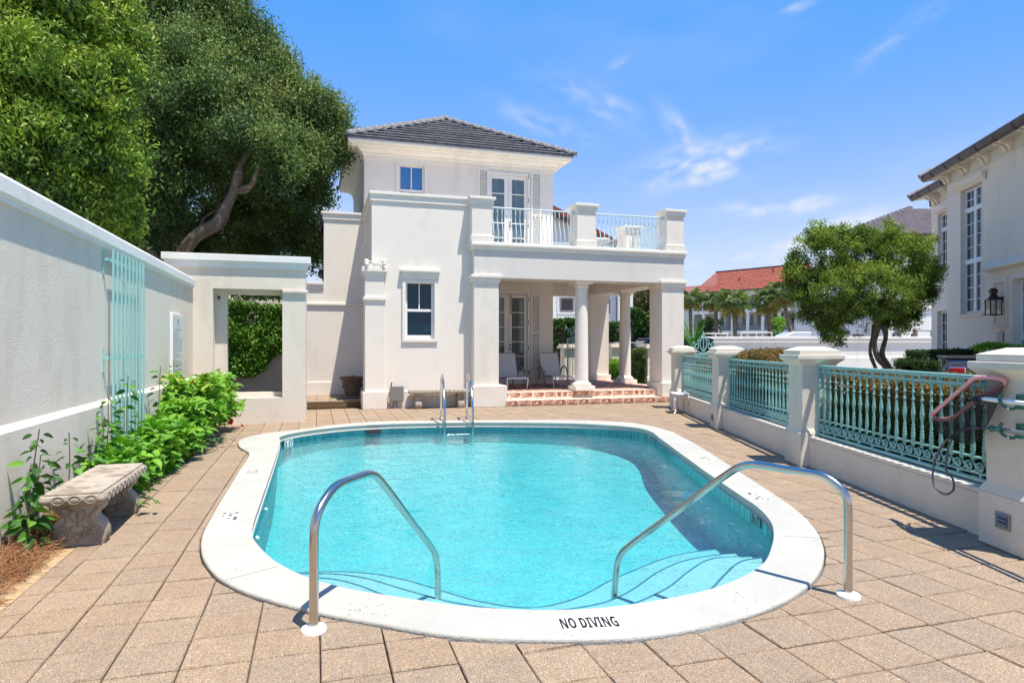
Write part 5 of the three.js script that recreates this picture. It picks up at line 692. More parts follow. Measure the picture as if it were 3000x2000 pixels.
function stemPlant(X, Y, h, seed, label, lean = [0, 0], dense = 1) {                                       // sapling whose large leaves are parts
  const t = thing('leafy_sapling', label, 'plant', [X, Y, 0.02]), R = rng(seed), top = [X + lean[0], Y + lean[1]], pts = [0, 0.33, 0.66, 1].map((k) => V(lerp(X, top[0], k) + (R() - 0.5) * 0.03 * k, 0.02 + h * k, lerp(Y, top[1], k)));
  const c = new THREE.CatmullRomCurve3(pts); mesh('stem', [new THREE.TubeGeometry(c, 12, 0.0042, 6)], M.stem, t);
  const n = Math.round(h / 0.06 * dense);
  for (let i = 0; i < n; i++) { const k = 0.18 + 0.82 * (i / n), p = c.getPoint(k), a = i * 2.4 + R(), s = (1.2 - 0.6 * k) * (0.8 + 0.5 * R()); for (const b of [0, Math.PI]) { const m = put('leaf', leafG[Math.floor(R() * 2)], leafMats[Math.floor(R() * 4)], t, p.x, p.y, -p.z, a + b + (R() - 0.5) * 0.6); m.rotation.z = 0.15 - R() * 0.9; m.rotation.x = (R() - 0.5) * 1.9; m.scale.setScalar(s); const ln = 0.02 + 0.05 * R(); m.position.x += Math.cos(a + b) * ln; m.position.z -= Math.sin(a + b) * ln; } }
}
stemPlant(-2.02, 5.55, 0.86, 1, 'tall young leafy sapling with big dark leaves behind the near bench', [0.06, 0.05], 1.25);
stemPlant(-2.06, 5.85, 0.62, 2, 'sapling with broad leaves close to the wall behind the bench', [0.0, 0.1], 1.4);
stemPlant(-2.0, 6.35, 0.74, 3, 'thin upright sapling rising over the middle of the bench', [0.02, 0.0], 1);
stemPlant(-2.03, 6.85, 0.6, 4, 'short bushy sapling just beyond the bench', [0.05, 0.1], 1.5);
stemPlant(-1.99, 7.25, 0.78, 5, 'slender sapling between the bench and the trellis', [0.0, 0.05], 1.2);
stemPlant(-1.93, 5.42, 0.36, 6, 'low leafy shoot beside the near bench leg', [-0.03, 0], 1.6);
stemPlant(-2.04, 7.55, 0.95, 7, 'thin sapling climbing at the near side of the trellis', [0.0, 0.04], 1);
stemPlant(-1.96, 7.95, 1.15, 8, 'tall thin sapling growing up through the trellis bars', [0.0, 0.06], 0.9);
stemPlant(-2.02, 4.42, 0.5, 9, 'young plant cut by the left edge of the picture', [0.08, 0.1], 1.1);
stemPlant(-1.75, 5.98, 0.22, 10, 'small bright green shoot under the bench seat', [0.05, 0], 1.6);
stemPlant(-2.0, 9.5, 1.2, 14, 'lone stem rising above the shrub near the trellis', [0.05, 0.05], 0.7);
stemPlant(-2.0, 10.5, 1.25, 15, 'thin stem rising from the shrub below the rules sign', [0.02, 0.05], 0.6);
function runner(X, Y, dx, dy, seed, label) { const t = thing('creeping_shoot', label, 'plant', [X, Y, 0]), R = rng(seed), p = [0, 0.3, 0.6, 1].map((k) => V(X + dx * k, 0.02 + 0.12 * Math.sin(k * 2.6), Y + dy * k)), c = new THREE.CatmullRomCurve3(p); mesh('stem', [new THREE.TubeGeometry(c, 12, 0.004, 5)], M.stem, t); for (let i = 0; i < 7; i++) { const q = c.getPoint(0.15 + 0.85 * i / 7), m = put('leaf', leafG[2], leafMats[Math.floor(R() * 4)], t, q.x, q.y + 0.01, -q.z, R() * 6.28); m.rotation.z = R() * 0.4; } }
runner(-1.52, 6.42, 0.2, 0.05, 1, 'small leafy shoot creeping onto the paving by the far bench leg'); runner(-1.55, 10.3, 0.42, 0.1, 2, 'leafy runner creeping across the paving toward the pool'); runner(-1.6, 10.05, 0.35, 0.02, 3, 'leafy runner lying on the paving below the shrub');
{ // the big flowering shrub
  const t = thing('flowering_shrub', 'bright green flowering shrub with red blossoms filling the bed under the trellis', 'shrub', [-1.8, 9.8, 0]), R = rng(81), blobs = [];
  for (let k = 0; k < 46; k++) { const y = 7.15 + 5.5 * (k / 45), hgt = (y < 9.4 ? lerp(0.46, 0.6, step(7, 9.4, y)) : lerp(0.6, 1.12, step(9.4, 11.2, y))) * (0.9 + 0.2 * R()), ex = lerp(-1.74, -1.38, step(7.2, 11.2, y)), r = 0.20 + 0.08 * R(); blobs.push([Math.min(lerp(-2.02, ex, R()), ex - r * 0.75), y, Math.max(0.12, (hgt - r * 0.9) * (0.35 + 0.65 * R())), r]); }
  for (const b of blobs) b[2] = Math.max(b[2], b[3] * 0.6);
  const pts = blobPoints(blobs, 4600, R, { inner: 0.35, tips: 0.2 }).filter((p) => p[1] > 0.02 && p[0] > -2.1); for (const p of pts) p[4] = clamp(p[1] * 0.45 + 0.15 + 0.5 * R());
  const bl = share(mergeGeometries([bigLeaf(0.115, 0.06, 0.4, 3), bigLeaf(0.10, 0.055, 0.3, 3).rotateZ(0.5).rotateY(2.2), bigLeaf(0.09, 0.05, 0.5, 3).rotateZ(0.3).rotateY(4.1)]));
  scatter('leaves', t, bl, M.leaf, pts, R, 1, LIME, 'stuff');
  const twigs = []; for (let k = 0; k < 60; k++) { const b = blobs[Math.floor(R() * blobs.length)]; twigs.push(rod(V(-1.95 + 0.1 * R(), 0, b[1]), V(b[0], b[2], b[1]), 0.007, 5)); } mesh('stems', twigs, M.stem, t, { kind: 'stuff' });
  const petal = bigLeaf(0.055, 0.045, 0.3, 3), flower = share(mergeGeometries([0, 1, 2, 3, 4].map((k) => petal.clone().rotateZ(0.5).rotateY(k * 1.2566))));
  for (const [px, py, X] of [[674, 1238, -1.42], [705, 1218, -1.3], [707, 1248, -1.3], [565, 1121, -1.72], [648, 1160, -1.5]]) { const p = onX(px, py, X), m = put('flower', flower, M.red, t, p[0], p[2], p[1], R() * 6, 0.9, 0.3); m.scale.setScalar(1.25); }
}
// ---------------------------------------------------------------- trees
function tree(name, label, base, blobs, n, geo, size, palette, limbs, R, opt = {}) {
  const t = thing(name, label, 'tree', base), pts = blobPoints(blobs, n, R, opt); scatter('crown', t, geo, opt.mat ?? M.leaf, pts, R, size, palette, 'stuff');
  const tr = []; for (const L of limbs) { const c = new THREE.CatmullRomCurve3(L.map((q) => V(q[0], q[2], q[1]))), N = L.length * 5; for (let k = 0; k < N; k++) { const a = k / N, b = (k + 1) / N, r = (f) => { const x = f * (L.length - 1), i = Math.min(L.length - 2, Math.floor(x)); return lerp(L[i][3], L[i + 1][3], x - i) * (1 + 0.12 * Math.sin(f * 23 + L.length)); }; tr.push(rod(c.getPoint(a), c.getPoint(b + 0.004), r(a), 9, r(b))); } }
  mesh('trunk', tr, M.bark, t); return t;
}
const B = (list) => list.map(([px, py, z, r]) => [...at(px, py, z).slice(0, 2), at(px, py, z)[2], r]), Lm = (z, pts) => pts.map(([px, py, r, dz = 0]) => [...at(px, py, z + dz), r]);
{
  const R = rng(91), spray = leafSpray(20, 0.27, 0.095, 0.036, 31, 0.15), blobs = B([[590, 170, 18, 1.55], [480, 60, 18, 1.8], [715, 210, 18, 1.25], [800, 300, 18, 1.15], [855, 420, 18, 0.95], [700, 380, 17, 1.5], [560, 300, 16.5, 1.6], [430, 250, 17, 1.7], [850, 600, 19, 0.95], [885, 690, 19.3, 0.55], [780, 520, 19.5, 1.2], [640, 400, 16.2, 0.8], [420, 430, 16, 1.4], [410, 560, 16, 1.15], [440, 620, 16.5, 0.6], [560, 590, 20, 1.5], [700, 640, 20.5, 1.35], [790, 690, 20, 0.9], [330, 120, 19, 2], [560, -110, 19, 1.7], [400, -150, 19, 2.2], [250, 0, 19, 2], [300, 560, 18, 1.6], [340, 680, 19, 1.5], [620, 700, 21, 1.2], [470, 700, 20, 1.2], [900, 330, 18.2, 0.62], [760, 170, 18.2, 0.6], [640, 60, 18.1, 0.6], [820, 215, 18, 0.45], [920, 480, 18.6, 0.42], [700, 110, 18, 0.5], [955, 345, 18.4, 0.2], [990, 415, 18.4, 0.16], [975, 425, 18.4, 0.14], [905, 560, 19, 0.3], [900, 745, 19.2, 0.28], [660, 30, 18, 0.25]]);
  for (const b of B([[725, 400, 15.2, 0.3], [790, 450, 15.2, 0.28], [690, 380, 15.2, 0.35], [830, 480, 15.4, 0.22]])) blobs.push(b);
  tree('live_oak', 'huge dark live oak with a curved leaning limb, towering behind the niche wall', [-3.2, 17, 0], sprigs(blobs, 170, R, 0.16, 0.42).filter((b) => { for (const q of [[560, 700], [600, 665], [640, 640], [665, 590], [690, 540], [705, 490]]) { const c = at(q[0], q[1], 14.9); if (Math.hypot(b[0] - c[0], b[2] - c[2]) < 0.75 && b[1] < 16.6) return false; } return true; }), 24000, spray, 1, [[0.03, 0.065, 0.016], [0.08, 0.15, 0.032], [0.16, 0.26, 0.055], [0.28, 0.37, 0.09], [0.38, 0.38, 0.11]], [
    Lm(15.6, [[505, 1180, 0.28, 1], [510, 900, 0.25, 1], [530, 760, 0.19, 0.6], [575, 690, 0.165], [640, 650, 0.15], [660, 610, 0.14], [685, 560, 0.125], [698, 510, 0.1], [705, 480, 0.08], [728, 440, 0.06], [730, 380, 0.045]]),
    Lm(15.6, [[690, 560, 0.09], [735, 545, 0.08], [752, 510, 0.065], [768, 480, 0.05], [810, 470, 0.03]]), Lm(17.2, [[520, 780, 0.2], [528, 680, 0.14], [524, 560, 0.10], [500, 420, 0.07], [480, 250, 0.05]]), Lm(17.2, [[505, 800, 0.2], [450, 740, 0.13], [400, 690, 0.10], [300, 600, 0.07]]), Lm(16.8, [[578, 690, 0.05], [595, 640, 0.035], [640, 610, 0.02]]), Lm(16.8, [[655, 605, 0.03], [630, 580, 0.02], [622, 545, 0.012]]), Lm(17.5, [[700, 490, 0.06], [720, 300, 0.04], [700, 150, 0.02]]), Lm(17.5, [[480, 450, 0.06], [560, 250, 0.04], [600, 90, 0.02]])], R, { inner: 0.74, clump: 0.3, tips: 0.2 });
}
{
  const R = rng(93), spray = leafSpray(13, 0.16, 0.095, 0.036, 33, 0.35), blobs = B([[40, 60, 10, 0.95], [180, 130, 10.6, 0.85], [80, 260, 9.6, 0.85], [215, 290, 10, 0.62], [270, 240, 10.4, 0.42], [290, 450, 10, 0.36], [150, 430, 9.6, 0.6], [20, 430, 9.2, 0.6], [70, 510, 9.2, 0.45], [220, 560, 10, 0.5], [320, 590, 10.6, 0.36], [180, 600, 9.8, 0.42], [250, 650, 10.4, 0.45], [330, 690, 11, 0.35], [130, 560, 9.4, 0.35], [330, 350, 10.2, 0.2], [350, 520, 10.4, 0.14], [320, 150, 11, 0.35], [-60, 200, 9.4, 0.9], [-60, 470, 9, 0.6], [60, -120, 10, 1.0], [230, 20, 11, 0.7]]);
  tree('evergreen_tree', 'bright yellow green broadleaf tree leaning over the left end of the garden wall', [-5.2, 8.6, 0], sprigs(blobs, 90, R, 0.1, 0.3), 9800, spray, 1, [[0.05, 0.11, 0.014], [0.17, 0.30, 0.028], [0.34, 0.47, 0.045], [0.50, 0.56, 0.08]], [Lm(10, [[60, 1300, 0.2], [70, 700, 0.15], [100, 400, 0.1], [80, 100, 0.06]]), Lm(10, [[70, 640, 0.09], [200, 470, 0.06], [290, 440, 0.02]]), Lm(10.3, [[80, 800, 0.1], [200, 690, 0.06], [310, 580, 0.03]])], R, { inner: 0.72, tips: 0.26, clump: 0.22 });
  const far = rng(94), fb = B([[-150, 300, 20, 2.5], [60, 480, 22, 2.3], [180, 650, 22, 2.0], [-40, 620, 18, 1.8], [320, 740, 23, 1.6], [60, 100, 22, 2.6]]);
  tree('evergreen_tree', 'shaded dark tree filling the gap behind the bright tree on the left', [-12, 15, 0], fb, 5000, leafSpray(14, 0.3, 0.16, 0.06, 32), 1, [[0.03, 0.06, 0.02], [0.075, 0.135, 0.04], [0.15, 0.23, 0.07], [0.25, 0.33, 0.11]], [Lm(21, [[100, 1130, 0.3], [100, 700, 0.2], [120, 400, 0.1]])], far);
}
{
  const R = rng(95), blobs = B([[2420, 755, 19, 0.80], [2530, 735, 19, 0.70], [2635, 765, 19, 0.75], [2690, 830, 19, 0.52], [2362, 830, 19, 0.48], [2450, 860, 18.5, 0.75], [2560, 850, 18.4, 0.8], [2650, 875, 19, 0.55], [2400, 900, 18.8, 0.4], [2430, 930, 18.8, 0.3], [2475, 915, 18.7, 0.4], [2600, 930, 19.6, 0.3], [2665, 915, 19.2, 0.24], [2328, 790, 19, 0.24], [2400, 700, 19, 0.33], [2590, 700, 19, 0.4], [2440, 975, 18.8, 0.18], [2530, 965, 19, 0.14], [2720, 770, 19, 0.24], [2735, 860, 19, 0.12], [2690, 720, 19, 0.24], [2640, 945, 19, 0.14], [2350, 870, 18.8, 0.25], [2500, 690, 19, 0.26]]);
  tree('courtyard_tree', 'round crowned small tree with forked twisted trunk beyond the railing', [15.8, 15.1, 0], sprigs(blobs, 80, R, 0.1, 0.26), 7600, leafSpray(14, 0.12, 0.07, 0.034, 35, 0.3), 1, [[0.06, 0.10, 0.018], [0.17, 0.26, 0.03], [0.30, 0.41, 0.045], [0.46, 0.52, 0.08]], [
    Lm(19, [[2612, 1165, 0.10], [2598, 1080, 0.085], [2572, 1045, 0.08], [2562, 1005, 0.075], [2572, 955, 0.07], [2556, 915, 0.06], [2535, 870, 0.045], [2500, 800, 0.03]]), Lm(19.1, [[2618, 1160, 0.09], [2608, 1080, 0.085], [2585, 1040, 0.07], [2596, 985, 0.07], [2590, 960, 0.075], [2568, 945, 0.06], [2600, 850, 0.045], [2620, 760, 0.03]]), Lm(19.2, [[2600, 1150, 0.06], [2565, 1075, 0.055], [2550, 1030, 0.05], [2556, 990, 0.045], [2560, 950, 0.04]]), Lm(19, [[2585, 930, 0.05], [2625, 915, 0.04], [2650, 890, 0.025]]), Lm(18.9, [[2560, 920, 0.04], [2520, 900, 0.03], [2480, 870, 0.02]])], R, { inner: 0.6, tips: 0.28, clump: 0.15 });
}
// ---------------------------------------------------------------- hedges
function hedge(name, label, cat, axis, pal, n, leaf, size, core = true) {                                   // axis: [X, Y, half width, height] along the row
  const R = rng(n), t = thing(name, label, cat, [axis[0][0], axis[0][1], 0]), pts = [], seg = axis.length - 1;
  for (let k = 0; k < n; k++) {
    const u = R() * seg, i = Math.min(seg - 1, Math.floor(u)), f = u - i, a = axis[i], b = axis[i + 1], X = lerp(a[0], b[0], f), Y = lerp(a[1], b[1], f), w = lerp(a[2], b[2], f), h = lerp(a[3], b[3], f), l = Math.hypot(b[0] - a[0], b[1] - a[1]), nx = (b[1] - a[1]) / l, ny = -(b[0] - a[0]) / l;
    const e = R(), lump = 0.88 + 0.2 * vnoise(mod(X * 0.3, 1), mod(Y * 0.3, 1), 6, 3), dp = 1 - 0.4 * R() * R(); let q, H; if (e < 0.38) { q = (R() * 2 - 1) * w; H = h * lump * (0.94 + 0.08 * dp) + 0.05 * R(); } else { q = (R() < 0.75 ? -1 : 1) * w * dp * lump; H = h * R() * lump; }
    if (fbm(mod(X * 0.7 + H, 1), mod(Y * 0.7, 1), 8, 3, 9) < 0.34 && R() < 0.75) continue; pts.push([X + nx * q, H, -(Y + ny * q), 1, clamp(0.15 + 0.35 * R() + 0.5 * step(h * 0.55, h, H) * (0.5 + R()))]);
  }
  scatter('leaves', t, leaf, M.leaf, pts, R, size, pal, 'stuff');
  if (core) for (let i = 0; i < seg; i++) { const a = axis[i], b = axis[i + 1], l = Math.hypot(b[0] - a[0], b[1] - a[1]), nx = (b[1] - a[1]) / l, ny = -(b[0] - a[0]) / l, k = 0.62; mesh('core_blocker', [slab([[a[0] - nx * a[2] * k, a[1] - ny * a[2] * k], [b[0] - nx * b[2] * k, b[1] - ny * b[2] * k], [b[0] + nx * b[2] * k, b[1] + ny * b[2] * k], [a[0] + nx * a[2] * k, a[1] + ny * a[2] * k]], 0, Math.min(a[3], b[3]) * 0.82)], M.coreFill, t); }  // solid slab added inside the hedge to block light between the leaves
  return t;
}
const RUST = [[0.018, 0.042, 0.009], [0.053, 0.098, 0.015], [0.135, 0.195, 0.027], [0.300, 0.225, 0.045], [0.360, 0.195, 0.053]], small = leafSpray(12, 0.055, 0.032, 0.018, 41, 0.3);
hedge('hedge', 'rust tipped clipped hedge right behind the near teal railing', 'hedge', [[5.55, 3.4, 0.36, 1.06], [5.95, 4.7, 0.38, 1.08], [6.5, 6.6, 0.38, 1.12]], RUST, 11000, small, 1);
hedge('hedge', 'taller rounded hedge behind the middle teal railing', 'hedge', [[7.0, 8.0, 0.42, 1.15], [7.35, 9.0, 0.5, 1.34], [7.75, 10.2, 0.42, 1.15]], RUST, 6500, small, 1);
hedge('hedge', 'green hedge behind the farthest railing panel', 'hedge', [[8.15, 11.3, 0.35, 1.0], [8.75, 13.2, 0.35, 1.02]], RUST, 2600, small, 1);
const GRN = [[0.012, 0.035, 0.008], [0.03, 0.08, 0.012], [0.06, 0.13, 0.018]];
{ const a = at(2680, 1100, 17.5), b = at(2835, 1100, 17.5); hedge('hedge', 'dark square clipped hedge in front of the grey villa', 'hedge', [[a[0], a[1], 0.45, 1.30], [b[0], b[1], 0.45, 1.30]], GRN, 2600, leafSpray(12, 0.07, 0.05, 0.025, 43), 1); const c = at(2650, 1100, 15.6), d = at(2735, 1100, 15.6); hedge('hedge', 'low dark hedge stepping down beside the square hedge', 'hedge', [[c[0], c[1], 0.4, 1.0], [d[0], d[1], 0.4, 0.98]], GRN, 1300, leafSpray(12, 0.07, 0.05, 0.025, 44), 1);
  const e = at(2850, 1100, 17), f = at(3010, 1100, 16.4); hedge('hedge', 'loose light green shrubs at the foot of the villa wall', 'shrub', [[e[0], e[1], 0.25, 1.36], [f[0], f[1], 0.25, 1.32]], LIME, 700, leafSpray(9, 0.08, 0.06, 0.03, 45), 1, false); }
{ const a = at(1560, 1000, 36), b = at(1830, 1000, 36), c = at(1850, 1000, 32), d = at(1925, 1000, 32), lf = leafSpray(12, 0.17, 0.13, 0.08, 46, 0.1); hedge('hedge', 'tall clipped hedge below the white house, seen through the porch', 'hedge', [[a[0], a[1], 0.6, 2.75], [b[0], b[1], 0.6, 2.72]], [[0.014, 0.045, 0.008], [0.04, 0.11, 0.014], [0.09, 0.20, 0.02]], 2600, lf, 1); hedge('hedge', 'taller end of the hedge seen between the side column and right pillar', 'hedge', [[c[0], c[1], 0.6, 2.9], [d[0], d[1], 0.6, 2.9]], [[0.014, 0.05, 0.008], [0.045, 0.12, 0.014], [0.12, 0.24, 0.02]], 1800, lf, 1);
  const e = at(1765, 1100, 24), f = at(1815, 1100, 24); hedge('hedge', 'low bright shrubs at the back of the porch', 'shrub', [[e[0], e[1], 0.4, 0.75], [f[0], f[1], 0.4, 0.8]], LIME, 700, leafSpray(10, 0.09, 0.07, 0.04, 47), 1); const g = at(1848, 1100, 23), h = at(1888, 1100, 23); hedge('hedge', 'upright square shrub by the back gate pillar, seen right of the side column', 'shrub', [[g[0], g[1], 0.3, 1.28], [h[0], h[1], 0.3, 1.26]], [[0.02, 0.06, 0.01], [0.06, 0.13, 0.016], [0.16, 0.22, 0.03]], 1300, leafSpray(10, 0.07, 0.06, 0.035, 48), 1); }

// ---------------------------------------------------------------- villa on the right
{
  const az = 28.3 * Math.PI / 180, o = at(2775, HOR, 21), villa = local(thing('villa', 'pale grey stucco villa with tall white gridded windows and bracketed eaves', 'villa', [o[0], o[1], 0], null, Math.atan2(-Math.cos(az), -Math.sin(az))));
  // local x runs along the front toward the camera; local Y toward the inside is negative, the front faces the pool
  const F = (x0, x1, h0, h1, y, t, holes) => wall(x0, x1, h0, h1, y, t, holes), inn = (d) => d;   // fronts face local -Y side
  const flip = (g) => g.applyMatrix4(new THREE.Matrix4().makeScale(1, 1, 1));
  const wallAt = (x0, x1, h0, h1, y, holes = []) => F(x0, x1, h0, h1, y, 0.3, holes);
  const win = (x0, x1, tiers, y) => {
    const h0 = tiers[0], h1 = tiers[tiers.length - 1], f = mesh('window', [...ring4(x0, x1, h0, h1, y + 0.12, y + 0.2, 0.06), box((x0 + x1) / 2 - 0.06, (x0 + x1) / 2 + 0.06, h0, h1, y + 0.115, y + 0.2), ...tiers.slice(1, -1).map((h) => box(x0, x1, h - 0.07, h + 0.07, y + 0.105, y + 0.2))], M.frameVilla, villa), mx = (x0 + x1) / 2;
    for (let k = 0; k < tiers.length - 1; k++) for (const [a, b] of [[x0 + 0.06, mx - 0.06], [mx + 0.06, x1 - 0.06]]) { const c = tiers[k] + (k ? 0.07 : 0.06), d = tiers[k + 1] - (k < tiers.length - 2 ? 0.07 : 0.06), rows = Math.max(2, Math.round((d - c) / 0.37)); mesh('pane', [box(a, b, c, d, y + 0.16, y + 0.17)], M.darkGlass, f); const hs = []; for (let r = 1; r < rows; r++) hs.push(lerp(c, d, r / rows)); mesh('muntins', bars(a, b, c, d, y + 0.14, y + 0.165, [(a + b) / 2], hs, 0.022), M.frameVilla, f); }
  };
  mesh('wall', [wallAt(0, 14, 0, 6.62, 0, [[0.93, 2.24, 2.42, 6.22], [3.95, 5.6, 0, 3.22]]), box(0, 0.3, 0, 6.62, 0.3, 6), box(0.3, 14, 6.5, 6.62, 0.3, 6)], M.villa, villa);
  mesh('frieze', [box(-0.015, 14, 6.62, 6.98, -0.015, 0.3)], stucco(0.70, 0.65, 0.57, 0.002), villa);
  win(0.95, 2.22, [2.46, 4.02, 5.58, 6.2], 0); win(3.97, 5.58, [0.1, 1.7, 3.2], 0);
  mesh('window_hood', [profileX([[-0.02, 6.22], [-0.14, 6.34], [-0.14, 6.46], [-0.02, 6.46]], 0.68, 2.5)], M.villa, villa); mesh('window_sill', [box(0.84, 2.33, 2.34, 2.42, -0.06, 0.1, 0.01)], M.villa, villa);
  mesh('string_moulding', [profileX([[0, 3.52], [-0.16, 3.60], [-0.16, 3.66], [-0.02, 3.86], [0, 3.86]], 2.62, 14)], M.villa, villa);
  mesh('niche_frame', [...ring4(2.86, 3.62, 1.98, 3.32, -0.05, 0, 0.12)], M.villa, villa); mesh('door_surround', [box(3.78, 3.95, 0, 3.38, -0.06, 0), box(3.95, 5.6, 3.22, 3.38, -0.06, 0)], M.villa, villa);
  const br = new THREE.Shape(); br.moveTo(0, 0); br.lineTo(0, 0.34); br.lineTo(-0.40, 0.30); br.lineTo(-0.40, 0.24); br.bezierCurveTo(-0.34, 0.27, -0.31, 0.18, -0.25, 0.19); br.bezierCurveTo(-0.15, 0.19, -0.08, 0.1, -0.07, 0.0); br.closePath();
  const bg = new THREE.ExtrudeGeometry(br, { depth: 0.11, bevelEnabled: false, curveSegments: 6 }).rotateY(Math.PI / 2), bs = share(bg);
  const bracket = (x, y) => { for (const d of [-0.13, 0.1]) put('eave_bracket', bs, M.villa, villa, x + d, 6.66, y); };
  for (let k = 0; k < 11; k++) bracket(0.12 + k * 1.19, -0.012);
  const eave = (x0, x1, y, h, back) => {
    mesh('soffit', [profileX([[y - 0.41, h + 0.0], [y + 0.1, h + 0.06], [y + 0.1, h + 0.1], [y - 0.41, h + 0.05]], x0, x1)], stucco(0.70, 0.64, 0.53, 0.001), villa);
    mesh('gutter', [profileX([[y - 0.55, h + 0.13], [y - 0.55, h + 0.09], [y - 0.51, h + 0.02], [y - 0.42, h - 0.01], [y - 0.42, h + 0.13]], x0 - 0.04, x1)], M.gutter, villa);
    mesh('fascia', [box(x0, x1, h + 0.12, h + 0.18, y - 0.50, y - 0.44)], stucco(0.6, 0.55, 0.48, 0.001), villa);
    const cs = []; const R = rng(5); for (let k = 0; k < 9; k++) { const y0 = y - 0.56 + k * 0.36, hh = h + 0.17 + k * 0.17; cs.push(box(x0 - 0.02 + k * 0.36 * 0.0, x1, hh, hh + 0.035, y0, y0 + 0.42)); } mesh('roof', cs.map((g, k) => g.translate(0, 0, 0)), M.villaRoof, villa);
    const hips = []; for (let k = 0; k < 7; k++) hips.push(new THREE.CylinderGeometry(0.09, 0.11, 0.42, 8).rotateX(Math.PI / 2).rotateX(0.48).translate(x0 + 0.04, h + 0.26 + k * 0.17, -(y - 0.42 + k * 0.36))); mesh('edge_tiles', hips, M.villaRoof, villa);
    for (let x = x0 + 0.7; x < x1; x += 0.95) mesh('gutter_strap', [profileX([[y - 0.562, h + 0.14], [y - 0.562, h + 0.08], [y - 0.52, h + 0.008], [y - 0.42, h - 0.02], [y - 0.40, h + 0.01]], x - 0.04, x + 0.04)], M.gutter, villa);
    if (back) mesh('gable_end', [box(x0 + 0.1, x0 + 0.12, h + 0.05, h + 0.17, y - 0.4, y + 2)], M.villa, villa);
  };
  eave(-0.55, 14, 0, 6.90, true);
  // recessed left part, one metre and a half behind
  const q = at(2730, HOR, 24.5), ax = [-Math.sin(az), -Math.cos(az)], lx = (q[0] - o[0]) * ax[0] + (q[1] - o[1]) * ax[1], ly = (q[0] - o[0]) * -ax[1] + (q[1] - o[1]) * ax[0];
  mesh('wall', [wallAt(lx, 0, 0, 6.72, ly, [[lx + 0.53, lx + 1.62, 4.06, 6.3], [lx + 0.5, lx + 1.62, 0.1, 2.74]]), box(lx, lx + 0.3, 0, 6.72, ly + 0.3, ly + 6)], M.villa, villa);
  mesh('frieze', [box(lx - 0.015, 0, 6.72, 7.1, ly - 0.015, ly + 0.3)], stucco(0.70, 0.65, 0.57, 0.002), villa);
  win(lx + 0.55, lx + 1.6, [4.1, 5.7, 6.28], ly); win(lx + 0.52, lx + 1.6, [0.12, 2.72], ly);
  mesh('window_hood', [box(lx + 0.3, lx + 1.85, 6.36, 6.6, ly - 0.1, ly)], M.villa, villa);
  for (let k = 0; k < 3; k++) bracket(lx + 0.5 + k * 1.2, ly - 0.012); eave(lx - 0.55, 0, ly, 7.04, true);
  mesh('leader_head', [new THREE.CylinderGeometry(0.10, 0.07, 0.3, 12).translate(lx - 0.1, 6.85, -(ly + 0.05))], M.gutter, villa);
  // wall lantern and plaque are fixed to it but are things of their own
  const w2 = (x, y, h) => { const v = new THREE.Vector3(x, h, -y).applyEuler(new THREE.Euler(0, villa.rotation.y, 0)).add(villa.position); return [v.x, -v.z, h]; };
  const lt = local(thing('wall_lantern', 'large bronze wall lantern on the villa wall beside the tall window', 'lantern', w2(3.42, -0.26, 2.3), null, villa.rotation.y)), s = 0.135;
  mesh('base', [box(-s - 0.02, s + 0.02, 0, 0.03, -s - 0.02, s + 0.02)], M.bronze, lt); for (const [x, y] of [[-s, -s], [s, -s], [s, s], [-s, s]]) mesh('corner_bar', [box(x - 0.012, x + 0.012, 0.03, 0.42, y - 0.012, y + 0.012)], M.bronze, lt);
  for (const [a, b, c, d] of [[-s, s, -s, -s + 0.004], [-s, s, s - 0.004, s], [-s, -s + 0.004, -s, s], [s - 0.004, s, -s, s]]) mesh('glass_pane', [box(a, b, 0.03, 0.42, c, d)], M.lampGlass, lt);
  const hood = new THREE.CylinderGeometry(0.07, 0.23, 0.05, 4).rotateY(Math.PI / 4), hood2 = new THREE.CylinderGeometry(0.06, 0.145, 0.15, 4).rotateY(Math.PI / 4); mesh('hood', [hood.translate(0, 0.445, 0), hood2.translate(0, 0.53, 0), box(-0.075, 0.075, 0.60, 0.69, -0.075, 0.075), box(-0.055, 0.055, 0.69, 0.74, -0.055, 0.055), box(-0.09, 0.09, 0.67, 0.69, -0.09, 0.09)], M.bronze, lt);
  mesh('wall_arm', [box(-0.025, 0.025, 0.42, 0.5, 0.1, 0.27), box(-0.06, 0.06, 0.36, 0.52, 0.245, 0.26)], M.bronze, lt); mesh('candle', [rod(new THREE.Vector3(0, 0.03, 0), new THREE.Vector3(0, 0.25, 0), 0.014)], M.plastic, lt);
  const pl = local(thing('wall_plaque', 'small grey metal plate on the villa wall below the lantern', 'plaque', w2(3.27, -0.03, 1.72), null, villa.rotation.y)); mesh('plate', [box(-0.15, 0.15, -0.13, 0.13, -0.012, 0.012, 0.005)], M.ventGrey, pl); mesh('hanger', [box(-0.03, 0.03, 0.13, 0.155, -0.01, 0.01)], M.ventGrey, pl);
}
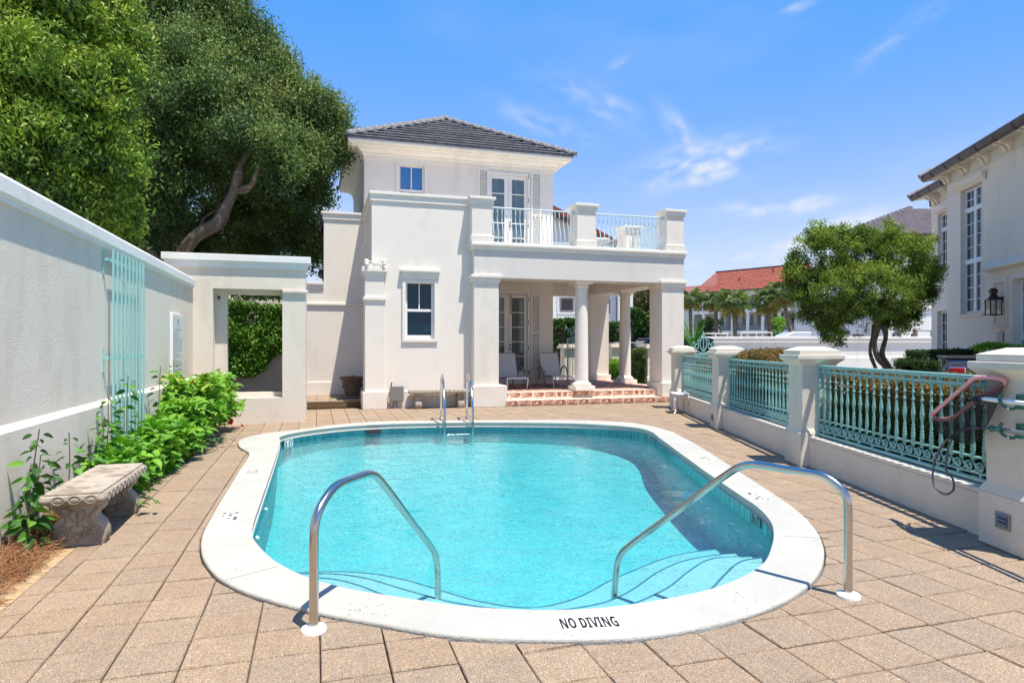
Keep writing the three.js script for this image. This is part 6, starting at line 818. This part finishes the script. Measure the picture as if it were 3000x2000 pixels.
// ---------------------------------------------------------------- long boundary wall, gate and back pillars
{
  const a = at(1960, HOR, 33.4), b = at(2900, HOR, 32.6), t = local(thing('boundary_wall', 'long low white boundary wall with grey moulded coping behind the courtyard tree', 'wall', [a[0], a[1], 0], null, Math.atan2(b[1] - a[1], b[0] - a[0]))), L = Math.hypot(b[0] - a[0], b[1] - a[1]);
  mesh('wall_face', [box(0, L, 0, 1.62, 0, 0.3)], M.far, t); mesh('coping', [box(0, L, 1.78, 1.92, -0.12, 0.42, 0.02), box(0, L, 1.72, 1.78, -0.07, 0.37), box(0, L, 1.62, 1.72, -0.10, 0.4, 0.02)], M.far, t); mesh('ledge', [box(0, L, 0, 0.86, -0.06, 0), profileX([[-0.06, 0.86], [0, 0.92], [0, 0.86]], 0, L)], M.far, t);
}
function gatePillar(px, z, label, top = 1.5) { const p = at(px, HOR, z), t = local(thing('gate_pillar', label, 'pillar', [p[0], p[1], 0], 'gate pillars beyond the porch', 0.0001)), k = 0.22; mesh('shaft', [box(-k, k, 0.35, top - 0.15, -k, k, 0.01)], M.fence, t); mesh('base', [box(-k - 0.04, k + 0.04, 0, 0.36, -k - 0.04, k + 0.04, 0.01)], M.fence, t); mesh('cap', [box(-k - 0.1, k + 0.1, top - 0.16, top - 0.08, -k - 0.1, k + 0.1, 0.01), box(-k - 0.05, k + 0.05, top - 0.08, top, -k - 0.05, k + 0.05, 0.01)], M.fence, t); }
gatePillar(1664, 24, 'cream gate pillar beside the teal gate, left of the front porch column', 1.53); gatePillar(1802, 25, 'cream pillar with a teal rail, left of the side porch column', 1.55); gatePillar(1905, 23.5, 'cream pillar partly hidden by the right porch pillar', 1.53);
function ornateGate(px, z, h, w, label, finial) {
  const p = at(px, HOR, z), t = local(thing('ornate_gate', label, 'gate', [p[0], p[1], 0], null, 0.0001)), v = (x, y) => new THREE.Vector3(x, y, 0);
  const fr = [box(-w, -w + 0.05, 0, h, -0.02, 0.02), box(w - 0.05, w, 0, h, -0.02, 0.02), box(-w, w, h - 0.05, h, -0.02, 0.02), box(-w, w, 0.1, 0.15, -0.02, 0.02)]; mesh('gate_frame', fr, M.teal, t); for (let k = 1; k < 8; k++) { const x = -w + 2 * w * k / 8; mesh('gate_bar', [rod(v(x, 0.12), v(x, h - 0.03), 0.01, 6)], M.teal, t); }
  if (finial) { const g = []; for (const s of [-1, 1]) { g.push(tube([v(0, h), v(s * 0.22, h + 0.06), v(s * 0.40, h + 0.22), v(s * 0.36, h + 0.36), v(s * 0.24, h + 0.34), v(s * 0.25, h + 0.22), v(s * 0.33, h + 0.22)], 0.02, 40, 6), tube([v(s * 0.05, h + 0.1), v(s * 0.16, h + 0.32), v(s * 0.13, h + 0.55), v(s * 0.05, h + 0.72), v(0, h + 0.8)], 0.022, 34, 6), tube([v(s * 0.36, h + 0.24), v(s * 0.5, h + 0.3), v(s * 0.52, h + 0.42), v(s * 0.43, h + 0.44), v(s * 0.42, h + 0.36)], 0.016, 26, 6), new THREE.TorusGeometry(0.09, 0.02, 6, 16).translate(s * 0.2, h - 0.13, 0), new THREE.TorusGeometry(0.06, 0.02, 6, 16).translate(s * 0.38, h - 0.1, 0), tube([v(s * 0.12, h + 0.55), v(s * 0.26, h + 0.52), v(s * 0.28, h + 0.43), v(s * 0.2, h + 0.42)], 0.016, 22, 6)); } g.push(ell(0.035, 0.16, 0.03).translate(0, h + 0.72, 0), rod(v(0, h), v(0, h + 0.8), 0.025), ell(0.09, 0.05, 0.03).translate(0, h + 0.62, 0), box(-0.5, 0.5, h - 0.02, h + 0.02, -0.02, 0.02), box(-0.34, 0.34, h - 0.26, h - 0.23, -0.02, 0.02)); for (const q of g) q.translate(0, -h, 0).scale(0.7, 0.76, 1).translate(0, h, 0); mesh('scroll_finial', g, M.teal, t); }
}
ornateGate(2061, 19.5, 1.24, 0.62, 'ornate teal gate with a tall scrolled finial rising behind the fence', true); ornateGate(1694, 23, 1.75, 0.42, 'teal scrolled gate glimpsed left of the front porch column', true); ornateGate(1775, 25.5, 1.2, 0.5, 'low teal gate glimpsed between back pillar and side column', false);
{ // spiky palmetto by the gate
  const o = at(2030, 1010, 24), t = thing('palmetto', 'spiky fan palmetto standing behind the farthest pillars', 'palmetto', [o[0], o[1], 0]), R = rng(6), g = []; for (let k = 0; k < 26; k++) { const a = -1.2 + 2.4 * (k / 25) + (R() - 0.5) * 0.2, l = 0.9 + 0.5 * R(), b = V(o[0], 1.35, o[1]), e = V(o[0] + Math.sin(a) * l * 0.75, 1.35 + Math.cos(a * 0.8) * l, o[1] + (R() - 0.5) * 0.8), m = b.clone().lerp(e, 0.5); m.y += 0.05; const w = 0.035, n = new THREE.Vector3(Math.cos(a), -Math.sin(a), 0).multiplyScalar(w), q = [b, m.clone().add(n), e, m.clone().sub(n)]; const bf = new THREE.BufferGeometry(); bf.setAttribute('position', new THREE.BufferAttribute(new Float32Array([0, 1, 2, 0, 2, 3].flatMap((i) => q[i].toArray())), 3)); bf.computeVertexNormals(); const mm = mesh('frond_blade', [bf], leafMats[k % 3], t); } mesh('trunk', [rod(V(o[0], 0, o[1]), V(o[0], 1.4, o[1]), 0.09)], M.bark, t);
}
// ---------------------------------------------------------------- apartment block with clay roof
{
  const az = -24.9 * Math.PI / 180, R0 = at(2338, HOR, 79), u = [Math.sin(az), Math.cos(az)], apt = local(thing('apartment_block', 'white two storey apartment block with a long red clay tile roof and arched galleries', 'apartment building', [R0[0], R0[1], 0], null, Math.atan2(-u[1], -u[0])));
  // local x runs toward the near end (x = 0 at the stair tower); the gallery front is local Y = 0 and the building lies behind it
  const S0 = (px) => { const d = ray(px, HOR), k = (R0[0] * u[1] - R0[1] * u[0]) / (d[0] * u[1] - d[1] * u[0]); return -((d[0] * k - R0[0]) * u[0] + (d[1] * k - R0[1]) * u[1]); };
  const xl = S0(2030), cols = [2030, 2062, 2106, 2147, 2192, 2236, 2284, 2334].map(S0), f1 = 3.35, f2 = 6.1, ev = 8.55;
  const back = mesh('gallery_wall', [box(xl - 30, 0, 0.2, ev, 2.0, 2.2)], std({ color: rgb(0.66, 0.62, 0.55), roughness: 0.95 }), apt);
  mesh('gallery_floor', [box(xl, 0, f1 - 0.45, f1, -0.1, 2.0), box(xl, 0, f2 - 0.42, f2, -0.1, 2.0), box(xl, 0, ev - 0.1, ev, 0, 2)], M.far, apt);
  for (let k = 0; k < cols.length; k++) mesh('post', [box(cols[k] - 0.18, cols[k] + 0.18, 0, ev, -0.15, 0.2)], M.far, apt);
  for (let k = 0; k < cols.length - 1; k++) { const a = cols[k] + 0.18, b = cols[k + 1] - 0.18, s = new THREE.Shape(); s.moveTo(a, ev); s.lineTo(a, ev - 0.95); s.quadraticCurveTo((a + b) / 2, ev - 0.15, b, ev - 0.95); s.lineTo(b, ev); s.closePath(); mesh('arch', [new THREE.ExtrudeGeometry(s, { depth: 0.25, bevelEnabled: false, curveSegments: 10 }).translate(0, 0, -0.15)], M.far, apt);
    for (const f of [f1, f2]) { const g = [box(a, b, f + 0.98, f + 1.04, 0, 0.05), box(a, b, f + 0.08, f + 0.13, 0, 0.05)]; for (let x = a + 0.1; x < b; x += 0.15) g.push(box(x - 0.018, x + 0.018, f + 0.1, f + 1, 0.01, 0.04)); mesh('gallery_railing', g, M.greyPaint, apt); }
    const m = (a + b) / 2; for (const f of [f1, f2]) { const wide = (k + (f > 5 ? 1 : 0)) % 3; if (wide === 2) { mesh('door', [box(m - 0.6, m + 0.6, f, f + 2.15, 1.93, 2.0)], M.gutter, apt); mesh('partition', [box(a + 0.2, a + 0.35, f, f + 2.3, 0.8, 2)], M.far, apt); } else { const w = mesh('window', [...ring4(m - 0.75, m + 0.75, f + 0.75, f + 2.05, 1.95, 2.0, 0.07), box(m - 0.04, m + 0.04, f + 0.8, f + 2, 1.95, 2)], M.greyPaint, apt); mesh('pane', [box(m - 0.7, m + 0.7, f + 0.8, f + 2.0, 1.97, 1.99)], M.darkGlass, w); } } }
  // roof: curved clay tiles laid in rolls
  const rid = 12.0, yb = 7.0, roof = (x0, x1, h0, h1, y0, y1) => { const n = 110, pos = [], uv = [], P = (x, t) => { const w = 0.05 * Math.abs(Math.sin(x * Math.PI / 0.34)); return [x, lerp(h0, h1, t) + w, -lerp(y0, y1, t)]; }; const st = 0.085, m = Math.round((x1 - x0) / st); for (let i = 0; i < m; i++) { const a = x0 + i * st, b = a + st; for (let r = 0; r < 14; r++) { const t0 = r / 14, t1 = (r + 1) / 14, A = P(a, t0), Bq = P(b, t0), C = P(b, t1), D = P(a, t1); A[1] += 0.02; Bq[1] += 0.02; for (const v of [A, Bq, C, A, C, D]) { pos.push(...v); uv.push(v[0] * 0.6, -v[2] * 1.1); } } } const g = new THREE.BufferGeometry(); g.setAttribute('position', new THREE.BufferAttribute(new Float32Array(pos), 3)); g.computeVertexNormals(); g.setAttribute('uv', new THREE.BufferAttribute(new Float32Array(uv), 2)); g.userData.ownUV = true; return g; };
  const hipX = S0(2030) + 4, gr = roof(xl - 1.2, 1.2, ev, rid, -1.0, yb);
  { const p = gr.attributes.position; for (let i = 0; i < p.count; i++) { const t = clamp((p.getY(i) - ev) / (rid - ev)), lim = lerp(xl + 0.6, -15.2, t); if (p.getX(i) < lim) p.setX(i, lim); } gr.computeVertexNormals(); }
  const rf = mesh('roof', gr, M.clay, apt); mesh('roof_back', [profileX([[yb, rid - 0.02], [yb + 8, ev], [yb, ev]], -15.1, 1.2)], M.clay, rf); mesh('eave_board', [box(xl - 1.2, 1.2, ev - 0.12, ev + 0.02, -1.02, -0.9)], M.gutter, rf); mesh('ridge', [rod(new THREE.Vector3(-15.2, rid + 0.08, -yb), new THREE.Vector3(1.2, rid + 0.08, -yb), 0.13, 8)], M.gutter, rf);
  for (const [x, t] of [[xl + 9, 0.75], [xl + 15, 0.8], [xl + 5.5, 0.45]]) mesh('vent_pipe', [rod(new THREE.Vector3(x, lerp(ev, rid, t), -lerp(-1, yb, t)), new THREE.Vector3(x, lerp(ev, rid, t) + 0.45, -lerp(-1, yb, t)), 0.1)], M.gutter, rf);
  mesh('roof', roof(xl - 34, xl + 1, ev - 0.6, rid - 1.6, 1.5, 8), M.clay, apt); mesh('lower_wing_wall', [box(xl - 34, xl, 0.2, ev - 0.6, 2.25, 2.4)], M.far, apt);
  mesh('end_wall', [box(xl - 0.4, xl - 0.18, 0, ev, -0.12, 2)], M.far, apt);
  // stair tower at the near end
  const tw = mesh('stair_tower', [box(0.18, 3.3, 0, 9.3, -0.6, 5), box(3.3, 5.6, 0, 9.0, 1.4, 5), box(5.6, 14, 0, 9.4, -0.8, 5)], M.far, apt); for (const f of [0.4, f1, f2]) { mesh('stair_opening', [box(3.3, 5.6, f, f + 2.2, 1.2, 1.38)], M.greyPaint, tw); mesh('stair_landing', [box(3.3, 5.6, f - 0.35, f, -0.4, 1.4)], M.far, tw); } mesh('tower_roof', [profileX([[-1.6, 9.4], [3, 11.6], [6, 11.6], [6, 9.4]], 0.1, 14)], M.clay, apt);
}
// white condominium behind the courtyard tree
{
  const o = at(2395, HOR, 46), t = local(thing('condominium', 'plain white condominium with a dark tiled roof behind the courtyard tree', 'condominium', [o[0], o[1], 0], null, -YAW)), Z = 46, X = (px) => (px - 2395) / FOC * Z, H = (py) => 1.5 + (HOR - py) / FOC * Z;
  mesh('wall', [box(X(2395), X(2560), 0, H(760), 0, 0.9), box(X(2560), X(2760), 0, H(694), -1.5, 6)], M.far, t);
  mesh('ledge', [box(X(2560), X(2760), H(908), H(902), -1.62, -1.5)], M.far, t);
  for (const [a, b, c, d] of [[2703, 2720, 888, 856], [2466, 2492, 982, 966], [2620, 2650, 800, 745], [2430, 2450, 900, 870]]) { const y = a > 2560 ? -1.5 : 0, w = mesh('window', ring4(X(a) - 0.06, X(b) + 0.06, H(c) - 0.06, H(d) + 0.06, y - 0.05, y, 0.1), M.far, t); mesh('pane', [box(X(a), X(b), H(c), H(d), y - 0.03, y - 0.01)], M.darkGlass, w); }
  const rows = [], N = 13; for (let k = 0; k < N; k++) { const t0 = k / N; rows.push(box(X(2440) + t0 * 6.8, X(2790), H(698) + t0 * 2.5, H(698) + t0 * 2.5 + 0.12, -2.1 + t0 * 4, -1.4 + t0 * 4)); } mesh('roof', rows, M.villaRoof, t); mesh('eave', [box(X(2440), X(2790), H(704), H(698), -2.15, -1.4)], M.gutter, t);
  const hp = []; for (let k = 0; k < 16; k++) hp.push(box(X(2440) + k * 0.43, X(2440) + k * 0.43 + 0.3, H(698) + k * 0.158 + 0.1, H(698) + k * 0.158 + 0.28, -2 + k * 0.25, -1.7 + k * 0.25)); mesh('hip_tiles', hp, M.villaRoof, t); mesh('round_vent', [new THREE.CylinderGeometry(0.5, 0.5, 0.5, 16).rotateX(1.57).translate(X(2728), H(655), 2.0)], M.far, t);
}
// white gabled house seen through the porch
{
  const Z = 45, o = at(1600, HOR, Z), t = local(thing('gabled_house', 'bright white gabled house with grey windows seen through the porch', 'house', [o[0], o[1], 0], null, -YAW)), X = (px) => (px - 1600) / FOC * Z, H = (py) => 1.5 + (HOR - py) / FOC * Z;
  mesh('wall', [profileY([[X(1430), 0], [X(1808), 0], [X(1808), H(718)], [X(1790), H(715)], [X(1590), H(608)], [X(1430), H(695)]], 0, 9)], M.far, t);
  mesh('low_block', [box(X(1808), X(1850), 0, H(705), -0.6, 6)], M.far, t); mesh('parapet', [box(X(1740), X(1853), H(706), H(698), -0.7, 6)], M.far, t);
  const slope = (H(608) - H(715)) / (X(1790) - X(1590)); mesh('roof', [profileY([[X(1590), H(606)], [X(1802), H(606) - slope * (X(1802) - X(1590))], [X(1802), H(606) - slope * (X(1802) - X(1590)) + 0.3], [X(1590), H(606) + 0.35], [X(1425), H(606) - slope * (X(1590) - X(1425)) + 0.3], [X(1425), H(606) - slope * (X(1590) - X(1425))]], -0.7, 9.4)], M.clay, t); mesh('barge_board', [profileY([[X(1590), H(606) - 0.02], [X(1803), H(606) - slope * (X(1803) - X(1590)) - 0.02], [X(1803), H(606) - slope * (X(1803) - X(1590)) - 0.36], [X(1590), H(606) - 0.36]], -0.72, -0.6)], M.gutter, t);
  for (const [a, b, c, d, n] of [[1643, 1679, 910, 874, 1], [1766, 1784, 915, 879, 1], [1808, 1815, 940, 870, 0]]) { const w = mesh('window', ring4(X(a) - 0.05, X(b) + 0.05, H(c) - 0.05, H(d) + 0.05, -0.06, 0, 0.09), M.greyPaint, t); mesh('pane', [box(X(a), X(b), H(c), H(d), -0.04, -0.01)], M.darkGlass, w); mesh('panel_moulding', [...ring4(X(a) - 0.25, X(b) + 0.25, H(c) - 0.22, H(d) + 0.2, -0.05, 0, 0.12), ...ring4(X(a) - 0.25, X(b) + 0.25, H(c) - 1.6, H(c) - 0.42, -0.05, 0, 0.1)], M.far, w); if (n) { const sl = []; for (let q = 0; q < 10; q++) sl.push(box(X(a) + 0.04, X(b) - 0.04, lerp(H(c), H(d), (q + 0.2) / 10), lerp(H(c), H(d), (q + 0.75) / 10), -0.045, -0.041)); mesh('blind', sl, M.gutter, w, { kind: 'stuff' }); } }
  const tr = rng(9), c = B([[1880, 885, 60, 1.6], [1862, 905, 60, 1.2], [1903, 890, 58, 1.4], [1925, 880, 58, 1.6], [1840, 915, 62, 1]]); tree('far_tree', 'olive brown tree below the red roof, seen right of the side column', [at(1885, HOR, 60)[0], at(1885, HOR, 60)[1], 0], c, 900, leafSpray(14, 0.4, 0.3, 0.12, 51), 1, [[0.03, 0.045, 0.012], [0.10, 0.11, 0.025], [0.22, 0.19, 0.05]], [Lm(60, [[1885, 1060, 0.2], [1885, 900, 0.15]])], tr);
}
// ---------------------------------------------------------------- palms
{
  const frond = (seed) => { const R = rng(seed), parts = [], L = 1.0, n = 13; for (let k = 0; k < n; k++) { const a = (k / (n - 1) - 0.5) * 3.0, l = 0.95 * (1 - 0.25 * Math.abs(a) / 1.5) * (0.9 + 0.2 * R()), d = new THREE.Vector3(Math.cos(a), 0, Math.sin(a)), s = new THREE.Vector3(L * 0.8, -0.05, 0), m = s.clone().addScaledVector(d, l * 0.55), e = s.clone().addScaledVector(d, l); m.y -= 0.06; e.y -= 0.35 + 0.25 * R(); const w = new THREE.Vector3(-d.z, 0, d.x).multiplyScalar(0.055), q = [s, m.clone().add(w), e, m.clone().sub(w)], g = new THREE.BufferGeometry(); g.setAttribute('position', new THREE.BufferAttribute(new Float32Array([0, 1, 2, 0, 2, 3].flatMap((i) => q[i].toArray())), 3)); g.computeVertexNormals(); parts.push(g); } parts.push(rod(new THREE.Vector3(0, 0, 0), new THREE.Vector3(L * 0.8, -0.05, 0), 0.02, 4)); return merge(parts); };
  const fg = [frond(1), frond(2)].map((g) => { g.userData.ready = true; return g; }), fm = [[0.17, 0.26, 0.07], [0.28, 0.36, 0.09], [0.40, 0.36, 0.10]].map((c) => phys({ color: rgb(...c), roughness: 0.6, transmission: 0.25, thickness: 0, side: THREE.DoubleSide }));
  const palm = (px, py, z, r, lean, seed, label) => { const p = at(px, py, z), b = at(px + lean, HOR, z), t = thing('palm_tree', label, 'palm', [b[0], b[1], 0], 'palms before the apartments'), R = rng(seed); const pts = [V(b[0], 0, b[1]), V(lerp(b[0], p[0], 0.55), p[2] * 0.5, lerp(b[1], p[1], 0.5)), V(p[0], p[2], p[1])], c = new THREE.CatmullRomCurve3(pts); mesh('trunk', [new THREE.TubeGeometry(c, 14, 0.20, 8)], M.bark, t);
    for (let k = 0; k < 34; k++) { const el = 1.15 - 2.0 * Math.pow((k + 0.5) / 34, 0.9) + (R() - 0.5) * 0.2, m = put('frond', fg[k % 2], fm[k > 24 ? 2 : Math.floor(R() * 2)], t, p[0], p[2], p[1], k * 2.4 + R() * 0.5); m.rotation.order = 'YZX'; m.rotation.z = el; m.scale.setScalar(r * (0.85 + 0.3 * R())); } };
  palm(2022, 876, 72, 0.95, 6, 1, 'palm at the left end of the apartments, half behind the porch pillar'); palm(2098, 880, 72, 1.0, 2, 2, 'second palm from the left before the apartments'); palm(2150, 882, 66, 1.15, 8, 3, 'biggest palm, in the middle before the apartment galleries'); palm(2252, 882, 68, 1.05, 6, 4, 'palm before the dark doorway of the apartments'); palm(2292, 858, 66, 1.05, 46, 5, 'leaning palm beside the courtyard tree crown');
}
// ---------------------------------------------------------------- vehicles
function wheel(x, y, r, parent, w = 0.22) { const t = mesh('wheel', [new THREE.TorusGeometry(r * 0.78, r * 0.22, 10, 24).translate(x, r, -y), new THREE.CylinderGeometry(r * 0.8, r * 0.8, w * 0.8, 20).rotateX(Math.PI / 2).translate(x, r, -y)], M.tyre, parent); mesh('rim', [new THREE.CylinderGeometry(r * 0.58, r * 0.58, w, 16).rotateX(Math.PI / 2).translate(x, r, -y)], M.alu, t); }
const sideOut = (pts, w) => { const g = new THREE.ExtrudeGeometry(poly(pts), { depth: w - 0.16, bevelEnabled: true, bevelSize: 0.08, bevelThickness: 0.08, bevelOffset: -0.08, bevelSegments: 4 }); return g.translate(0, 0, -w / 2 + 0.08); };
function car(name, label, cat, pos, turn, paint, { L, W, H, hood, bonnet, boot, suv }) {                   // nose toward local -x
  const t = local(thing(name, label, cat, pos, null, turn)), l = L / 2, belt = H * 0.60;
  mesh('body', [sideOut([[-l, 0.35], [-l + 0.1, 0.28], [l - 0.1, 0.28], [l, 0.4], [l, belt - 0.05], [l - 0.1, belt], [-l + hood, belt], [-l + 0.35, belt - 0.2], [-l, belt - 0.35]], W)], paint, t);
  const g = sideOut([[-l + hood - 0.1, belt - 0.05], [-l + hood + bonnet, H - 0.05], [-l + hood + bonnet + 0.4, H], [l - boot - 0.5, H], [l - boot, H - 0.1], [l - 0.12, belt - 0.05]], W - 0.14); mesh('cabin', [g], M.darkGlass, t);
  mesh('roof_panel', [sideOut([[-l + hood + bonnet - 0.1, H - 0.09], [-l + hood + bonnet + 0.4, H + 0.02], [l - boot - 0.5, H + 0.02], [l - boot + 0.05, H - 0.09]], W - 0.12)], paint, t);
  for (const s of [-1, 1]) { mesh('pillar', [rod(new THREE.Vector3(-l + hood, belt, s * (W / 2 - 0.08)), new THREE.Vector3(-l + hood + bonnet + 0.05, H - 0.04, s * (W / 2 - 0.12)), 0.045, 6), box(0.1, 0.2, belt, H - 0.04, s * (W / 2 - 0.10), s * (W / 2 - 0.06)), box(l - boot - 0.75, l - boot - 0.62, belt, H - 0.06, s * (W / 2 - 0.10), s * (W / 2 - 0.06))], paint, t); mesh('mirror', [ell(0.09, 0.08, 0.12).translate(-l + hood + 0.35, belt + 0.08, s * (W / 2 + 0.08))], paint, t); mesh('headlight', [ell(0.1, 0.08, 0.2).translate(-l + 0.12, belt - 0.28, s * (W / 2 - 0.3))], M.chrome, t); mesh('tail_light', [box(l - 0.04, l + 0.01, belt - 0.25, belt - 0.05, s * (W / 2 - 0.45), s * (W / 2 - 0.12))], M.tail, t); }
  for (const x of [-l + 0.85, l - 0.85]) for (const s of [-1, 1]) wheel(x, s * (W / 2 - 0.1), 0.33 + (suv ? 0.04 : 0), t);
}
{
  const a = at(1935, HOR, 29); car('parked_car', 'dark blue sport utility vehicle parked in front of the tall hedge', 'car', [a[0], a[1], 0], -YAW + 0.05, M.navy, { L: 4.7, W: 1.9, H: 1.84, hood: 1.05, bonnet: 0.5, boot: 0.25, suv: 1 });
  const b = at(1800, HOR, 31); car('parked_car', 'black sedan parked left of the blue vehicle, mostly hidden by the porch', 'car', [b[0] - 0.2, b[1], 0], -YAW, M.blackPaint, { L: 4.7, W: 1.85, H: 1.62, hood: 1.2, bonnet: 0.8, boot: 0.8 });
  const c = at(2345, HOR, 50); { const t = local(thing('white_van', 'white panel van whose roof shows above the boundary wall', 'van', [c[0], c[1], 0], null, -YAW)); mesh('body', [sideOut([[-2.4, 0.4], [2.5, 0.4], [2.5, 2.35], [2.35, 2.5], [-0.9, 2.5], [-1.5, 2.25], [-2.15, 1.55], [-2.4, 1.3]], 1.95)], M.whiteCar, t); mesh('windscreen', [sideOut([[-1.55, 2.15], [-1.42, 2.2], [-2.1, 1.62], [-2.2, 1.6]], 1.6)], M.darkGlass, t); mesh('side_window', [box(-1.5, -0.7, 1.6, 2.1, 0.96, 0.99)], M.darkGlass, t); mesh('roof_rack', [box(-0.8, 2.2, 2.5, 2.54, -0.7, -0.66), box(-0.8, 2.2, 2.5, 2.54, 0.66, 0.7)], M.dark, t); for (const x of [-1.5, 1.6]) for (const s of [-1, 1]) wheel(x, s * 0.88, 0.34, t); }
}
{ // grey pickup whose tail shows beyond the railing
  const a = at(2766, HOR, 11.4), th = Math.atan2(-0.74, 0.67), t = local(thing('pickup_truck', 'grey pickup truck with a red tail light behind the nearest pillar', 'pickup truck', [a[0], a[1], 0], null, th));
  mesh('bed_side', [sideOut([[0.02, 0.55], [0.0, 1.1], [0.06, 1.26], [2.1, 1.26], [2.1, 0.5], [1.75, 0.5], [1.6, 0.85], [1.1, 0.95], [0.65, 0.85], [0.5, 0.5]], 1.95).translate(0, 0, -0.975)], M.greyCar, t);
  mesh('bed_rail_cap', [box(-0.02, 2.1, 1.262, 1.29, 0.0, 0.10, 0.012), box(-0.02, 2.1, 1.262, 1.29, 1.85, 1.95, 0.012), box(-0.04, 0.06, 1.258, 1.293, 0.02, 1.93, 0.012)], M.dark, t); mesh('bed_liner', [box(0.1, 2.05, 0.75, 0.8, 0.12, 1.83)], M.dark, t);
  mesh('light_surround', [box(0.07, 0.33, 0.96, 1.13, -0.006, 0.25, 0.03)], M.chrome, t); mesh('tail_light', [box(0.09, 0.31, 0.98, 1.11, -0.014, 0.2, 0.02)], M.tail, t);
  mesh('cab', [sideOut([[2.12, 0.5], [2.12, 1.3], [2.3, 1.85], [2.6, 1.9], [3.6, 1.9], [4.3, 1.3], [5.4, 1.2], [5.6, 0.9], [5.6, 0.5]], 1.95).translate(0, 0, -0.975)], M.greyCar, t); mesh('tailgate', [box(-0.025, 0.03, 0.72, 1.24, 0.2, 1.46, 0.02)], M.greyCar, t); mesh('cab_window', [box(2.4, 3.5, 1.32, 1.8, -0.012, -0.004)], M.darkGlass, t); mesh('rear_bumper', [box(-0.2, 0.0, 0.5, 0.68, 0.05, 1.9, 0.03)], M.chrome, t);
  for (const x of [1.12, 4.6]) for (const y of [0.12, 1.83]) wheel(x, y, 0.4, t);
}
// dark mounds and pipe rails behind the boundary wall
{ const mk = (px0, px1, top, z, label) => { const a = at((px0 + px1) / 2, HOR, z), t = local(thing('gravel_heap', label, 'heap', [a[0], a[1], 0], 'dark heaps behind the boundary wall', -YAW)), w = (px1 - px0) / FOC * z / 2, h = 1.5 + (HOR - top) / FOC * z, g = new THREE.ConeGeometry(w * 1.8, h * 1.25, 28, 12), p = g.attributes.position; for (let i = 0; i < p.count; i++) { const k = 1 + 0.12 * (fbm(mod(p.getX(i) * 0.3, 1), mod(p.getZ(i) * 0.3 + p.getY(i) * 0.2, 1), 8, 3, 2) - 0.5); p.setXYZ(i, p.getX(i) * k, Math.min(p.getY(i), h * 0.38 + 0.06 * k), p.getZ(i) * k); } g.computeVertexNormals(); mesh('heap_body', [g.translate(0, h * 0.625, 0)], std({ color: rgb(0.035, 0.034, 0.036), roughness: 1 }), t); };
  mk(2600, 2655, 977, 40, 'long dark heap right of the tree trunk'); mk(2660, 2695, 980, 40, 'smaller dark heap next to the villa'); mk(2470, 2560, 982, 40, 'dark heap left of the tree trunk');
  const fence = (px0, px1, top, z, label, col) => { const a = at(px0, HOR, z), b = at(px1, HOR, z), t = local(thing('pipe_fence', label, 'fence', [a[0], a[1], 0], null, -YAW)), L = (px1 - px0) / FOC * z, h = 1.5 + (HOR - top) / FOC * z; mesh('rail', [rod(new THREE.Vector3(0, h, 0), new THREE.Vector3(L, h, 0), 0.045, 6), rod(new THREE.Vector3(0, h - 0.5, 0), new THREE.Vector3(L, h - 0.5, 0), 0.03, 6)], col, t); for (let x = 0; x <= L + 0.1; x += L / Math.max(2, Math.round(L / 2.5))) mesh('post', [rod(new THREE.Vector3(x, 0, 0), new THREE.Vector3(x, h, 0), 0.05, 6)], col, t); };
  fence(2172, 2262, 974, 52, 'white pipe fence left of the van', M.far); fence(2062, 2132, 977, 52, 'short white pipe fence below the palms', M.far); fence(2625, 2730, 968, 39, 'thin dark pipe fence beside the heaps', M.ventGrey);
  const p = at(2683, HOR, 39), t = thing('wooden_post', 'short brown wooden post behind the boundary wall', 'post', [p[0], p[1], 0]); mesh('post', [rod(V(p[0], 0, p[1]), V(p[0], 2.45, p[1]), 0.13, 8)], std({ color: rgb(0.30, 0.18, 0.10), roughness: 0.9 }), t);
  const s = at(2080, HOR, 75), sh = rng(3); hedge('shrub', 'dark round shrub under the apartment gallery', 'shrub', [[s[0] - 0.8, s[1], 0.9, 4.0], [s[0] + 0.8, s[1], 0.9, 4.0]], GRN, 260, leafSpray(12, 0.4, 0.3, 0.14, 52), 1, false); const s2 = at(2282, HOR, 75); hedge('shrub', 'small green shrub beside the doorway of the apartments', 'shrub', [[s2[0] - 0.5, s2[1], 0.6, 4.1], [s2[0] + 0.5, s2[1], 0.6, 4.1]], LIME, 160, leafSpray(12, 0.35, 0.26, 0.14, 53), 1, false);
}
renderer.render(scene, camera);
